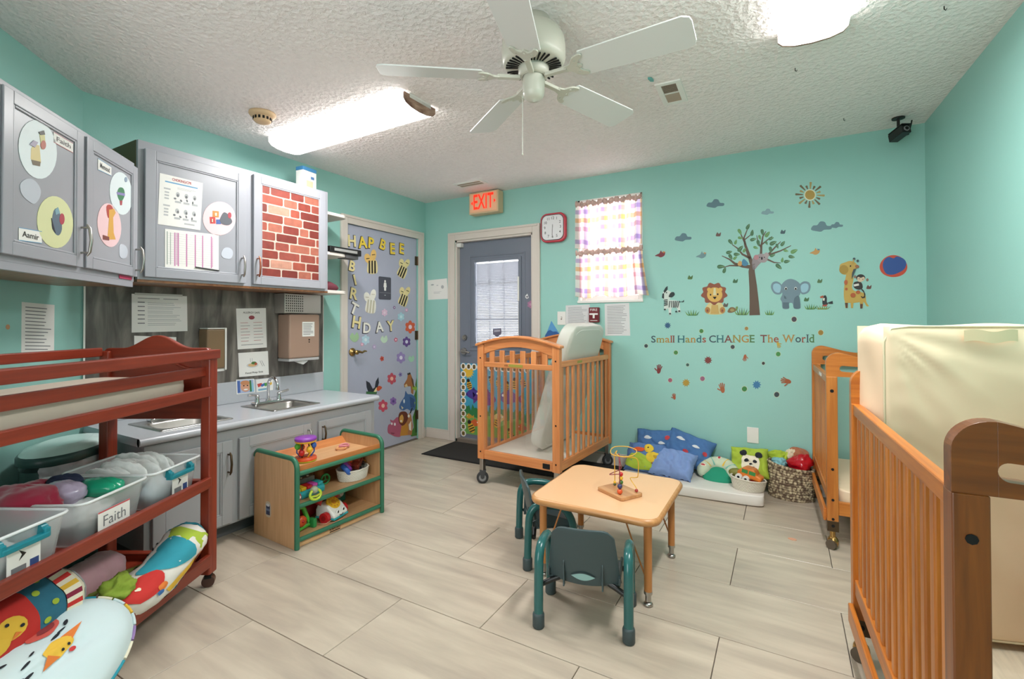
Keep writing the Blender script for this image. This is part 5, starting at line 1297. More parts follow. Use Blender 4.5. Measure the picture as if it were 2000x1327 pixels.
mb = MB(); mb.lathe([(0, -.012), (.026, -.012), (.03, 0), (.026, .012), (0, .012)], ORANGE, n=20, M=frame((-.005, -.005, .055), (1, 0, 0), (0, 0, 1), (0, -1, 0))); mb.build('orange_wheel', t)
mb = MB(); mb.lathe([(0, -.014), (.016, -.014), (.018, 0), (0, .014)], REDP, n=16, M=frame((-.005, -.01, .055), (1, 0, 0), (0, 0, 1), (0, -1, 0))); mb.build('red_hub', t)
mb = MB(); mb.box(-.012, .012, -.02, .02, 0, .05, mat('deep_green_plastic', '#2f8f4c', .35), M=Matrix.Translation((.062, -.02, .0))); mb.build('foot', t, bevel=.005)
t = thing('board_book', 'teal picture box standing at the back of the bottom toy shelf', 'book', mtx=Ts(.43, .27, .0505) @ Matrix.Rotation(.15, 4, 'Z'))
mb = MB(); mb.box(-.07, .07, -.02, .02, 0, .145, mat('teal_card', '#1f7a68', .5)); mb.build('box_body', t, bevel=.003)
mb = MB(); mb.M = frame((0, -.0205, .07), (1, 0, 0), (0, 0, 1), (0, -1, 0)); mb.prism(catmull([(-.02, -.03), (.03, -.04), (.05, .01), (.02, .05), (-.02, .03)]), 0, .001, flat('#b98f7c')); mb.prism(C_(.035, -.02, .018), .001, .0015, M_PAPER); mb.build('picture', t)
mb = MB(); mb.ball((0, 0, .04), (.07, .05, .045), mat('crimson_toy', '#a01f2d', .4), 16, 10); mb.build('soft_toy', mtx=Ts(.22, .24, .05), label='large dark red toy behind the toy telephone', cat='toy')

# ---------------------------------------------------------------- play table, bead maze, chairs
WTb = woods('peach_laminate', '#e2b184', '#d9a576')
M_TBL = mat('peach_table_laminate', '#e2b489', .28, noise=.02); M_TBE = wood('table_edge', '#cf9760', '#b47c48', axis=0, scale=4); M_LEG = mat('tan_leg_enamel', '#c07f46', .35)
tb = thing('play_table', 'low square peach play table with rounded corners and tan legs', 'table', (2.505, -1.6, 0))
hx, hy, tz = .3, .305, .381
def rrect(hx, hy, r, n=6):
    o = []
    for cx, cy, a in ((hx-r, hy-r, 0), (-hx+r, hy-r, PI/2), (-hx+r, -hy+r, PI), (hx-r, -hy+r, 1.5*PI)): o += [(cx+r*math.cos(a+PI/2*i/n), cy+r*math.sin(a+PI/2*i/n)) for i in range(n+1)]
    return o
mb = MB(); mb.prism(rrect(hx-.012, hy-.012, .06), tz-.004, tz, M_TBL); mb.build('top_laminate', tb)
mb = MB(); R0 = rrect(hx-.012, hy-.012, .06); n = len(R0); prof = [(0, 0), (.009, -.003), (.013, -.012), (.013, -.02), (.008, -.029), (0, -.032)]
vs = []
for off, dz in prof: vs += [(p[0], p[1], tz+dz) for p in rrect(hx-.012+off, hy-.012+off, .06+off)]
mb.add(vs, [(k*n+i, k*n+(i+1) % n, (k+1)*n+(i+1) % n, (k+1)*n+i) for k in range(len(prof)-1) for i in range(n)], M_TBE, True)
mb.add([(p[0], p[1], tz-.032) for p in R0], [tuple(range(n-1, -1, -1))], M_TBE); mb.build('edge_band', tb)
for sx in (-1, 1):
    for sy in (-1, 1):
        x, y = sx*.245, sy*.238
        mb = MB(); mb.cyl((x, y, .05), (x, y, tz-.032), .0165, M_LEG, r1=.0175, n=18); o = mb.build('leg', tb)
        mb = MB(); mb.cyl((x, y, .02), (x, y, .055), .0125, M_STEEL, n=16); mb.lathe([(0, 0), (.017, 0), (.02, .004), (.018, .012), (.012, .016), (0, .016)], M_STEEL, n=18, M=Matrix.Translation((x, y, 0))); mb.cyl((x, y, .05), (x, y, .062), .0178, M_STEEL, n=16); mb.build('glide', o)
        mb = MB(); mb.tube([(x-sx*.012, y, .12), (x-sx*.06, y, .24), (x-sx*.1, y, tz-.03)], .0038, M_LEG, n=8); mb.build('leg_brace', o)
bm_ = thing('bead_maze', 'wooden bead maze with bent yellow and red wires on the play table', 'toy', (2.572, -1.652, tz), math.radians(-30.6))
mb = MB(); mb.prism(rrect(.087, .066, .012), 0, .018, wood('maze_base_wood', '#cf9a6a', '#b57d4f', axis=0)); mb.build('base', bm_, bevel=.004)
YW = mat('yellow_wire', '#dba93a', .35); RW = mat('maroon_wire', '#8a3440', .35)
z0 = .018
def wire(pts, m, nm='wire'):
    pts = catmull(pts+pts[::-1], 5)[:5*len(pts)-4]; mb = MB(); mb.tube(pts, .0022, m, n=6); return mb.build(nm, bm_)
wire([(-.056, .02, z0), (-.056, .02, .1), (-.056, .02, .165), (-.04, .02, .19), (0, -.02, .19), (.05, -.03, .19), (.07, .02, .195), (.03, .08, .2), (-.04, .09, .2), (-.08, .05, .197), (-.06, .0, .193), (.0, -.045, .19), (.05, -.02, .188), (.075, .04, .175), (.075, .045, .1), (.06, .045, .085), (.04, .03, .08), (.05, .035, .06), (.068, .04, .04), (.07, .04, z0)], YW)
wire([(.045, -.04, z0), (.04, -.036, .09), (.02, -.02, .16), (-.005, .0, .185), (-.025, .02, .175), (-.03, .03, .14), (-.04, .045, .1), (-.075, .03, .075), (-.07, 0, .07), (-.04, .03, .075), (-.04, .045, .07), (-.045, .05, z0)], RW)
for x, y, z, r, mm_ in ((-.056, .02, .034, .007, YELLOW), (-.056, .02, .024, .007, mat('bead_olive', '#4d5a2a', .4)), (-.044, .049, .032, .0105, mat('bead_green', '#3f6b2c', .4)), (-.044, .048, .052, .0105, YELLOW), (-.042, .047, .072, .0105, REDP), (.045, -.04, .03, .0125, ORANGE), (.0445, -.039, .053, .0115, mat('bead_navy', '#333259', .4)), (.07, .04, .028, .008, mat('bead_rust', '#9c2f2a', .4))):
    mb = MB(); mb.ball((x, y, z), (r, r, r), mm_, 14, 10); mb.build('bead', bm_)
# chairs
M_CH = mat('slate_teal_plastic', '#3a4a4d', .42, bump=.05, bscale=220); M_CHT = mat('teal_enamel_tube', '#28605f', .22); M_CHC = mat('dark_teal_cap', '#3c4a4d', .5); M_CHL = mat('lit_seat_teal', '#8fb5b4', .35)
def chair(label, loc, rz):
    c = thing('toddler_chair', label, 'chair', loc, rz, 'teal toddler chairs')
    for s in (-1, 1):
        x = s*.172
        pts = [(x, 0, .045), (x, .005, .2), (x, .012, .262), (x*.995, .035, .296), (x*.99, .07, .306), (x*.99, .12, .302), (x*.99, .17, .29), (x, .2, .26), (x, .225, .2), (x, .245, .045)]
        mb = MB(); mb.tube(catmull(pts+pts[::-1], 3)[:3*len(pts)-2], .0185, M_CHT, n=14); o = mb.build('leg_frame', c)
        for yy in (0, .245):
            mb = MB(); mb.lathe([(0, 0), (.02, 0), (.0235, .005), (.0235, .05), (.0215, .056), (.018, .058)], M_CHC, n=20, M=Matrix.Translation((x, yy, 0))); mb.build('foot_cap', o)
        mb = MB(); mb.tube([(s*.172, .03, .15), (s*.13, .04, .17), (s*.09, .05, .185)], .011, M_BLACK, n=8); mb.build('bracket', c)
        mb = MB(); mb.tube([(s*.172, .225, .15), (s*.13, .2, .175), (s*.09, .18, .185)], .011, M_BLACK, n=8); mb.build('bracket', c)
    def back(u, v, off=0):
        s = 2*u-1; w = .145-.028*v+.0*s; z = .17+.235*v
        r = .16
        if v > 1-r: w *= math.sqrt(max(0, 1-((v-(1-r))/r)**2*.12))
        y = .05-.05*v-.022*(1-s*s)*.8+.03*v*v*0
        bot = .018*(s*s) if v < .01 else .018*s*s*(1-v)**2
        return (s*w, y+off, z+bot-(.02*abs(s)**8 if v > .85 else 0)*(v-.85)/.15)
    mb = MB(); n = 16; nv = 14
    F = [back(i/n, j/nv) for j in range(nv+1) for i in range(n+1)]; B = [back(i/n, j/nv, .012) for j in range(nv+1) for i in range(n+1)]
    K = n+1; fs = []
    for j in range(nv):
        for i in range(n): a = j*K+i; fs += [(a, a+1, a+K+1, a+K), (len(F)+a+1, len(F)+a, len(F)+a+K, len(F)+a+K+1)]
    ring = [i for i in range(K)]+[j*K+n for j in range(1, nv+1)]+[nv*K+i for i in range(n-1, -1, -1)]+[j*K for j in range(nv-1, 0, -1)]
    m_ = len(ring); fs += [(ring[(i+1) % m_], ring[i], len(F)+ring[i], len(F)+ring[(i+1) % m_]) for i in range(m_)]
    mb.add(F+B, fs, M_CH, True); o = mb.build('backrest', c, bevel=.003)
    lens = [(-.33+.66*i/14, .17+.062*math.sin(PI*i/14)) for i in range(15)]+[(.33-.66*i/14, .17-.062*math.sin(PI*i/14)) for i in range(1, 14)]
    big = [(x*1.1, .17+(y-.17)*1.3) for x, y in lens]
    mb = MB(); mb.patch(lambda u, v: back(u, v), [(.5+x*.5, y) for x, y in big], M_CH, off=.004); mb.patch(lambda u, v: back(u, v), [(.5+x*.5, y) for x, y in lens], M_CHL, off=.0055); mb.build('grip_hole_patch', o)  # pale patch paints the lit seat seen through the grip cut-out
    for s in (-1, 1):
        mb = MB(); mb.prism([(-.012, .165), (.01, .165), (.012, .25), (-.0, .285), (-.01, .26)], -.003, .003, M_CH, M=frame((s*.075, .026, 0), (0, 1, 0), (0, 0, 1), (1, 0, 0))); mb.build('rib', o, bevel=.001)
    mb = MB()
    def seat(u, v):
        s = 2*u-1; t_ = v
        y = .045+.22*t_; z = .19-.012*(1-s*s)*math.sin(PI*min(1, t_*1.1))-.02*max(0, t_-.85)/.15
        w = .14*(1-.25*max(0, t_-.8)/.2*abs(s)); return (s*w, y, z)
    top = [seat(i/12, j/12) for j in range(13) for i in range(13)]; bt = [(p[0], p[1], p[2]-.012) for p in top]; K = 13; fs = []
    for j in range(12):
        for i in range(12): a = j*K+i; fs += [(a, a+1, a+K+1, a+K), (169+a+1, 169+a, 169+a+K, 169+a+K+1)]
    ring = [i for i in range(13)]+[j*13+12 for j in range(1, 13)]+[156+i for i in range(11, -1, -1)]+[j*13 for j in range(11, 0, -1)]; m_ = len(ring)
    fs += [(ring[(i+1) % m_], ring[i], 169+ring[i], 169+ring[(i+1) % m_]) for i in range(m_)]
    mb.add(top+bt, fs, M_CH, True); mb.build('seat', c)
    for s in (-1, 1):
        mb = MB(); mb.prism([(.03, .19), (.03, .215), (.1, .25), (.2, .22), (.25, .19)], -.004, .004, M_CH, M=frame((s*.138, 0, 0), (0, 1, 0), (0, 0, 1), (1, 0, 0))); mb.build('side_wing', c, bevel=.002)
    return c
ch1 = chair('teal toddler chair seen from behind in front of the play table', (2.578, -2.15, 0), math.radians(14))
ch2 = copy_tree(ch1); ch2.location = (2.07, -1.69, 0); ch2.rotation_euler = (0, 0, math.radians(-54.2)); ch2['label'] = 'teal toddler chair pushed sideways under the left end of the play table'

# ---------------------------------------------------------------- floor things by the back wall
mb = MB(); mb.box(.42, 2.13, -.52, -.03, .0, .008, mat('charcoal_mat_fibre', '#2f2b29', .95, noise=.3, nscale=120, bump=.6, bscale=300)); 
rug = mb.build('door_mat', label='black door mat on the floor under the arched crib', cat='mat', bevel=.003)
mb = MB(); mb.box(.4, 2.15, -.54, -.515, .0, .007, M_DARK); mb.box(.4, .42, -.515, -.03, 0, .007, M_DARK); mb.box(2.13, 2.15, -.515, -.03, 0, .007, M_DARK); mb.build('rubber_border', rug, bevel=.002)
fm = thing('floor_mattress', 'thin white mattress on the floor beneath the pillows by the back wall', 'mattress', (2.66, -.26, .0), math.radians(3))
mb = MB(); soft_box(mb, .47, .2, .037, mat('white_vinyl_mat', '#e4dfd8', .42, bump=.12, bscale=10), wr=.002, seed=8, nu=56, nv=20, M=Matrix.Translation((0, 0, .038))); mb.build('cover', fm)
Zm = .076
DEN = mat('denim_blue_print', '#4a72a6', .9, noise=.1, nscale=12, bump=.6, bscale=10); PLB = mat('periwinkle_cloth', '#8099cc', .9, noise=.05, bump=.5, bscale=9)
M_CLD = flat('#d9dce0', .85); M_APL = flat('#c0424a', .85)
def up(x, y, z, tilt, yaw=0, roll=0): return Matrix.Translation((x, y, z)) @ Matrix.Rotation(yaw, 4, 'Z') @ Matrix.Rotation(tilt, 4, 'X') @ Matrix.Rotation(roll, 4, 'Z')
cld = lambda u, v, s=1: catmull([(u-.09*s, v-.02*s), (u-.04*s, v-.05*s), (u+.05*s, v-.045*s), (u+.1*s, v-.01*s), (u+.04*s, v+.03*s), (u, v+.05*s), (u-.05*s, v+.035*s)], 3)
pillow('pillow', 'blue cloud-print pillow leaning on the wall, farther left of the two', 'pillow', up(2.39, -.085, .225, 1.1, .04, .05), .16, .13, .055, DEN, 2, .008, [(M_CLD, cld(.3, .7)), (M_APL, C_(.75, .72, .06, .07)), (M_CLD, cld(.62, .55, .8)), (M_APL, C_(.22, .4, .05, .06))])
pillow('pillow', 'blue cloud-print pillow leaning on the wall to the right, tilted down', 'pillow', up(2.62, -.095, .23, 1.0, .03, -.28), .17, .12, .055, DEN, 5, .008, [(M_CLD, cld(.3, .7)), (M_CLD, cld(.66, .62, .9)), (M_APL, C_(.88, .5, .05, .07)), (M_APL, C_(.5, .35, .06, .06))])
duck_y = flat('#e5c23c', .85)
dp = pillow('pillow', 'blue pillow with a yellow duck on a green hill', 'pillow', up(2.335, -.245, .165, .85, -.12, .05), .145, .115, .06, mat('duck_pillow_blue', '#5878ad', .9, noise=.1, bump=.5, bscale=10), 7, .007,
            [(M_LIME, catmull([(.06, .12), (.3, .03), (.7, .03), (.95, .12), (.9, .38), (.62, .46), (.35, .55), (.1, .4)], 4)), (duck_y, catmull([(.58, .52), (.64, .34), (.82, .26), (.99, .36), (.97, .56), (.82, .6), (.7, .62)], 4)), (duck_y, C_(.62, .74, .13, .15)), (flat('#d8572c', .85), catmull([(.24, .66), (.36, .72), (.5, .72), (.5, .62), (.38, .58), (.27, .6)], 3)), (M_BLKC, C_(.6, .76, .022, .03)), (flat('#b8912a', .85), catmull([(.78, .5), (.84, .4), (.95, .42), (.93, .5)], 3)), (flat('#9a4a25', .85), C_(.82, .24, .08, .03))])
pillow('pillow', 'plain periwinkle pillow lying in front of the printed ones', 'pillow', up(2.545, -.27, .155, .62, .0, -.1), .15, .12, .068, PLB, 9, .009)
wad_m = mat('red_scrap', '#a32a44', .9)
# horseshoe cushion by the wall
t = thing('nursing_cushion', 'pale patterned horseshoe cushion with a green centre on the floor mattress', 'cushion', mtx=Matrix.Translation((2.84, -.19, Zm+.048)) @ Matrix.Rotation(.55, 4, 'X'))
HS = tor(0, -.02, 0, .1, .048, -.35, PI+.35, .9, seed=4)
mb = MB(); mb.grid(HS, 36, 16, mat('mint_print_cloth', '#c6cfb6', .9, noise=.25, nscale=16), closed_v=True)
for u_, v_ in ((.14, .24), (.84, .24), (.5, .2)): mb.patch(HS, [(u_+a*.035, v_+b*.07) for a, b in ellipse(0, 0, 1, 1, 0, 12)], M_CRMC, off=.002, rings=3); mb.patch(HS, [(u_+a*.02, v_+b*.05) for a, b in ellipse(0, 0, 1, 1, 0, 12)], M_APL, off=.0035, rings=3)
for u_, m_ in ((.25, flat('#7fb9a8', .85)), (.38, M_YELC), (.62, flat('#7fb9a8', .85)), (.74, flat('#c9b06a', .85))): mb.patch(HS, [(u_-.02, .05), (u_+.02, .05), (u_+.025, .4), (u_-.025, .4)], m_, off=.0015)
mb.build('cover', t)
mb = MB(); mb.ball((0, -.03, -.012), (.105, .085, .035), mat('emerald_cloth', '#1f9070', .85, noise=.1), 24, 12); mb.build('green_centre', t)
# panda pillow
pillow('pillow', 'lime green pillow with a panda face behind the toy car', 'pillow', up(3.035, -.12, .2, 1.05, -.05, .06), .12, .105, .05, M_LIME, 3, .007,
       [(M_CRMC, catmull([(.36, .2), (.7, .18), (.78, .4), (.74, .62), (.56, .68), (.36, .64), (.3, .42)], 4)), (M_BLKC, C_(.36, .74, .1, .1, 0)), (M_BLKC, C_(.76, .7, .1, .1, 0)), (M_BLKC, C_(.44, .5, .06, .05, 30)), (M_BLKC, C_(.66, .48, .06, .05, -30)), (M_BLKC, C_(.55, .38, .04, .03)), (M_BLKC, C_(.54, .28, .09, .02))])
# small crochet basket and toy car
wicker('crochet_basket', 'small white crochet basket holding the orange toy car', Matrix.Translation((3.04, -.33, Zm)) @ Matrix.Rotation(.1, 4, 'Z'), .105, .075, .075, mat('white_crochet', '#d9d2c2', .85), rows=8, nst=34, flare=1.2, dip=.12)
t = thing('toy_car', 'orange spotted toy car with white wheels in the crochet basket', 'toy', mtx=Matrix.Translation((3.05, -.335, .165)) @ Matrix.Rotation(-.25, 4, 'Z') @ Matrix.Rotation(.15, 4, 'Y'))
OC = mat('orange_toy_paint', '#d8782c', .35, noise=.5, nscale=22)
mb = MB(); mb.prism([(-.07, -.01), (.075, -.01), (.08, .02), (.05, .03), (.03, .06), (-.03, .062), (-.06, .035), (-.075, .02)], -.035, .035, OC, M=frame((0, 0, 0), (1, 0, 0), (0, 0, 1), (0, -1, 0))); mb.build('body', t, bevel=.01)
mb = MB(); mb.box(.0, .04, -.036, -.034, .022, .046, mat('green_window', '#3c8a4a', .3)); mb.box(-.045, -.008, -.036, -.034, .022, .046, mat('green_window', '#3c8a4a', .3)); mb.build('windows', t)
for x in (-.045, -.0): 
    mb = MB(); mb.cyl((x-.01, -.034, -.012), (x-.01, -.052, -.012), .021, M_WHITE, n=20); mb.cyl((x-.01, -.052, -.012), (x-.01, -.054, -.012), .008, M_DARK, n=12); mb.build('wheel', t)
mb = MB(); mb.ball((0, 0, 0), (.05, .03, .03), mat('green_brown_toy', '#7b7a38', .6, noise=.6, nscale=15), 14, 10); mb.build('soft_toy', mtx=Matrix.Translation((2.965, -.29, .165)), label='green and brown toy piled left of the toy car', cat='toy')
mb = MB(); mb.ball((0, 0, 0), (.035, .022, .018), REDP, 12, 8); mb.build('toy_piece', mtx=Matrix.Translation((3.08, -.35, .135)), label='red toy piece under the orange toy car', cat='toy')
# large rope basket
M_ROPE = bpy.data.materials.new('tweed_rope'); M_ROPE.use_nodes = True
nt = M_ROPE.node_tree; b = nt.nodes['Principled BSDF']; tc = nt.nodes.new('ShaderNodeTexCoord'); n1 = nt.nodes.new('ShaderNodeTexVoronoi'); n1.inputs['Scale'].default_value = 62
mp = nt.nodes.new('ShaderNodeMapping'); mp.inputs['Scale'].default_value = (1, 1, .6); nt.links.new(tc.outputs['Object'], mp.inputs[0]); nt.links.new(mp.outputs[0], n1.inputs['Vector'])
cr_ = nt.nodes.new('ShaderNodeValToRGB'); cr_.color_ramp.elements[0].position = .3; cr_.color_ramp.elements[0].color = lin('#c9b998'); cr_.color_ramp.elements[1].position = .66; cr_.color_ramp.elements[1].color = lin('#6a5746')
nt.links.new(n1.outputs['Distance'], cr_.inputs[0]); nt.links.new(cr_.outputs[0], b.inputs['Base Color']); b.inputs['Roughness'].default_value = .9
wicker('rope_basket', 'brown and cream rope basket of toys beside the back right crib', Matrix.Translation((3.285, -.115, 0)) @ Matrix.Rotation(-.05, 4, 'Z'), .132, .098, .215, M_ROPE, rows=13, nst=34, flare=1.04, dip=.08, rope=.012)
def ball_thing(name, label, cat, c, r, m, seed, amp=.2, rot=0):
    mb = MB()
    def fn(u, v):
        t_ = 2*PI*u; p = PI*(v-.5); q = Vector((math.cos(t_)*math.cos(p), math.sin(t_)*math.cos(p), math.sin(p))); o3 = Vector((seed*3.7, seed*1.9, seed)); k = 1+amp*1.1*(mnoise.noise(q*1.3+o3)+.55*mnoise.noise(q*3.2+o3)+.3*mnoise.noise(q*7+o3))
        return (r[0]*math.cos(t_)*math.cos(p)*k, r[1]*math.sin(t_)*math.cos(p)*k, r[2]*math.sin(p)*k)
    mb.grid(fn, 44, 24, m, closed_u=True); return mb.build(name, mtx=Matrix.Translation(c) @ Matrix.Rotation(rot, 4, 'Y'), label=label, cat=cat)
ball_thing('toy_bag', 'shiny red pointed toy bag sticking out of the rope basket', 'bag', (3.345, -.12, .235), (.075, .06, .055), mat('shiny_red_vinyl', '#b3101f', .12), 4, .25, -.4)
ball_thing('soft_toy', 'pale blue folded cloth in the left of the rope basket', 'cloth', (3.22, -.11, .225), (.05, .05, .035), mat('aqua_cloth', '#7fb6bd', .8, noise=.4, nscale=12), 8, .35)
ball_thing('soft_toy', 'lime green frilled cloth behind the blue cloth in the rope basket', 'cloth', (3.21, -.05, .25), (.075, .035, .04), mat('lime_frill', '#a6bd38', .85, noise=.2, nscale=10), 9, .35)
ball_thing('soft_toy', 'brown plush toy topmost at the back of the rope basket', 'plush toy', (3.33, -.05, .27), (.07, .035, .055), mat('brown_plush', '#a8694a', .95, noise=.2, nscale=20, sheen=.4), 10, .2)
ball_thing('soft_toy', 'cream plush ear beside the brown plush in the rope basket', 'plush toy', (3.285, -.06, .275), (.03, .03, .045), mat('cream_plush', '#e0d2b4', .95, noise=.1), 11, .2, .5)
mb = MB(); mb.tube([(3.25, -.08, .22), (3.262, -.075, .27), (3.272, -.07, .29)], .01, LIMEP, n=8); mb.build('lime_stick', label='short lime stick standing up in the middle of the rope basket', cat='toy')
# ---------------------------------------------------------------- curtains
def plaid():
    M = bpy.data.materials.new('pastel_plaid_voile'); M.use_nodes = True; nt = M.node_tree; L = nt.links; b = nt.nodes['Principled BSDF']; out = nt.nodes['Material Output']
    tc = nt.nodes.new('ShaderNodeTexCoord'); sp = nt.nodes.new('ShaderNodeSeparateXYZ'); L.new(tc.outputs['UV'], sp.inputs[0])
    def ramp(src, cols, mul):
        mt_ = nt.nodes.new('ShaderNodeMath'); mt_.operation = 'MULTIPLY'; mt_.inputs[1].default_value = mul; L.new(src, mt_.inputs[0])
        fr = nt.nodes.new('ShaderNodeMath'); fr.operation = 'FRACT'; L.new(mt_.outputs[0], fr.inputs[0])
        cr = nt.nodes.new('ShaderNodeValToRGB'); cr.color_ramp.interpolation = 'CONSTANT'; e = cr.color_ramp.elements
        e[0].position = 0; e[0].color = lin(cols[0]); e[1].position = 1/len(cols); e[1].color = lin(cols[1])
        for i in range(2, len(cols)): x = e.new(i/len(cols)); x.color = lin(cols[i])
        L.new(fr.outputs[0], cr.inputs[0]); return cr.outputs[0]
    a = ramp(sp.outputs[0], ['#faf8f5', '#e8c8d0', '#faf8f5', '#cdbfe0', '#f1d3ab', '#faf8f5'], 3)
    c = ramp(sp.outputs[1], ['#faf8f5', '#cfc0e2', '#faf8f5', '#efcaa4', '#faf8f5', '#e9c6cf', '#faf8f5'], 1.6)
    mx = nt.nodes.new('ShaderNodeMix'); mx.data_type = 'RGBA'; mx.blend_type = 'MULTIPLY'; mx.inputs[0].default_value = 1; L.new(a, mx.inputs[6]); L.new(c, mx.inputs[7])
    L.new(mx.outputs[2], b.inputs['Base Color']); b.inputs['Roughness'].default_value = .9
    tr = nt.nodes.new('ShaderNodeBsdfTranslucent'); L.new(mx.outputs[2], tr.inputs['Color'])
    ms = nt.nodes.new('ShaderNodeMixShader'); ms.inputs[0].default_value = .6; L.new(b.outputs[0], ms.inputs[1]); L.new(tr.outputs[0], ms.inputs[2]); L.new(ms.outputs[0], out.inputs['Surface'])
    return M
M_PLAID = plaid(); M_HEM = mat('curtain_header_cloth', '#c9a9a0', .9, noise=.5, nscale=35)
def curtain(label, x0, x1, zt, zb, flare, seed, hemvar):
    t = thing('curtain', label, 'curtain', ((x0+x1)/2, -.03, zt), 0, 'two curtain tiers on the small window')
    nx, nz = 120, 26; cx = (x0+x1)/2; vs = []; uv = []
    for j in range(nz+1):
        v = j/nz
        for i in range(nx+1):
            u = i/nx; fl = flare*v**1.3
            x = x0+(x1-x0)*u+fl*u**6
            amp = .011+.013*v
            y = -amp*math.sin(2*PI*(8*u+.35*math.sin(5*u+seed)))-.006*math.sin(2*PI*3*u+seed)-.01*v*(u**4)*2
            z = zt-(zt-zb)*v+(.012*v*math.sin(2*PI*(2.2*u)+seed)*hemvar)
            if j < 3: y *= .5
            vs.append((x-cx, y, z-zt)); uv.append((u*1.25, v*.9))
    fs = [(j*(nx+1)+i, j*(nx+1)+i+1, (j+1)*(nx+1)+i+1, (j+1)*(nx+1)+i) for j in range(nz) for i in range(nx)]
    mb = MB(); mb.add(vs, fs, M_PLAID, True); o = mb.build('panel', t)
    ul = o.data.uv_layers.new(name='uv'); 
    for lp in o.data.loops: ul.data[lp.index].uv = uv[lp.vertex_index]
    mb = MB()
    def head(u, v):
        k = 1+.3*math.sin(2*PI*11*u+seed)+.2*math.sin(2*PI*23*u); a = 2*PI*v
        return (x0+(x1-x0)*u-cx, -.006+.013*k*math.cos(a), .008+(.021*k*math.sin(a))+.006*math.sin(2*PI*5*u+seed))
    mb.grid(head, 110, 10, M_HEM, closed_v=True); mb.build('ruffled_header', t)
    mb = MB(); mb.cyl((x0-.005-cx, -.002, .0), (x1+.005-cx, -.002, .0), .005, M_WHITE, n=8); mb.build('rod', t)
curtain('upper tier of the pastel plaid curtain at the small window', WX0-.005, WX1+.002, 2.195, 1.815, 0, 1, 1)
curtain('lower tier of the pastel plaid curtain, its right hem flaring past the window', WX0-.004, WX1+.008, 1.775, 1.405, .06, 2.3, .8)

# ---------------------------------------------------------------- clock, switches, fire alarm, outlet
t = thing('wall_clock', 'square red wall clock with rounded corners left of the small window', 'clock', (1.482, 0, 2.03))
mb = MB(); F_ = frame((0, 0, 0), (1, 0, 0), (0, 0, 1), (0, -1, 0)); mb.M = F_
sq = lambda s, r: rrect(s, s*1.06, r, 8)
mb.prism(sq(.122, .062), .001, .045, mat('clock_red', '#c4253a', .25)); mb.build('case', t, bevel=.008)
mb = MB(); mb.M = F_; mb.prism(sq(.104, .05), .045, .047, mat('clock_face', '#e2e1e4', .4)); mb.build('dial', t)
mb = MB(); mb.M = F_; o_ = sq(.108, .053); i_ = sq(.102, .049); n = len(o_)
mb.add([(p[0], p[1], .0495) for p in o_]+[(p[0], p[1], .0495) for p in i_], [(k, (k+1) % n, n+(k+1) % n, n+k) for k in range(n)], mat('clock_bezel', '#3a2a30', .4)); mb.build('bezel', t)
mb = MB(); mb.M = F_
for k in range(1, 13):
    a = PI/2-2*PI*k/12; rx = .078; s_ = 1/max(abs(math.cos(a)), abs(math.sin(a)))**.55
    mb.text(str(k), .076*s_*math.cos(a), .082*s_*math.sin(a), .034, M_BLACK, z1=.0476, offset=.006)
mb.build('numerals', t)
mb = MB(); mb.M = F_; mb.box(-.0015, .0015, 0, .026, .047, .0485, M_DARK); mb.build('hour_hand', t)
mb = MB(); mb.M = F_; mb.box(-.0012, .0012, -.07, .0, .0485, .05, M_DARK, M=Matrix.Rotation(-.06, 4, 'Z')); mb.build('minute_hand', t)
def plate(name, label, cat, F, u0, v0, u1, v1, kind):
    a0, a1, b0, b1 = rectpx(F, u0, v0, u1, v1); ca, cb = (a0+a1)/2, (b0+b1)/2
    t = thing(name, label, cat, mtx=F @ Matrix.Translation((ca, cb, 0)))
    mb = MB(); mb.box(a0-ca, a1-ca, b0-cb, b1-cb, .0005, .006, M_WHITE); mb.build('plate', t, bevel=.003)
    if kind == 's':
        mb = MB(); mb.box(-.006, .006, -.014, .014, .006, .0075, mat('switch_shadow', '#9c8f86', .5)); mb.box(-.004, .004, -.002, .01, .0075, .016, M_WHITE); mb.build('toggle', t)
    return t
plate('light_switch', 'white toggle light switch right of the outside door', 'switch', F_BACK, 1089, 609, 1105, 635, 's')
plate('blank_plate', 'blank white wall plate low on the back wall above the basket', 'wall plate', F_BACK, 1459, 834, 1482, 867, 'b')
a0, a1, b0, b1 = rectpx(F_BACK, 1152, 601, 1172, 630)
t = thing('fire_alarm_pull', 'dark red fire alarm pull station between two notices', 'fire alarm', mtx=F_BACK @ Matrix.Translation(((a0+a1)/2, (b0+b1)/2, 0)))
w_, h_ = (a1-a0)/2, (b1-b0)/2
mb = MB(); mb.box(-w_, w_, -h_, h_, .0005, .03, mat('alarm_red', '#6f1c26', .35)); mb.build('housing', t, bevel=.006)
mb = MB(); mb.box(-w_*.8, w_*.8, 0, h_*.22, .03, .034, M_PAPER); mb.box(-w_*.15, w_*.2, -h_*.45, 0, .03, .036, M_PAPER); mb.build('pull_bar', t)
mb = MB(); mb.M = frame((0, 0, .0302), (1, 0, 0), (0, 1, 0), (0, 0, 1)); mb.text('FIRE', 0, h_*.65, .03, M_PAPER, fit=w_*1.4); mb.box(-w_*.7, w_*.7, -h_*.8, -h_*.72, 0, .0006, M_PAPER); mb.build('lettering', t)

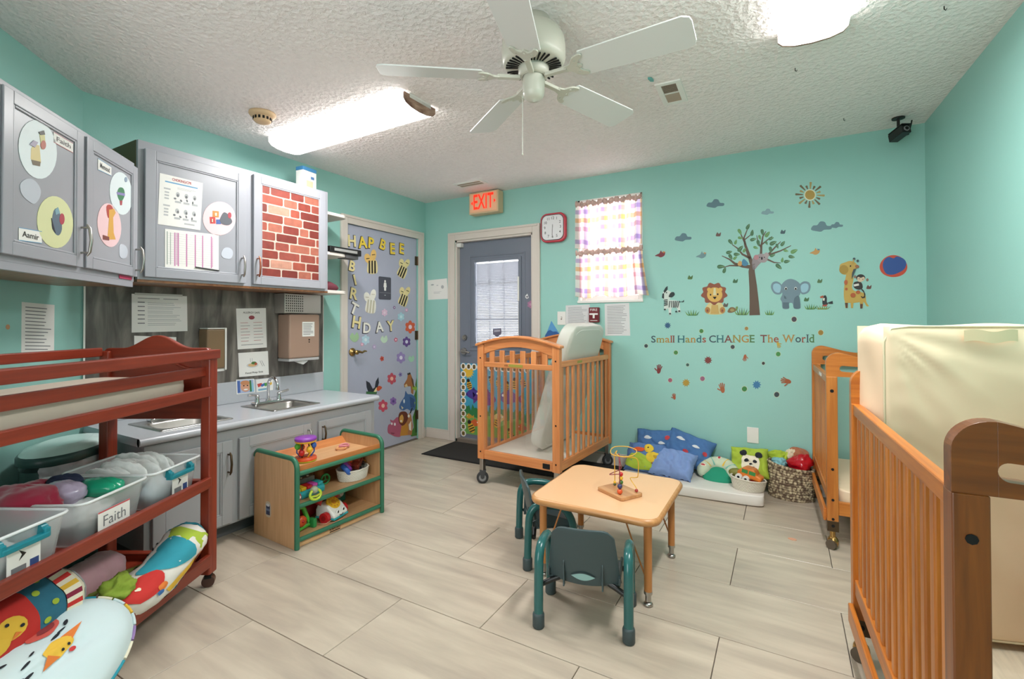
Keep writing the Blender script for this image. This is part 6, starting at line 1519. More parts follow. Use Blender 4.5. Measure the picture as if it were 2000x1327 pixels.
# ---------------------------------------------------------------- papers
def paper(name, label, F, px, draw=None, off=0.0, cat='paper', curl=.004, thick=.0012, col=None):
    """sheet whose four photo corners (tl,tr,br,bl) are px; draw(mb,w,h) adds the print"""
    q = [on(F, u, v, off) for u, v in px]
    ca = sum(p[0] for p in q)/4; cb = sum(p[1] for p in q)/4
    L_ = [(p[0]-ca, p[1]-cb) for p in q]
    def at(s, t_): 
        a = Vector(L_[0]).lerp(Vector(L_[1]), s); b = Vector(L_[3]).lerp(Vector(L_[2]), s); return a.lerp(b, t_)
    mb = MB(); m_ = col or M_PAPER
    mb.prism([L_[3], L_[2], L_[1], L_[0]], 0.0004, thick, m_)
    w = (Vector(L_[1])-Vector(L_[0])).length; h = (Vector(L_[3])-Vector(L_[0])).length
    class D:                                     # drawing helper in sheet fractions s (right), t (down)
        def quad(self, s0, t0, s1, t1, m, k=1): mb.add([(*at(s0, t0), thick+.0003*k), (*at(s0, t1), thick+.0003*k), (*at(s1, t1), thick+.0003*k), (*at(s1, t0), thick+.0003*k)], [(0, 1, 2, 3)], m)
        def poly(self, pts, m, k=1): mb.prism([tuple(at(s, t_)) for s, t_ in pts], thick, thick+.0003*k, m, back=False)
        def text(self, body, s, t_, size, m, fit=None, rot=0, offset=0, k=2): p = at(s, t_); mb.text(body, p[0], p[1], size*h, m, z1=thick+.0003*k, fit=None if fit is None else fit*w, rot=rot, offset=offset)
        def lines(self, s0, t0, s1, t1, n, m=M_INK, seed=1, short=.3, hh=.3):
            rr = random.Random(seed)
            for i in range(n):
                tt = t0+(t1-t0)*(i+.5)/n; d = (t1-t0)/n*hh/2; self.quad(s0, tt-d, s0+(s1-s0)*(1-rr.random()*short), tt+d, m)
    if draw: draw(D())
    return mb.build(name, mtx=F @ Matrix.Translation((ca, cb, off)), label=label, cat=cat)
M_PINKI = flat('#c77fae'); M_REDI = flat('#b8404a'); M_BLUEI = flat('#5f9cc4'); M_LGREY = flat('#b4b5b8')
F_BRD = frame((.0095, 0, 0), (0, 1, 0), (0, 0, 1), (1, 0, 0)); F_SPL = frame((.0205, 0, 0), (0, 1, 0), (0, 0, 1), (1, 0, 0))
F_CD = frame((CX+.0125, 0, 0), (0, 1, 0), (0, 0, 1), (1, 0, 0)); F_AD = F_ACAB @ Matrix.Translation((0, 0, .0125))
def d_grid(D):
    D.lines(.1, .08, .5, .13, 1); D.lines(.55, .08, .85, .13, 1, seed=3)
    for i in range(6): D.quad(.1, .2+.11*i, .22, .225+.11*i, M_INK); D.lines(.27, .2+.11*i, .9, .29+.11*i, 2, M_LGREY, seed=i)
paper('notice_sheet', 'wide white schedule sheet hung at the left of the dark board', F_BRD, [(257, 574), (365, 579), (366, 647), (257, 650)], d_grid)
mb = MB(); mb.box(.0112, .014, -2.575, -2.325, 1.357, 1.37, mat('hanger_strip', '#c9c7c2', .4)); mb.build('hanger_strip', label='metal hanger strip holding the wide schedule sheet', cat='hanger')
def d_all(D):
    D.text('ALLERGY SAFE', .5, .11, .06, M_BLACK, fit=.56, offset=.01); D.poly(C_(.5, .23, .1, .05), flat('#9b4450'))
    for i in range(7): D.lines(.12, .34+.075*i, .45, .37+.075*i, 1, M_INK if i % 2 else M_REDI, seed=i); D.lines(.55, .34+.075*i, .9, .37+.075*i, 1, M_INK if i % 2 else M_REDI, seed=i+9)
    D.lines(.12, .88, .9, .92, 1)
paper('notice_sheet', 'white allergy notice with a red oval on the dark board', F_BRD, [(461, 603), (519, 602), (521, 679), (464, 683)], d_all)
def d_food(D):
    D.text('Food Prep Sink', .5, .86, .1, M_BLACK, fit=.6, offset=.014); D.poly(C_(.45, .55, .2, .1), flat('#cfcfd2')); D.poly(C_(.45, .54, .15, .07), flat('#d9b382'), 2); D.poly(C_(.5, .46, .09, .06), flat('#557f45'), 3); D.poly(C_(.56, .5, .05, .05), flat('#b2543f'), 4)
    for s in (.7, .76): D.poly([(s, .38), (s+.012, .38), (s+.1, .62), (s+.085, .62)], M_INK)
    for s in (.38, .44): D.poly([(s, .25), (s+.012, .25), (s+.02, .42), (s+.005, .42)], M_LGREY)
paper('sink_sign', 'white sign with a dinner plate picture above the faucet', F_BRD, [(465, 690), (523, 686), (525, 732), (467, 737)], d_food, cat='sign')
def d_boy(D):
    D.quad(.05, .05, .95, .95, flat('#a9b7d6')); D.poly(C_(.5, .52, .28, .36), flat('#d9a184'), 2); D.poly(C_(.48, .25, .26, .16), flat('#c98b62'), 3); D.quad(.72, .1, .82, .9, flat('#3c7f4a'), 3); D.poly(C_(.4, .45, .04), M_DARK, 4); D.poly(C_(.6, .45, .04), M_DARK, 4); D.poly(C_(.5, .72, .12, .05), M_PAPER, 4); D.quad(.82, .3, .95, .9, flat('#8fc0d8'), 3); D.quad(.05, .1, .2, .9, flat('#4f6cb0'), 2)
paper('photo_card', 'small photo card of a smiling face stuck on the backsplash', F_SPL, [(461, 742), (496, 740), (498, 767), (462, 771)], d_boy, cat='photo')
def d_card(D):
    for i, c in enumerate(('#c94a44', '#3f6fb4', '#4f9a4c', '#e0b33c')): D.poly([(.05+.2*i, .35+.1*(i % 2)), (.3+.2*i, .3), (.4+.17*i, .5), (.1+.2*i, .62)], flat(c), 1+i)
    D.quad(.1, .75, .6, .9, flat('#7fb0c9'))
paper('photo_card', 'small card of colourful toothbrush shapes behind the faucet', F_SPL, [(500, 742), (534, 739), (533, 762), (501, 767)], d_card, cat='photo')
def d_cpr(D):
    D.text('CHOKING/CPR', .5, .07, .075, M_REDI, fit=.45, offset=.018); D.quad(.12, .125, .88, .15, M_BLUEI)
    rr = random.Random(4)
    D.lines(.4, .2, .85, .25, 2, M_LGREY)
    for r in range(2):
        b = .28+.33*r; D.quad(.1, b-.02, .25, b+.01, M_LGREY)
        for i in range(3): D.quad(.12, b+.05+.06*i, .22, b+.08+.06*i, M_LGREY); D.quad(.36+.2*i, b+.2, .5+.2*i, b+.24, M_LGREY)
        for i in range(3): D.poly(C_(.42+.2*i, b+.07, .045, .05), M_LGREY, 1); D.poly(C_(.42+.2*i+.02*r, b+.09, .025, .03), M_INK, 2)
        for i in range(4): D.poly(C_(.36+.14*i, b+.16+.02*(i % 2), .03, .02, 30*i), M_INK, 1)
    D.quad(.6, .9, .85, .93, M_LGREY)
paper('notice_sheet', 'laminated choking first aid chart on the left grey cabinet door', F_CD, [(312, 338), (396, 358), (391, 450), (308, 438)], d_cpr)
def d_pink(D):
    for s in (.16, .22, .37, .53, .67, .84): D.quad(s, .07, s+.022, .93, M_PINKI)
    D.quad(.2, .07, .212, .9, M_PINKI); D.quad(.87, .1, .88, .9, M_PINKI)
    for i in range(14): D.quad(.05, .1+.058*i, .95, .104+.058*i, M_LGREY)
    D.quad(.03, .06, .045, .9, flat('#8d9a90')); D.quad(.09, .08, .1, .9, flat('#8d9a90'))
paper('log_sheet', 'white log sheet with pink columns in a sleeve on the left cabinet door', F_CD, [(322, 447), (427, 459), (427, 530), (322, 524)], d_pink)
mb = MB(); a, b_ = on(F_CD, 382, 522, .006); a2, b2 = on(F_CD, 428, 529, .006); mb.cyl((CX+.018, a, b_), (CX+.018, a2, b2), .004, M_BLACK, n=8); mb.build('pen', label='black pen tucked at the bottom of the pink-lined log sheet', cat='pen')
# papers elsewhere
def d_lines(n, seed):
    def f(D): D.lines(.1, .06, .9, .95, n, M_INK, seed=seed, hh=.25); 
    return f
paper('notice_sheet', 'white printed notice in a sleeve on the angled wall behind the changing table', F_ANG, [(42, 590), (106, 596), (105, 691), (41, 691)], d_lines(13, 5))
def d_draw(D): D.poly(C_(.25, .25, .08, .04), M_LGREY); D.poly(C_(.75, .4, .07, .09), M_LGREY); D.poly(C_(.5, .3, .05, .02), M_LGREY); D.lines(.3, .6, .7, .72, 3, M_LGREY)
paper('drawing_sheet', 'white sheet with a faint drawing left of the outside door', F_BACK, [(835, 548), (873, 544), (876, 584), (836, 586)], d_draw)
paper('notice_sheet', 'printed notice partly hidden behind the leaning mattress', F_BACK, [(1105, 597), (1152, 595), (1152, 650), (1105, 652)], d_lines(20, 2), col=flat('#d9d9da', .7))
paper('notice_sheet', 'printed notice in a sleeve just under the small window', F_BACK, [(1181, 594), (1229, 592), (1231, 656), (1182, 656)], d_lines(18, 3), col=flat('#d9d9da', .7))
def d_sink(D): D.text('Sink', .8, .9, .13, M_BLACK, fit=.3, offset=.014); D.poly(C_(.45, .45, .2, .16), M_LGREY)
paper('sink_sign', 'white sign mostly hidden behind the arched end of the changing table', F_BRD, [(262, 656), (344, 659), (345, 723), (262, 724)], d_sink, cat='sign')
mb = MB(); mb.prism(catmull([(-.02, 0), (-.005, .012), (.018, .006), (.02, -.008), (0, -.014)], 3), 0, .004, flat('#d9a184')); pz = Vector((0, 0, 0))
F_FL = frame((0, 0, .0002), (1, 0, 0), (0, 1, 0), (0, 0, 1)); a, b_ = on(F_FL, 1547, 1054); mb.build('paper_scrap', loc=(a, b_, .0002), label='tiny peach paper scrap lying on the floor tiles', cat='scrap')
F_CL = frame((0, 0, H), (1, 0, 0), (0, 1, 0), (0, 0, -1)); a, b_ = on(F_CL, 1271, 153); mb = MB(); mb.prism([(-.01, -.02), (.006, -.012), (.01, .02), (-.004, .012)], -.012, -.001, flat('#5fa39c')); mb.build('paint_flake', loc=(a, b_, H), label='small teal flake hanging from the ceiling beside the square vent', cat='flake')
sticker('wall_peak', 'blue paper mountain peak stuck by the light switch', 'decal', F_BACK, [(flat('#5a9bcf'), [(1077, 627), (1096, 658), (1064, 660)]), (flat('#2f5f9f'), catmull([(1066, 660), (1068, 650), (1074, 645), (1080, 648), (1087, 648), (1094, 655), (1096, 660)], 3))])
sticker('wall_sticker', 'small tan sticker on the angled wall at the left edge', 'sticker', F_ANG, [(flat('#c99a72'), C_(15, 639, 4, 5))])
# ---------------------------------------------------------------- round stickers and name cards on the corner cabinet
M_CIRW = flat('#dde7ea'); M_CIRY = flat('#d9dba8'); M_CIRP = flat('#eec9cd'); M_BLOB = mat('frosted_film', '#c6cbd6', .25)
sticker('round_sticker', 'white round sticker with a castle and giraffe on the far left door', 'sticker', F_AD, [(M_CIRW, C_(73, 292, 37, 58, -8, 28)), (flat('#d6c48a'), [(60, 290), (66, 282), (76, 284), (79, 318), (66, 322), (59, 310)]), (flat('#6f6047'), [(60, 312), (78, 316), (77, 325), (63, 322)]), (flat('#c9c489'), [(76, 262), (85, 258), (88, 285), (80, 292)]), (flat('#b86a5a'), C_(83, 283, 5, 9)), (flat('#4c4a44'), [(74, 258), (84, 255), (86, 263), (77, 264)]), (flat('#a9a0b4'), [(56, 282), (64, 274), (72, 278), (66, 288)])])
sticker('round_sticker', 'yellow round sticker with a blue elephant on the far left door', 'sticker', F_AD, [(M_CIRY, C_(107, 434, 35, 51, -6, 28)), (flat('#5d6f80'), catmull([(104, 412), (112, 408), (118, 425), (120, 448), (114, 460), (106, 455), (100, 440)], 3)), (flat('#b0404e'), C_(120, 428, 5, 11)), (flat('#7fa7b5'), [(106, 410), (112, 405), (116, 416), (108, 420)]), (flat('#33323b'), [(99, 426), (103, 440), (107, 455), (102, 448)])])
sticker('round_sticker', 'pink round sticker with a tall giraffe on the narrow corner cabinet door', 'sticker', F_AD, [(M_CIRP, C_(213, 440, 23, 43, -6, 28)), (flat('#b5453a'), catmull([(207, 404), (214, 400), (220, 408), (218, 424), (210, 425)], 3)), (flat('#dba54a'), [(212, 410), (222, 408), (225, 416), (220, 425), (221, 455), (225, 468), (209, 468), (212, 430)]), (flat('#7f3f35'), [(200, 459), (212, 463), (212, 470), (200, 468)])])
sticker('round_sticker', 'white round sticker with a striped balloon on the narrow corner cabinet door', 'sticker', F_AD, [(M_CIRW, C_(236, 378, 22, 42, -6, 28)), (flat('#3d7f58'), catmull([(228, 378), (232, 367), (240, 368), (243, 380), (238, 392), (232, 391)], 3)), (flat('#8a7fb8'), [(227, 375), (243, 378), (243, 383), (228, 380)]), (flat('#b04a52'), [(233, 392), (238, 392), (237, 401), (234, 401)]), (flat('#8f9fb3'), C_(245, 351, 2.5, 5))])
sticker('round_sticker', 'pink round sticker with number blocks and an elephant on the left cabinet door', 'sticker', F_CD, [(M_CIRP, C_(428, 427, 32, 33, 0, 30)), (flat('#c8413f'), [(409, 424), (420, 424), (421, 437), (410, 437)]), (flat('#d98a3f'), [(415, 412), (427, 413), (427, 425), (415, 424)]), (flat('#4a66a8'), [(422, 429), (431, 429), (431, 438), (422, 438)]), (flat('#5e6169'), catmull([(431, 424), (437, 415), (445, 419), (450, 426), (453, 434), (446, 440), (434, 438), (429, 432)], 3)), (flat('#b0404e'), C_(448, 421, 3.5, 6)), (flat('#f0e3c0'), [(419, 416), (423, 416), (423, 422), (419, 422)]), (flat('#f0e3c0'), [(413, 428), (415, 428), (415, 434), (413, 434)])])
def blob(label, F, pts): sticker('film_sticker', label, 'sticker', F, [(M_BLOB, catmull(pts, 4))])
blob('frosted cloud sticker below the castle sticker', F_AD, [(40, 358), (50, 350), (62, 350), (72, 358), (79, 372), (76, 388), (66, 398), (54, 392), (44, 382), (39, 370)])
blob('small frosted cloud sticker at the foot of the narrow corner cabinet door', F_AD, [(233, 480), (238, 477), (246, 482), (249, 492), (246, 503), (238, 505), (233, 498)])
blob('frosted cloud sticker in the lower right of the left cabinet door', F_CD, [(433, 492), (438, 485), (447, 484), (454, 490), (454, 500), (448, 506), (437, 504), (432, 498)])
def namecard(label, F, px, body, col):
    def d(D): D.text(body, .5, .52, .62, M_BLACK, fit=.72, offset=.012); D.quad(0, 0, 1, .05, col); D.quad(0, .95, 1, 1, col)
    paper('name_card', label, F, px, d, cat='name card')
namecard('white name card at the upper right of the far left door', F_AD, [(104, 257), (142, 280), (142, 299), (104, 278)], 'Faith', M_REDI)
namecard('white name card at the lower left of the far left door', F_AD, [(36, 444), (81, 452), (81, 476), (36, 470)], 'Aamir', M_BLUEI)
namecard('white name card at the top of the narrow corner cabinet door', F_AD, [(191, 309), (217, 326), (217, 344), (191, 332)], 'Memoud', M_BLUEI)

# ---------------------------------------------------------------- washroom door: letters, bees, flowers, animals
F_D2 = frame((-.0115, 0, 0), (0, 1, 0), (0, 0, 1), (1, 0, 0))
M_LY = mat('yellow_card', '#f0d24a', .6); M_LY2 = mat('pale_yellow_card', '#ecdca0', .5); M_LGLARE = mat('glare_white_card', '#f3f0e6', .4)  # the white tone is window glare painted into some letters and one bee
def letter(ch, u, v, h, rot, front, label):
    a, b = on(F_D2, u, v); 
    a2, b2 = on(F_D2, u, v+h); s = abs(b-b2)/.70
    mb = MB(); k = 1
    mb.text(ch, -.004, -.002, s, flat('#3a3842'), z1=.0012, offset=.055, rot=math.radians(rot)); mb.text(ch, 0, 0, s*.97, front, z1=.0028, offset=.028, rot=math.radians(rot))
    mb.build('greeting_letter', mtx=F_D2 @ Matrix.Translation((a, b, .0004)), label=label, cat='letter', group='birthday greeting letters')
for ch, u, v, h, r, f, lab in (('H', 687, 472, 22, 3, M_LY2, 'first letter of the top row, partly behind the black player'), ('A', 708, 475, 22, 8, M_LY, 'second letter of the top row'), ('P', 724, 476, 21, -4, M_LY, 'third letter of the top row'), ('B', 747, 479, 20, -16, M_LY, 'fourth letter of the top row'), ('E', 766, 487, 21, 2, M_LY, 'fifth letter of the top row, set lower'), ('E', 784, 487, 20, -3, M_LY, 'last letter of the top row'),
                          ('B', 687, 521, 20, -12, M_LY2, 'first letter of the left column, under the black player'), ('I', 693, 548, 20, 16, M_LY2, 'second letter of the left column'), ('R', 690, 575, 22, -10, M_LY2, 'third letter of the left column'), ('T', 691, 604, 22, -24, M_LGLARE, 'fourth letter of the left column, white'), ('H', 696, 631, 23, -10, M_LY2, 'lowest letter of the left column'),
                          ('D', 716, 642, 20, -4, M_LGLARE, 'first letter of the bottom row after the column'), ('A', 741, 640, 20, 6, M_LGLARE, 'white letter in the middle of the bottom row'), ('Y', 763, 638, 20, 6, M_LY2, 'last letter of the bottom row')):
    letter(ch, u, v, h, r, f, 'yellow paper greeting '+lab if f is not M_LGLARE else 'glare-whitened paper greeting '+lab)
def bee(label, cx, cy, s, rot, wing, body, stripe):
    r = math.radians(rot)
    R = lambda pts: [(cx+s*(x*math.cos(r)-y*math.sin(r)), cy+s*1.25*(x*math.sin(r)+y*math.cos(r))) for x, y in pts]
    bp_ = catmull([(-9, -4), (-7, -9), (6, -10), (10, -2), (10, 9), (6, 12), (-5, 12), (-10, 8)], 3)
    sh_ = [(body, R(bp_)), (wing, R(ellipse(-9, -12, 6, 8, -30))), (wing, R(ellipse(2, -17, 5.5, 9, 8)))]
    for x in (-6, -.5, 5): sh_.append((stripe, R([(x-1.3, -8.5), (x+1.3, -8.5), (x+1.8, 11.5), (x-1.2, 11.5)])))
    for ex, ey in ((-9, -12), (2, -18)): sh_.append((stripe, R([(ex-3, ey), (ex+3, ey-.6), (ex+3, ey+.4), (ex-3, ey+1)])))
    sticker('paper_bee', label, 'paper bee', F_D2, sh_, off=.0004, group='paper bees on the door')
M_STR = flat('#2a231e')
bee('upright yellow paper bee at the upper left of the lavender door', 727, 520, 1.0, 0, flat('#eec372'), M_LY2, M_STR)
bee('tilted yellow paper bee at the upper right of the lavender door', 786, 530, .85, 28, M_LY2, M_LY2, M_STR)
bee('tilted yellow paper bee right of the washroom plate', 788, 585, .85, 24, M_LY2, M_LY2, M_STR)
bee('glare-whitened paper bee below left of the washroom plate', 724, 597, 1.0, 8, M_LGLARE, M_LGLARE, flat('#c9c2ac'))  # whitened body and stripes paint the reflection on the glossy door
a0, a1, b0, b1 = rectpx(F_D2, 739.5, 540, 763, 586)
t = thing('washroom_plate', 'dark washroom plate with a white figure on the lavender door', 'sign', mtx=F_D2 @ Matrix.Translation(((a0+a1)/2, (b0+b1)/2, .0004))); w_, h_ = (a1-a0)/2, (b1-b0)/2
mb = MB(); mb.prism(rrect(w_, h_, .012), 0, .004, flat('#4b4c58', .4)); mb.build('plate', t)
mb = MB(); z_ = .004; Wt = M_PAPER
mb.prism(C_(0, h_*.62, .011, .011), z_, .005, Wt); mb.prism([(-.014, h_*.5), (.014, h_*.5), (.02, h_*.1), (.013, h_*.1), (.012, -h_*.22), (-.012, -h_*.22), (-.013, h_*.1), (-.02, h_*.1)], z_, .005, Wt); mb.build('figure', t)
mb = MB(); mb.box(-w_*.92, w_*.92, -h_*.42, -h_*.405, z_, .0046, M_LGREY); mb.prism(C_(0, -h_*.62, .01, .004), z_, .0046, M_LGREY); mb.build('raised_marks', t)
def flower(label, u, v, r, col, core, n=6, F=None, grp='flower stickers on the lavender door', asp=1.25, off=.0004):
    F = F or F_D2; pts = []
    for i in range(n*6):
        a = 2*PI*i/(n*6); k = r*(.72+.3*abs(math.sin(n*a/2))); pts.append((u+k*math.cos(a), v+asp*k*math.sin(a)))
    sticker('flower_sticker', label, 'sticker', F, [(flat(col), pts), (flat(core), C_(u, v, r*.34, r*.34*asp))], off=off, group=grp)
for args in (('orange flower sticker at the right below the bees', 801, 639, 10, '#d9603f', '#e9d3df'), ('purple flower sticker under the orange one', 794, 668, 8, '#6a4a8f', '#d6cfe6'), ('mauve flower sticker in the middle right', 783, 699, 9, '#9a86bd', '#e6dff0'), ('pink-red flower sticker above the elephant picture', 765, 740, 9, '#c4505f', '#efb6a0'), ('pink-red flower sticker near the counter end', 748, 793, 9.5, '#cc4f66', '#f0c0b0'), ('violet flower sticker right of the lower red one', 768, 784, 6.5, '#8f6bb0', '#5d4688'), ('pale blue flower sticker right of the greeting letter', 783, 619, 7, '#a9d0dd', '#c8e4ea'), ('pale blue flower sticker above the brass handle', 714, 664, 8, '#b5d3e2', '#d6e6ee'), ('small red flower sticker below the door middle', 746, 701, 4, '#c9574a', '#8f3a34'), ('small pink flower sticker left of the purple one', 773, 664, 3.5, '#d06a86', '#f0dfe4'), ('small lilac flower sticker near the handle tip', 731, 678, 4, '#b9a6c9', '#d9cfe2'), ('small violet flower sticker above the giraffe picture', 782, 732, 3.5, '#8a7cb0', '#5d5088'), ('tiny purple ring sticker under the washroom plate', 770, 601, 2.5, '#7d5a86', '#e8e0ee'), ('tiny pink ring sticker right under the bees', 794, 606, 3, '#d8a6c6', '#eee0ea'), ('faint pink flower sticker under the washroom plate', 751, 611, 6, '#dcbcd2', '#e6d2e0'), ('tiny pink flower sticker above the handle', 707, 673, 3, '#d9a0b8', '#eed8e0')):
    flower(args[0], args[1], args[2], args[3], args[4], args[5], n=5 if args[3] < 5 else 6)
for lab, u, v, r, c in (('green leaf clump sticker above the brass handle', 692, 659, 9, '#a3c49a'), ('pale green leaf sticker in the door middle', 750, 663, 7, '#c4dcc4'), ('green sprig sticker below the purple flower', 803, 701, 6, '#a3cdb0')):
    sticker('leaf_sticker', lab, 'sticker', F_D2, [(flat(c), catmull([(u-r, v), (u-r*.4, v-r), (u, v-r*.4), (u+r*.6, v-r*1.1), (u+r, v), (u+r*.5, v+r*.9), (u-r*.3, v+r)], 3))], off=.0004)
# animal pictures at the foot of the door
sticker('animal_sticker', 'black hornbill sticker flying just above the counter end', 'sticker', F_D2, [(flat('#30333d'), [(715, 744), (722, 748), (728, 760), (732, 757), (734, 745), (739, 737), (740, 748), (737, 758), (733, 765), (727, 768), (720, 768), (716, 757)]), (flat('#e8d9a0'), [(728, 768), (735, 757), (738, 760), (732, 769)]), (flat('#c9552f'), catmull([(735, 760), (740, 754), (746, 757), (742, 762), (738, 764)], 3)), (flat('#3f6f45'), [(715, 765), (736, 766), (735, 770), (715, 770)])], off=.0004)
sticker('animal_sticker', 'giraffe head sticker at the right edge of the lavender door', 'sticker', F_D2, [(flat('#a5693a'), [(789, 751), (795, 741), (797, 731), (802, 731), (806, 741), (808, 755), (807, 771), (803, 768), (802, 755), (796, 755), (790, 757)]), (flat('#5f3a24'), [(803, 737), (807, 742), (809, 757), (807, 757), (804, 746)]), (flat('#2a1f1a'), C_(797, 731, 1.5, 2)), (flat('#2a1f1a'), C_(800, 730, 1.5, 2)), (flat('#d7b98a'), [(790, 753), (794, 750), (796, 755), (791, 757)])], off=.0004)
sticker('animal_sticker', 'blue elephant sticker under the giraffe on the lavender door', 'sticker', F_D2, [(flat('#48699c'), catmull([(780, 793), (784, 784), (790, 775), (792, 764), (796, 770), (804, 771), (811, 778), (811, 798), (803, 803), (795, 799), (788, 802), (781, 799)], 3)), (flat('#d9dfe6'), C_(789, 784, 1.5, 4)), (flat('#cfc6a8'), [(783, 793), (788, 797), (785, 800)]), (flat('#355080'), [(800, 775), (809, 780), (809, 796), (802, 796)])], off=.0004)
sticker('animal_sticker', 'green palm leaf strip sticker along the hinge edge of the door', 'sticker', F_D2, [(flat('#47792f'), [(814, 738), (811, 752), (813, 760), (808, 775), (811, 800), (806, 815), (808, 835), (802, 848), (803, 853), (815, 851)]), (flat('#8fae3c'), [(806, 752), (815, 758), (812, 764), (805, 760)]), (flat('#9ab445'), [(803, 782), (811, 786), (809, 791), (803, 789)]), (flat('#2d5524'), [(810, 800), (815, 800), (815, 845), (811, 845)])], off=.0002)
sticker('animal_sticker', 'pink hippo sticker at the foot of the lavender door', 'sticker', F_D2, [(flat('#b25a76'), catmull([(757, 838), (759, 830), (764, 828), (762, 820), (768, 822), (776, 815), (782, 822), (784, 840), (782, 853), (772, 853), (763, 849), (758, 846)], 3)), (flat('#f0e6ea'), C_(771, 829, 1.8, 3)), (flat('#f0e6ea'), C_(765, 828, 1.5, 2.5)), (flat('#8a3f58'), [(763, 845), (771, 846), (768, 849), (764, 848)])], off=.0006)
sticker('animal_sticker', 'lion sticker sitting between hippo and gazelle on the door', 'sticker', F_D2, [(flat('#c98a34'), [(781, 852), (784, 833), (789, 824), (797, 826), (799, 850)]), (flat('#6b2f1d'), catmull([(778, 817), (780, 807), (787, 804), (794, 806), (797, 815), (793, 826), (786, 832), (780, 827)], 3)), (flat('#d8a34e'), catmull([(780, 816), (785, 810), (788, 817), (786, 826), (781, 825)], 3)), (flat('#f0e0d0'), C_(783, 823, 2, 2))], off=.0009)
sticker('animal_sticker', 'striped gazelle sticker at the lower right of the door', 'sticker', F_D2, [(flat('#b5774a'), [(796, 850), (797, 835), (794, 827), (795, 812), (800, 807), (803, 812), (806, 832), (804, 850)]), (flat('#efe6da'), [(798, 830), (803, 822), (803, 842), (799, 840)]), (flat('#efe6da'), C_(798, 813, 2, 3)), (flat('#2a2220'), [(800, 807), (804, 797), (806, 797), (802, 808)])], off=.0012)
# ---------------------------------------------------------------- outside door decals, mural and bee border
F_D1 = frame((0, .0495, 0), (1, 0, 0), (0, 0, 1), (0, -1, 0))
sticker('shield_sticker', 'small grey shield sticker on the outside door glass', 'sticker', frame((0, .0545, 0), (1, 0, 0), (0, 0, 1), (0, -1, 0)), [(flat('#6a6678'), [(963, 643), (979, 642), (979.5, 652), (971, 659), (963, 653)]), (flat('#a7a5b4'), [(965, 645), (977, 644), (977, 648), (965, 649)])])
sticker('door_decal', 'small white triangular decal on the outside door', 'sticker', F_D1, [(flat('#e2e2e4'), [(1024, 580), (1030, 574), (1033, 582), (1029, 584)]), (flat('#4a4654'), [(1027, 580), (1031, 578), (1031, 582)])])
flower('pink flower decal on the outside door', 1036, 595, 6, '#b07a9c', '#c99ab4', n=6, F=F_D1, grp='outside door decals')
ms = thing('door_mural', 'painted paper mural of fish, bees and grass on the lower outside door', 'mural', mtx=F_D1 @ Matrix.Translation((0, 0, .0006)))
mx0, mx1, mz0, mz1 = .415, 1.235, .075, .78
mb = MB(); mb.box(mx0, mx1, mz0, mz1, 0, .001, mat('mural_sky', '#3f9fc0', .6, noise=.15, nscale=7)); mb.build('paper_sheet', ms)
mb = MB()
g1 = [(mx0, .32)]+[(mx0+(mx1-mx0)*i/40, .33+.02*math.sin(i*1.9)+.035*(i % 2)) for i in range(41)]+[(mx1, mz0), (mx0, mz0)]
mb.prism(g1, .001, .0014, flat('#2f7d45', .7)); g2 = [(mx0, .27)]+[(mx0+(mx1-mx0)*i/20, .26+.02*math.sin(i*.9)) for i in range(21)]+[(mx1, mz0), (mx0, mz0)]; mb.prism(g2, .0014, .0018, mat('mural_grass', '#6fa552', .7, noise=.2, nscale=9)); mb.build('painted_grass', ms)
mb = MB()
sunp = []
for i in range(32): a = 2*PI*i/32; r = .075 if i % 2 else .05; sunp.append((.505+r*math.cos(a), .7+r*math.sin(a)))
mb.prism(sunp, .0012, .0016, flat('#e6b93c')); mb.build('painted_sun', ms)
def fish(x, z, s, col, fl=1):
    mb = MB(); b_ = [(x+fl*s*px, z+s*pz) for px, pz in catmull([(-.5, 0), (-.2, .3), (.2, .34), (.5, .12), (.55, -.05), (.2, -.3), (-.2, -.22)], 4)]; mb.prism(b_, .0018, .0022, flat(col)); mb.prism([(x+fl*s*-.4, z), (x+fl*s*-.8, z+s*.3), (x+fl*s*-.75, z-s*.3)], .0018, .0022, flat(col)); mb.prism(C_(x+fl*s*.35, z+s*.1, s*.06), .0022, .0026, M_PAPER); mb.prism([(x-fl*s*.1, z+s*.3), (x+fl*s*.1, z+s*.5), (x+fl*s*.2, z+s*.3)], .0018, .0022, flat(col)); mb.build('painted_fish', ms)
for f in ((.56, .47, .16, '#4b3a8f', 1), (.72, .44, .2, '#6a3f8c', 1), (.98, .47, .2, '#6a3f8c', -1), (.58, .19, .1, '#d8642f', 1), (.52, .25, .07, '#c9962f', -1), (1.12, .2, .1, '#b5502f', -1), (.86, .27, .12, '#d9c17a', 1)): fish(*f)
def mbee(x, z, s, r):
    mb = MB(); M = Matrix.Translation((x, z, 0)) @ Matrix.Rotation(math.radians(r), 4, 'Z')
    mb.prism(C_(0, 0, s*.7, s), .0022, .0026, flat('#e0ad36'), M=M)
    for k in (-.55, -.1, .35): mb.box(-s*.6, s*.6, s*k-s*.1, s*k+s*.1, .0026, .003, M_STR, M=M)
    mb.prism(C_(0, s*1.1, s*.4), .0022, .0026, M_STR, M=M); mb.build('painted_bee', ms)
for b_ in ((.52, .56, .045, 15), (.545, .14, .055, 25), (.7, .58, .045, -20), (.78, .62, .035, 30), (.86, .6, .04, 10), (.95, .57, .04, -15), (1.04, .6, .045, 0), (1.13, .62, .045, 10), (.85, .22, .05, -20), (.66, .12, .05, 10), (1.0, .13, .04, 30)): mbee(*b_)
bd = thing('bee_border', 'white scalloped bee border strip around the mural', 'border', mtx=F_D1 @ Matrix.Translation((0, 0, .003)))
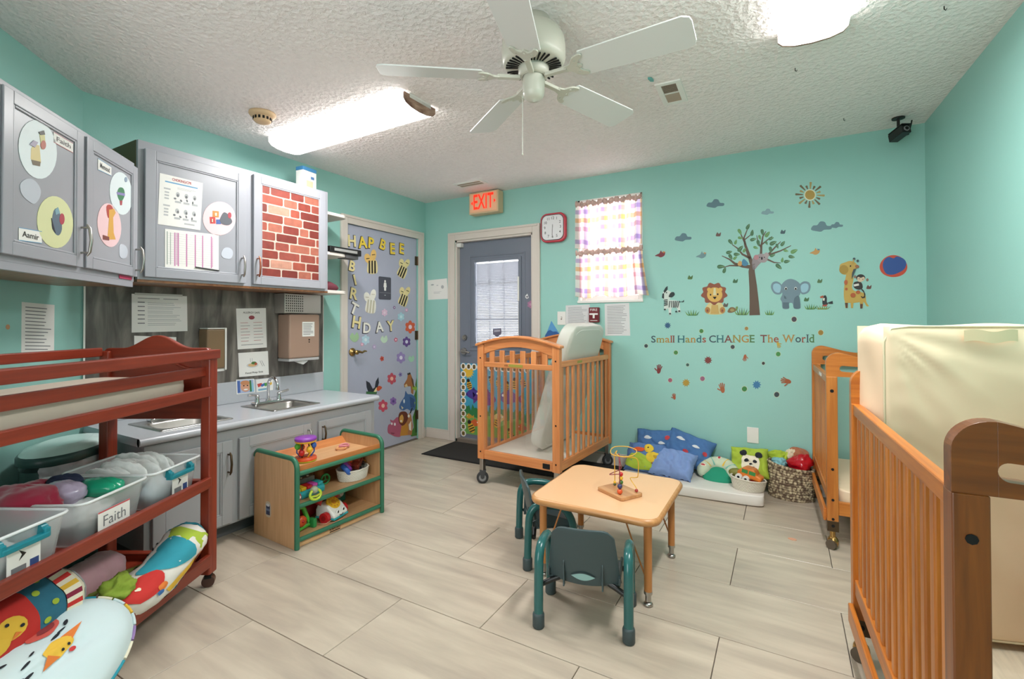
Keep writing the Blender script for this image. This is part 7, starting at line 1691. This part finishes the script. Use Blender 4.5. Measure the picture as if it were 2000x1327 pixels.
def btile(x, z, vert):
    mb = MB(); r = .032
    pts = [(x+r*1.02*math.cos(a), z+r*1.02*math.sin(a)) for a in [2*PI*i/14 for i in range(14)]]
    mb.prism(pts, 0, .001, M_PAPER); mb.prism(C_(x, z, .018, .022), .001, .0014, flat('#e0b84a'))
    for k in (-.6, .0, .6):
        if vert: mb.box(x-.017, x+.017, z+k*.018-.004, z+k*.018+.004, .0014, .0018, M_STR)
        else: mb.box(x+k*.016-.004, x+k*.016+.004, z-.02, z+.02, .0014, .0018, M_STR)
    mb.build('bee_tile', bd)
for i in range(10): btile(.447, .735-.066*(i+1), True)
for i in range(12): btile(.447+.066*i, .748, False)

# ---------------------------------------------------------------- nursery wall decals on the back wall
def ws(name, label, shapes, cat='wall decal', group=None): return sticker(name, label, cat, F_BACK, shapes, group=group)
EDGE = flat('#dcdcb8'); GRY = flat('#5f7f8a'); GRY2 = flat('#7fa0a8')
# tree
BRN = flat('#5c4636'); TI = Matrix.Translation((-3.065, -1.24, 0)) @ F_BACK.inverted()
tree = thing('tree_decal', 'brown tree decal with green leaves in the middle of the wall decals', 'wall decal', mtx=F_BACK @ Matrix.Translation((3.065, 1.24, 0)))
def tree_strip(pts, w0, w1, z=.0012):
    q = [on(F_BACK, u, v) for u, v in pts]; Lp = []; Rp = []
    for i, p in enumerate(q):
        d_ = Vector(q[min(len(q)-1, i+1)])-Vector(q[max(0, i-1)]); n_ = Vector((-d_.y, d_.x)).normalized(); w = w0+(w1-w0)*i/(len(q)-1); w *= .00345
        Lp.append((p[0]+n_.x*w-3.065, p[1]+n_.y*w-1.24)); Rp.append((p[0]-n_.x*w-3.065, p[1]-n_.y*w-1.24))
    return Lp+Rp[::-1]
mb = MB(); mb.prism(tree_strip([(1474, 616), (1473, 590), (1471, 560), (1468, 530), (1470, 515)], 10, 4.5), 0, .0012, BRN); mb.build('trunk', tree)
mb = MB()
for pts, w0, w1 in (([(1472, 520), (1478, 508), (1490, 502), (1505, 497), (1525, 490), (1545, 480)], 4, .7), ([(1470, 520), (1463, 500), (1456, 480), (1453, 465), (1461, 445)], 4, .7), ([(1468, 522), (1450, 520), (1435, 515), (1425, 507), (1410, 500)], 4, .7), ([(1486, 504), (1487, 480), (1490, 462), (1496, 452)], 2.5, .7), ([(1466, 505), (1450, 497), (1440, 485), (1430, 478)], 2.5, .7), ([(1500, 498), (1515, 482), (1525, 472)], 2, .6), ([(1490, 503), (1512, 513), (1525, 514)], 2, .6), ([(1456, 478), (1448, 460), (1444, 452)], 1.5, .6), ([(1487, 485), (1480, 472), (1478, 460)], 1.5, .6), ([(1442, 519), (1425, 519), (1412, 523)], 2, .6), ([(1488, 478), (1500, 468), (1508, 462)], 1.5, .6), ([(1455, 468), (1465, 460), (1470, 455)], 1.2, .6)):
    mb.prism(tree_strip(pts, w0, w1), 0, .0011, BRN)
mb.build('branches', tree)
L1, L2_, L3_ = flat('#3d6a45'), flat('#5f8f50'), flat('#9cbf8f')
for i, (u, v, a, r) in enumerate(((1461, 443, 5, -60), (1445, 453, 5, 60), (1469, 455, 5, -80), (1489, 454, 5, 80), (1499, 458, 5.5, -50), (1506, 466, 4.5, -20), (1510, 475, 6, -25), (1484, 464, 4, 70), (1529, 476, 5, -50), (1518, 481, 4, 70), (1551, 491, 6, -25), (1546, 502, 5, 10), (1537, 511, 5, -10), (1528, 508, 4, -80), (1521, 521, 6, 40), (1509, 499, 4.5, -20), (1535, 490, 4, 15), (1505, 488, 5, 80), (1427, 473, 5, 50), (1437, 473, 4, -70), (1424, 493, 5, -15), (1446, 486, 6, -50), (1454, 489, 4, -60), (1439, 497, 5, 0), (1427, 502, 5, 60), (1436, 504, 4, -40), (1408, 521, 6, -5), (1415, 528, 5, -70), (1446, 465, 4, 10), (1471, 468, 5, -15), (1481, 475, 5, 80), (1476, 484, 4, 20), (1497, 475, 3.5, 60))):
    sticker('leaf', None, None, F_BACK, [((L1, L2_, L1)[i % 3], [(u+a*1.25*math.cos(t_)*math.cos(math.radians(r))-a*.62*math.sin(t_)*(1-.4*math.cos(t_))*math.sin(math.radians(r)), v+a*1.25*math.cos(t_)*math.sin(math.radians(r))+a*.62*math.sin(t_)*(1-.4*math.cos(t_))*math.cos(math.radians(r))) for t_ in [2*PI*k/12 for k in range(12)]]), (L3_, [(u-a*math.cos(math.radians(r)), v-a*math.sin(math.radians(r))), (u+a*math.cos(math.radians(r)), v+a*math.sin(math.radians(r))-.5), (u+a*math.cos(math.radians(r)), v+a*math.sin(math.radians(r))+.5)])], parent=tree, inv=TI)
ws('koala_decal', 'grey koala decal sitting in the fork of the tree decal', [(flat('#8f8488'), catmull([(1470, 525), (1469, 510), (1474, 500), (1484, 500), (1488, 510), (1480, 520), (1474, 527)], 3)), (flat('#9c8f92'), catmull([(1478, 500), (1484, 496), (1494, 497), (1500, 503), (1496, 512), (1486, 513), (1479, 508)], 3)), (flat('#a89a9c'), C_(1497, 499, 5, 5.5)), (flat('#b57f86'), C_(1477, 503, 5, 5)), (M_BLKC, C_(1488, 505, 1.5, 3)), (M_BLKC, C_(1484, 503, 1, 1)), (M_BLKC, C_(1493, 503, 1, 1))])
ws('bird_decal', 'blue bird decal perched on the left tree branch', [(flat('#3f7fa0'), catmull([(1449, 512), (1452, 506), (1457, 509), (1462, 516), (1456, 520), (1450, 518)], 3))])
ws('bird_decal', 'orange chick decal beside the blue bird on the branch', [(flat('#c99a5a'), catmull([(1441, 515), (1444, 510), (1449, 512), (1448, 519), (1442, 519)], 3))])
# lion
ws('lion_decal', 'sitting lion decal with a reddish mane', [(flat('#d6c68c'), catmull([(1377, 606), (1380, 598), (1388, 590), (1406, 590), (1413, 598), (1417, 606), (1410, 614), (1384, 614)], 4)), (flat('#8c4a30'), [(1395+24*(1+.1*math.sin(9*a))*math.cos(a), 574+20.5*(1+.1*math.sin(9*a))*math.sin(a)) for a in [2*PI*i/54 for i in range(54)]]), (flat('#d9ac54'), C_(1396, 576, 15, 14.5, 0, 24)), (flat('#d9ac54'), C_(1385, 566, 4, 4)), (flat('#d9ac54'), C_(1407, 566, 4, 4)), (flat('#d8cfa4'), [(1394, 563), (1398, 563), (1399, 577), (1393, 577)]), (M_BLKC, [(1392, 580), (1400, 580), (1396, 585)]), (M_BLKC, C_(1388, 576, 1.5, 1.8)), (M_BLKC, C_(1402, 575, 1.5, 1.8)), (flat('#c6a35c'), [(1390, 596), (1402, 596), (1404, 613), (1388, 613)]), (flat('#b07a3c'), C_(1382, 606, 5, 6)), (flat('#b07a3c'), C_(1411, 606, 5, 6)), (flat('#8c4a30'), C_(1382, 607, 2, 2.5)), (flat('#8c4a30'), C_(1411, 607, 2, 2.5))])
# elephant
ELG, ELB, ELD = flat('#6f8794'), flat('#93bccb'), flat('#546a77')
ws('elephant_decal', 'grey elephant decal with pale blue ears', [(ELG, catmull([(1528, 574), (1525, 560), (1533, 549), (1544, 545), (1556, 549), (1564, 558), (1563, 574), (1558, 582), (1562, 594), (1563, 603), (1551, 603), (1548, 593), (1541, 593), (1541, 603), (1529, 603), (1527, 590), (1524, 584)], 3)), (ELG, catmull([(1526, 556), (1517, 550), (1508, 553), (1506, 563), (1513, 574), (1524, 575), (1528, 568)], 4)), (ELB, catmull([(1525, 559), (1518, 554), (1511, 556), (1510, 564), (1515, 571), (1523, 571)], 4)), (ELG, catmull([(1562, 556), (1570, 550), (1580, 552), (1583, 561), (1578, 572), (1567, 575), (1562, 568)], 4)), (ELB, catmull([(1564, 559), (1571, 554), (1578, 556), (1579, 563), (1575, 570), (1566, 571)], 4)), (ELD, [(1529, 591), (1541, 591), (1541, 602), (1529, 602)]), (ELD, catmull([(1552, 582), (1560, 578), (1563, 592), (1562, 602), (1551, 602), (1550, 592)], 3)), (M_PAPER, C_(1535, 564, 2.6, 3)), (M_PAPER, C_(1554, 564, 2.6, 3)), (M_BLKC, C_(1535, 564.5, 1.8, 2.2)), (M_BLKC, C_(1554, 564.5, 1.8, 2.2)), (ELD, [(1531, 577), (1535, 580), (1536, 584), (1532, 583)])])
# giraffe + monkey
GIR = flat('#c3a04c'); SPT = flat('#b5592a'); HOF = flat('#5a3b2a')
ws('giraffe_decal', 'yellow giraffe decal with brown spots at the right of the wall decals', [(GIR, catmull([(1652, 540), (1655, 530), (1664, 532), (1667, 545), (1664, 560), (1668, 568), (1682, 571), (1690, 575), (1692, 590), (1697, 598), (1692, 598), (1686, 590), (1668, 592), (1651, 590), (1648, 575), (1649, 558)], 3)), (GIR, catmull([(1640, 527), (1641, 517), (1650, 513), (1660, 510), (1670, 513), (1675, 522), (1668, 530), (1660, 535), (1652, 537), (1644, 535)], 3)), (flat('#a8852f'), C_(1648, 527, 9, 9)), (GIR, [(1650, 588), (1656, 588), (1656, 602), (1651, 602)]), (GIR, [(1661, 589), (1667, 589), (1666, 602), (1662, 602)]), (GIR, [(1679, 588), (1686, 588), (1685, 602), (1680, 602)]), (HOF, [(1650, 592), (1656, 592), (1655, 602), (1652, 602)]), (HOF, [(1680, 594), (1685, 594), (1684, 603), (1680, 603)]), (SPT, C_(1652, 552, 3.5, 5)), (SPT, C_(1653, 565, 2.5, 2.5)), (SPT, C_(1666, 577, 5, 4.5)), (SPT, C_(1676, 571, 4, 3.5)), (M_BLKC, C_(1661, 520, 1.2, 1.4)), (flat('#3c4a50'), C_(1668, 506, 2.4, 2.4)), (flat('#3c4a50'), C_(1675, 510, 2.4, 2.4)), (GIR, [(1666, 508), (1668, 507), (1667, 515), (1665, 515)]), (flat('#9b5f3f'), C_(1674, 521, 4, 3, 30)), (flat('#3c4a50'), [(1667, 526), (1672, 525), (1666, 540), (1663, 545), (1664, 534)])])
ws('monkey_decal', 'black monkey decal riding on the giraffe decal', [(flat('#2c2422'), catmull([(1668, 552), (1676, 550), (1683, 553), (1685, 562), (1680, 566), (1672, 565), (1667, 560)], 3)), (flat('#2c2422'), C_(1681, 543, 9, 7)), (flat('#d8bfa4'), catmull([(1674, 545), (1676, 541), (1681, 543), (1687, 541), (1689, 546), (1682, 551), (1676, 550)], 3)), (flat('#8c6a5a'), C_(1670, 541, 2.5, 3)), (flat('#8c6a5a'), C_(1694, 547, 2.5, 3)), (flat('#e0d8d0'), [(1667, 556), (1677, 554), (1678, 558), (1668, 560)]), (M_BLKC, C_(1678, 545, .8, .8)), (M_BLKC, C_(1685, 546, .8, .8)), (flat('#2c2422'), [(1683, 564), (1687, 568), (1690, 575), (1689, 582), (1684, 583), (1681, 579), (1683, 579), (1685, 581), (1688, 578), (1687, 572), (1682, 566)])])
# zebra
ZW = flat('#cfd9d2'); ZB = flat('#1f2d2f')
zs = [(ZW, catmull([(1294, 575), (1299, 566), (1306, 568), (1312, 572), (1315, 577), (1309, 583), (1308, 586), (1320, 587), (1327, 590), (1328, 600), (1329, 610), (1324, 610), (1322, 602), (1312, 602), (1311, 615), (1307, 615), (1305, 603), (1302, 605), (1298, 606), (1297, 600), (1299, 590), (1295, 584)], 3)), (ZB, catmull([(1306, 579), (1310, 572), (1316, 571), (1318, 576), (1313, 581), (1308, 581)], 3)), (ZB, [(1296, 569), (1300, 562), (1304, 559), (1304, 566), (1298, 573)]), (ZB, C_(1302, 572, 1, 1.4)), (ZB, [(1294, 574), (1297, 573), (1297, 584), (1293, 582)]), (ZB, [(1332, 590), (1336, 586), (1336, 590), (1333, 591)]), (ZB, [(1326, 590), (1332, 589), (1332, 590), (1326, 591)])]
for k in range(6): zs.append((ZB, [(1308+3.6*k, 588), (1309.4+3.6*k, 588), (1307.5+3.6*k+1.4*math.sin(k), 601), (1306.3+3.6*k+1.4*math.sin(k), 601)]))
for k in range(4): zs.append((ZB, [(1297, 586+3.2*k), (1304, 585+3.2*k), (1304, 586.4+3.2*k), (1297, 587.4+3.2*k)]))
for u, v in ((1299, 605), (1309, 613), (1321, 609), (1327, 608)): zs.append((ZB, C_(u, v, 1.8, 1.6)))
ws('zebra_decal', 'black and white zebra decal nearest the small window', zs)
# toucan, turtle, birds, clouds, grass, sun, ball
ws('bird_decal', 'toucan decal standing on grass beside the giraffe', [(flat('#20262a'), catmull([(1606, 590), (1608, 580), (1612, 577), (1615, 582), (1615, 590), (1617, 595), (1608, 596)], 3)), (flat('#b0502f'), [(1601, 580), (1608, 577), (1608, 582), (1603, 583)]), (flat('#e0dcd0'), [(1608, 582), (1611, 583), (1610, 588), (1607, 587)]), (flat('#20262a'), [(1615, 592), (1626, 588), (1627, 594), (1620, 594)]), (flat('#b0443a'), [(1606, 596), (1616, 595), (1614, 599), (1608, 599)])])
ws('turtle_decal', 'small brown turtle decal between lion and tree', [(flat('#7a5f3c'), catmull([(1421, 608), (1426, 601), (1434, 601), (1438, 607), (1430, 611), (1423, 611)], 3)), (flat('#6f8f50'), catmull([(1437, 605), (1437, 600), (1441, 599), (1441, 603), (1439, 607)], 3)), (flat('#a08f5c'), C_(1430, 606, 4, 3))])
for lab, u, v, c1, c2 in (('dark red parrot decal left of the tree, nearest the curtain', 1290, 497, '#7a2f3a', '#c9803f'), ('blue-grey bird decal between parrot and tree', 1370, 499, '#6d8f94', '#c08a5c'), ('orange bird decal right of the tree', 1592, 492, '#c0914f', '#3f7f9a')):
    ws('bird_decal', lab, [(flat(c1), catmull([(u-11, v+3), (u-4, v-1), (u+4, v-4), (u+9, v-5), (u+8, v+2), (u+1, v+6), (u-5, v+4)], 3)), (flat(c2), [(u+4, v-6), (u+10, v-5), (u+6, v-2)]), (flat(c1), [(u-2, v-2), (u+1, v-8), (u+4, v-2)])])
for lab, u, v, a in (('grey cloud decal upper left of the tree', 1397, 398, 17), ('small pale cloud decal above the tree', 1499, 414, 12), ('grey cloud decal right of the tree top', 1604, 443, 20), ('faint cloud decal touching the right-hand grey cloud', 1634, 440, 12), ('grey cloud decal lower left, above the birds', 1334, 464, 16)):
    ws('cloud_decal', lab, [(GRY if 'grey' in lab else GRY2, catmull([(u-a, v+a*.3), (u-a*.8, v-a*.1), (u-a*.4, v-a*.15), (u-a*.1, v-a*.5), (u+a*.35, v-a*.45), (u+a*.55, v-a*.1), (u+a, v-a*.05), (u+a*.95, v+a*.25), (u+a*.3, v+a*.3), (u, v+a*.48), (u-a*.4, v+a*.45)], 3))])
sn = [(flat('#c2a65e'), C_(1582, 381, 10, 9.5, 0, 24))]
t = thing('sun_decal', 'golden sun decal with brown and tan rays high on the wall', 'wall decal', mtx=F_BACK)
sp_ = sticker('disc', None, None, F_BACK, [(flat('#e6dfc0'), C_(1582, 381, 11.4, 11, 0, 24)), (flat('#b28f3e'), C_(1582, 381, 9.6, 9.2, 0, 24))], parent=t, inv=F_BACK.inverted())
for k in range(16):
    a = 2*PI*k/16+.05; r0, r1 = 13.5, (28 if k % 2 == 0 else 21); w0, w1 = 1.0, 2.4
    q = [(1582+r*math.cos(a)+w*-math.sin(a), 381+.88*(r*math.sin(a)+w*math.cos(a))) for r, w in ((r0, -w0), (r1, -w1), (r1+1, 0), (r1, w1), (r0, w0))]
    o = sticker('ray', None, None, F_BACK, [((flat('#6b5a3c'), flat('#a89358'))[k % 3 == 0], q)], parent=t, inv=F_BACK.inverted())
ws('ball_decal', 'round orange paper circle painted blue at the right of the decals', [(flat('#c9482f'), [(1745+27*(1+.02*math.sin(3*a))*math.cos(a), 520.5+21.5*(1+.02*math.sin(3*a))*math.sin(a)) for a in [2*PI*i/36 for i in range(36)]]), (flat('#2b4f95'), catmull([(1724, 520), (1727, 508), (1736, 502), (1745, 505), (1752, 501), (1765, 506), (1770, 515), (1766, 526), (1755, 533), (1742, 537), (1730, 534)], 4))], cat='paper circle')
def grass(label, u, v, w, h, col='#3f7a3a', n=6):
    sh_ = []
    for k in range(n):
        x = u-w+2*w*(k+.5)/n; le = (k-(n-1)/2)/n*w*1.4; hh = h*(.6+.4*math.sin(PI*(k+.5)/n))
        sh_.append((flat(col if k % 2 else '#6f9a45'), [(x-1.6, v), (x+1.6, v), (x+le, v-hh)]))
    sh_.insert(0, (flat(col), [(u-w*.8, v-1), (u+w*.8, v-1), (u+w*.8, v+.8), (u-w*.8, v+.8)]))
    ws('grass_decal', label, sh_, group='grass tuft decals')
grass('grass tuft decal between zebra and lion', 1352, 616, 10, 11); grass('grass tuft decal with orange flowers left of the tree', 1449, 615, 11, 14, '#4a6a30', 7); grass('grass tuft decal just right of the tree', 1503, 615, 7, 10, n=5); grass('grass tuft decal right of the elephant', 1583, 604, 9, 11); grass('grass tuft decal under the toucan', 1606, 604, 11, 8, '#7f8a3a', 7)
for lab, u, v, c in (('green butterfly decal above the zebra', 1348, 542, '#4f6f3a'), ('single green leaf decal between lion and tree', 1436, 549, '#3d6a45'), ('green butterfly decal right of the elephant', 1601, 549, '#4a6a40'), ('brown butterfly decal upper left of the tree', 1403, 458, '#6a4f4a'), ('dark butterfly decal upper right of the tree', 1529, 453, '#35505a'), ('brown butterfly decal beside the monkey', 1697, 561, '#6a4038'), ('small leaf decal by the lion tail', 1417, 596, '#5a5048'), ('leaf decal on the elephant tail', 1575, 585, '#3f6a40')):
    ws('butterfly_decal' if 'butterfly' in lab else 'leaf_decal', lab, [(flat(c), catmull([(u-5, v+3), (u-2, v-4), (u+1, v-1), (u+5, v-4), (u+4, v+3), (u, v+4)], 3))])
# writing
rows_ = [('Small', 1272, 1346), ('Hands', 1323, 1380), ('CHANGE', 1385, 1474), ('The', 1485, 1520), ('World', 1529, 1590)]
LC = ['#3c4f58', '#9c8a3f', '#b0853f', '#4f7a45', '#9c4a35', '#2f6a72', '#7a3f3a', '#3f6f9a']
COLS = {'S': 0, 'm': 1, 'a': 2, 'l': 3}
cols_seq = [0, 1, 2, 4, 6, 5, 1, 2, 5, 4, 0, 5, 6, 1, 2, 3, 6, 2, 4, 2, 0, 4, 0, 3, 1]
wl = thing('wall_lettering', 'multicoloured serif lettering Small Hands CHANGE The World under the animal decals', 'wall lettering', mtx=F_BACK)
STEMS = {'m': [(-.36, 'b'), (0, 'b'), (.36, 'b')], 'l': [(0, 'b'), (-.05, 't')], 'H': [(-.36, 'b'), (.36, 'b'), (-.36, 't'), (.36, 't')], 'n': [(-.3, 'b'), (.3, 'b')], 'd': [(.3, 'b'), (.24, 't')], 'A': [(-.44, 'b'), (.44, 'b')], 'N': [(-.36, 'b'), (-.36, 't'), (.36, 't')], 'E': [(-.36, 'b'), (-.36, 't')], 'T': [(0, 'b')], 'h': [(-.3, 'b'), (.3, 'b'), (-.34, 't')], 'W': [(-.44, 't'), (.44, 't')], 'r': [(-.2, 'b')], 'a': [(.36, 'b')]}
words = [('Small', 1272, 1317), ('Hands', 1324, 1379), ('CHANGE', 1385, 1474), ('The', 1485, 1521), ('World', 1529, 1590)]
ci = 0
for wd, u0, u1 in words:
    aw = []
    for ch in wd:
        vs, fs = text_geo(ch, .012); aw.append(max(v[0] for v in vs)-min(v[0] for v in vs)+.09)
    tot = sum(aw)-.09; A0, zb_ = on(F_BACK, u0, 669.5); A1, _ = on(F_BACK, u1, 669.3)
    zb_ = 1.026+(A0-2.327)*.021
    k = (A1-A0)/tot; capz = .055; x = A0
    for ch, w in zip(wd, aw):
        vs, fs = text_geo(ch, .012); lo = min(v[1] for v in vs); hi = max(v[1] for v in vs); lw = (w-.09)*k
        hh = capz if (ch.isupper() or ch in 'ldh') else capz*.68
        sy = hh/(hi-lo); lx = min(v[0] for v in vs); cm = flat(LC[cols_seq[ci % len(cols_seq)]]); ci += 1
        mb = MB(); zz = zb_+(x-A0)*.021
        mb.add([(-lw/2+(v[0]-lx)*k, (v[1]-lo)*sy, .001) for v in vs], fs, cm)
        for s_, e_ in STEMS.get(ch, []):
            yy = 0 if e_ == 'b' else hh-.004; mb.box(s_*lw-.008, s_*lw+.008, yy, yy+.004, .0006, .001, cm)
        mb.build('letter', wl, loc=(x+lw/2, zz, 0)); x += w*k
# splats, hands and dots
def hand(label, u, v, s, rot, col):
    r = math.radians(rot); T_ = lambda x, y: (u+s*(x*math.cos(r)-y*math.sin(r)), v+s*(x*math.sin(r)+y*math.cos(r)))
    sh_ = [(flat(col), [T_(*p) for p in catmull([(-4, 1), (-3, -3), (3, -3), (4, 2), (2, 7), (-2, 7)], 3)])]
    for x0, y0, x1, y1, w in ((-3.2, -2, -5, -9, .9), (-1.2, -3, -1.8, -11, 1), (1.2, -3, 1.6, -11, 1), (3.2, -2, 5, -8.5, .9), (-4, 2, -9, -2, 1)):
        d_ = math.hypot(x1-x0, y1-y0); nx, ny = -(y1-y0)/d_*w, (x1-x0)/d_*w
        sh_.append((flat(col), [T_(x0+nx, y0+ny), T_(x1+nx, y1+ny), T_(x1+(x1-x0)*.08, y1+(y1-y0)*.08), T_(x1-nx, y1-ny), T_(x0-nx, y0-ny)]))
    ws('handprint_decal', label, sh_, group='handprint decals')
for lab, u, v, s, r, c in (('dark red handprint decal at the far left of the prints', 1287, 723, .95, 10, '#7f2f2f'), ('small orange handprint decal at the lower left', 1317, 776, .65, -10, '#a8583a'), ('large orange-brown handprint decal in the lower middle', 1411, 760, 1.05, -10, '#a8603a'), ('upside-down orange handprint decal below the word CHANGE', 1455, 698, .7, 190, '#a85a35'), ('sideways brown handprint decal at the far right', 1537, 745, 1.1, -75, '#a0572f'), ('yellow upside-down handprint decal under the word World', 1520, 673, .65, 160, '#bfa23c')):
    hand(lab, u, v, s, r, c)
def splat(label, u, v, r, col):
    pts = []
    for i in range(20): a = 2*PI*i/20; k = r*(1 if i % 2 else 1.7); pts.append((u+k*math.cos(a), v+k*math.sin(a)))
    ws('splat_decal', label, [(flat(col), pts), (flat(col), C_(u, v, r*1.1, r*1.1))], group='paint splat decals')
for a_ in (('navy paint splat decal under the zebra', 1304, 636, 4, '#2f5a7f'), ('maroon paint splat decal below the word CHANGE', 1383, 704, 5, '#7a3530'), ('mustard paint splat decal at the lower left', 1340, 748, 5, '#b08f35'), ('blue paint splat decal at the lower right', 1478, 752, 5.5, '#3a78a5')): splat(*a_)
for lab, u, v, r, c in (('dark purple dot decal under the elephant', 1551, 624, 5, '#463c48'), ('green dot decal above the word Hands', 1370, 647, 4, '#3f7f3f'), ('tan dot decal above the word CHANGE', 1458, 642, 3.5, '#9a7a3f'), ('mustard dot decal right of the lettering', 1603, 650, 5, '#9c7a30'), ('dark dot decal left under the lettering', 1262, 676, 3.5, '#34444c'), ('green dot decal under the word Hands', 1320, 689, 4, '#3f7f3f'), ('dark dot decal under the word CHANGE', 1431, 678, 4, '#3f4048'), ('green dot decal under the word World', 1520, 692, 4.5, '#3f8a45'), ('small dark green dot decal in the left middle', 1343, 713, 3, '#2f5550'), ('small dark dot decal in the right middle', 1491, 710, 3, '#3a3434'), ('pink dot decal at the lower left', 1309, 743, 4, '#a05a70'), ('mauve dot decal in the lower middle', 1372, 740, 4.5, '#95607a'), ('green dot decal beside the blue splat', 1454, 760, 5, '#35803f'), ('dark slate dot decal at the lower right', 1517, 771, 5, '#34444a')):
    ws('dot_decal', lab, [(flat('#c2cdb4'), C_(u, v, r*1.2, r*1.2)), (flat(c), C_(u, v, r, r))], group='dot decals')
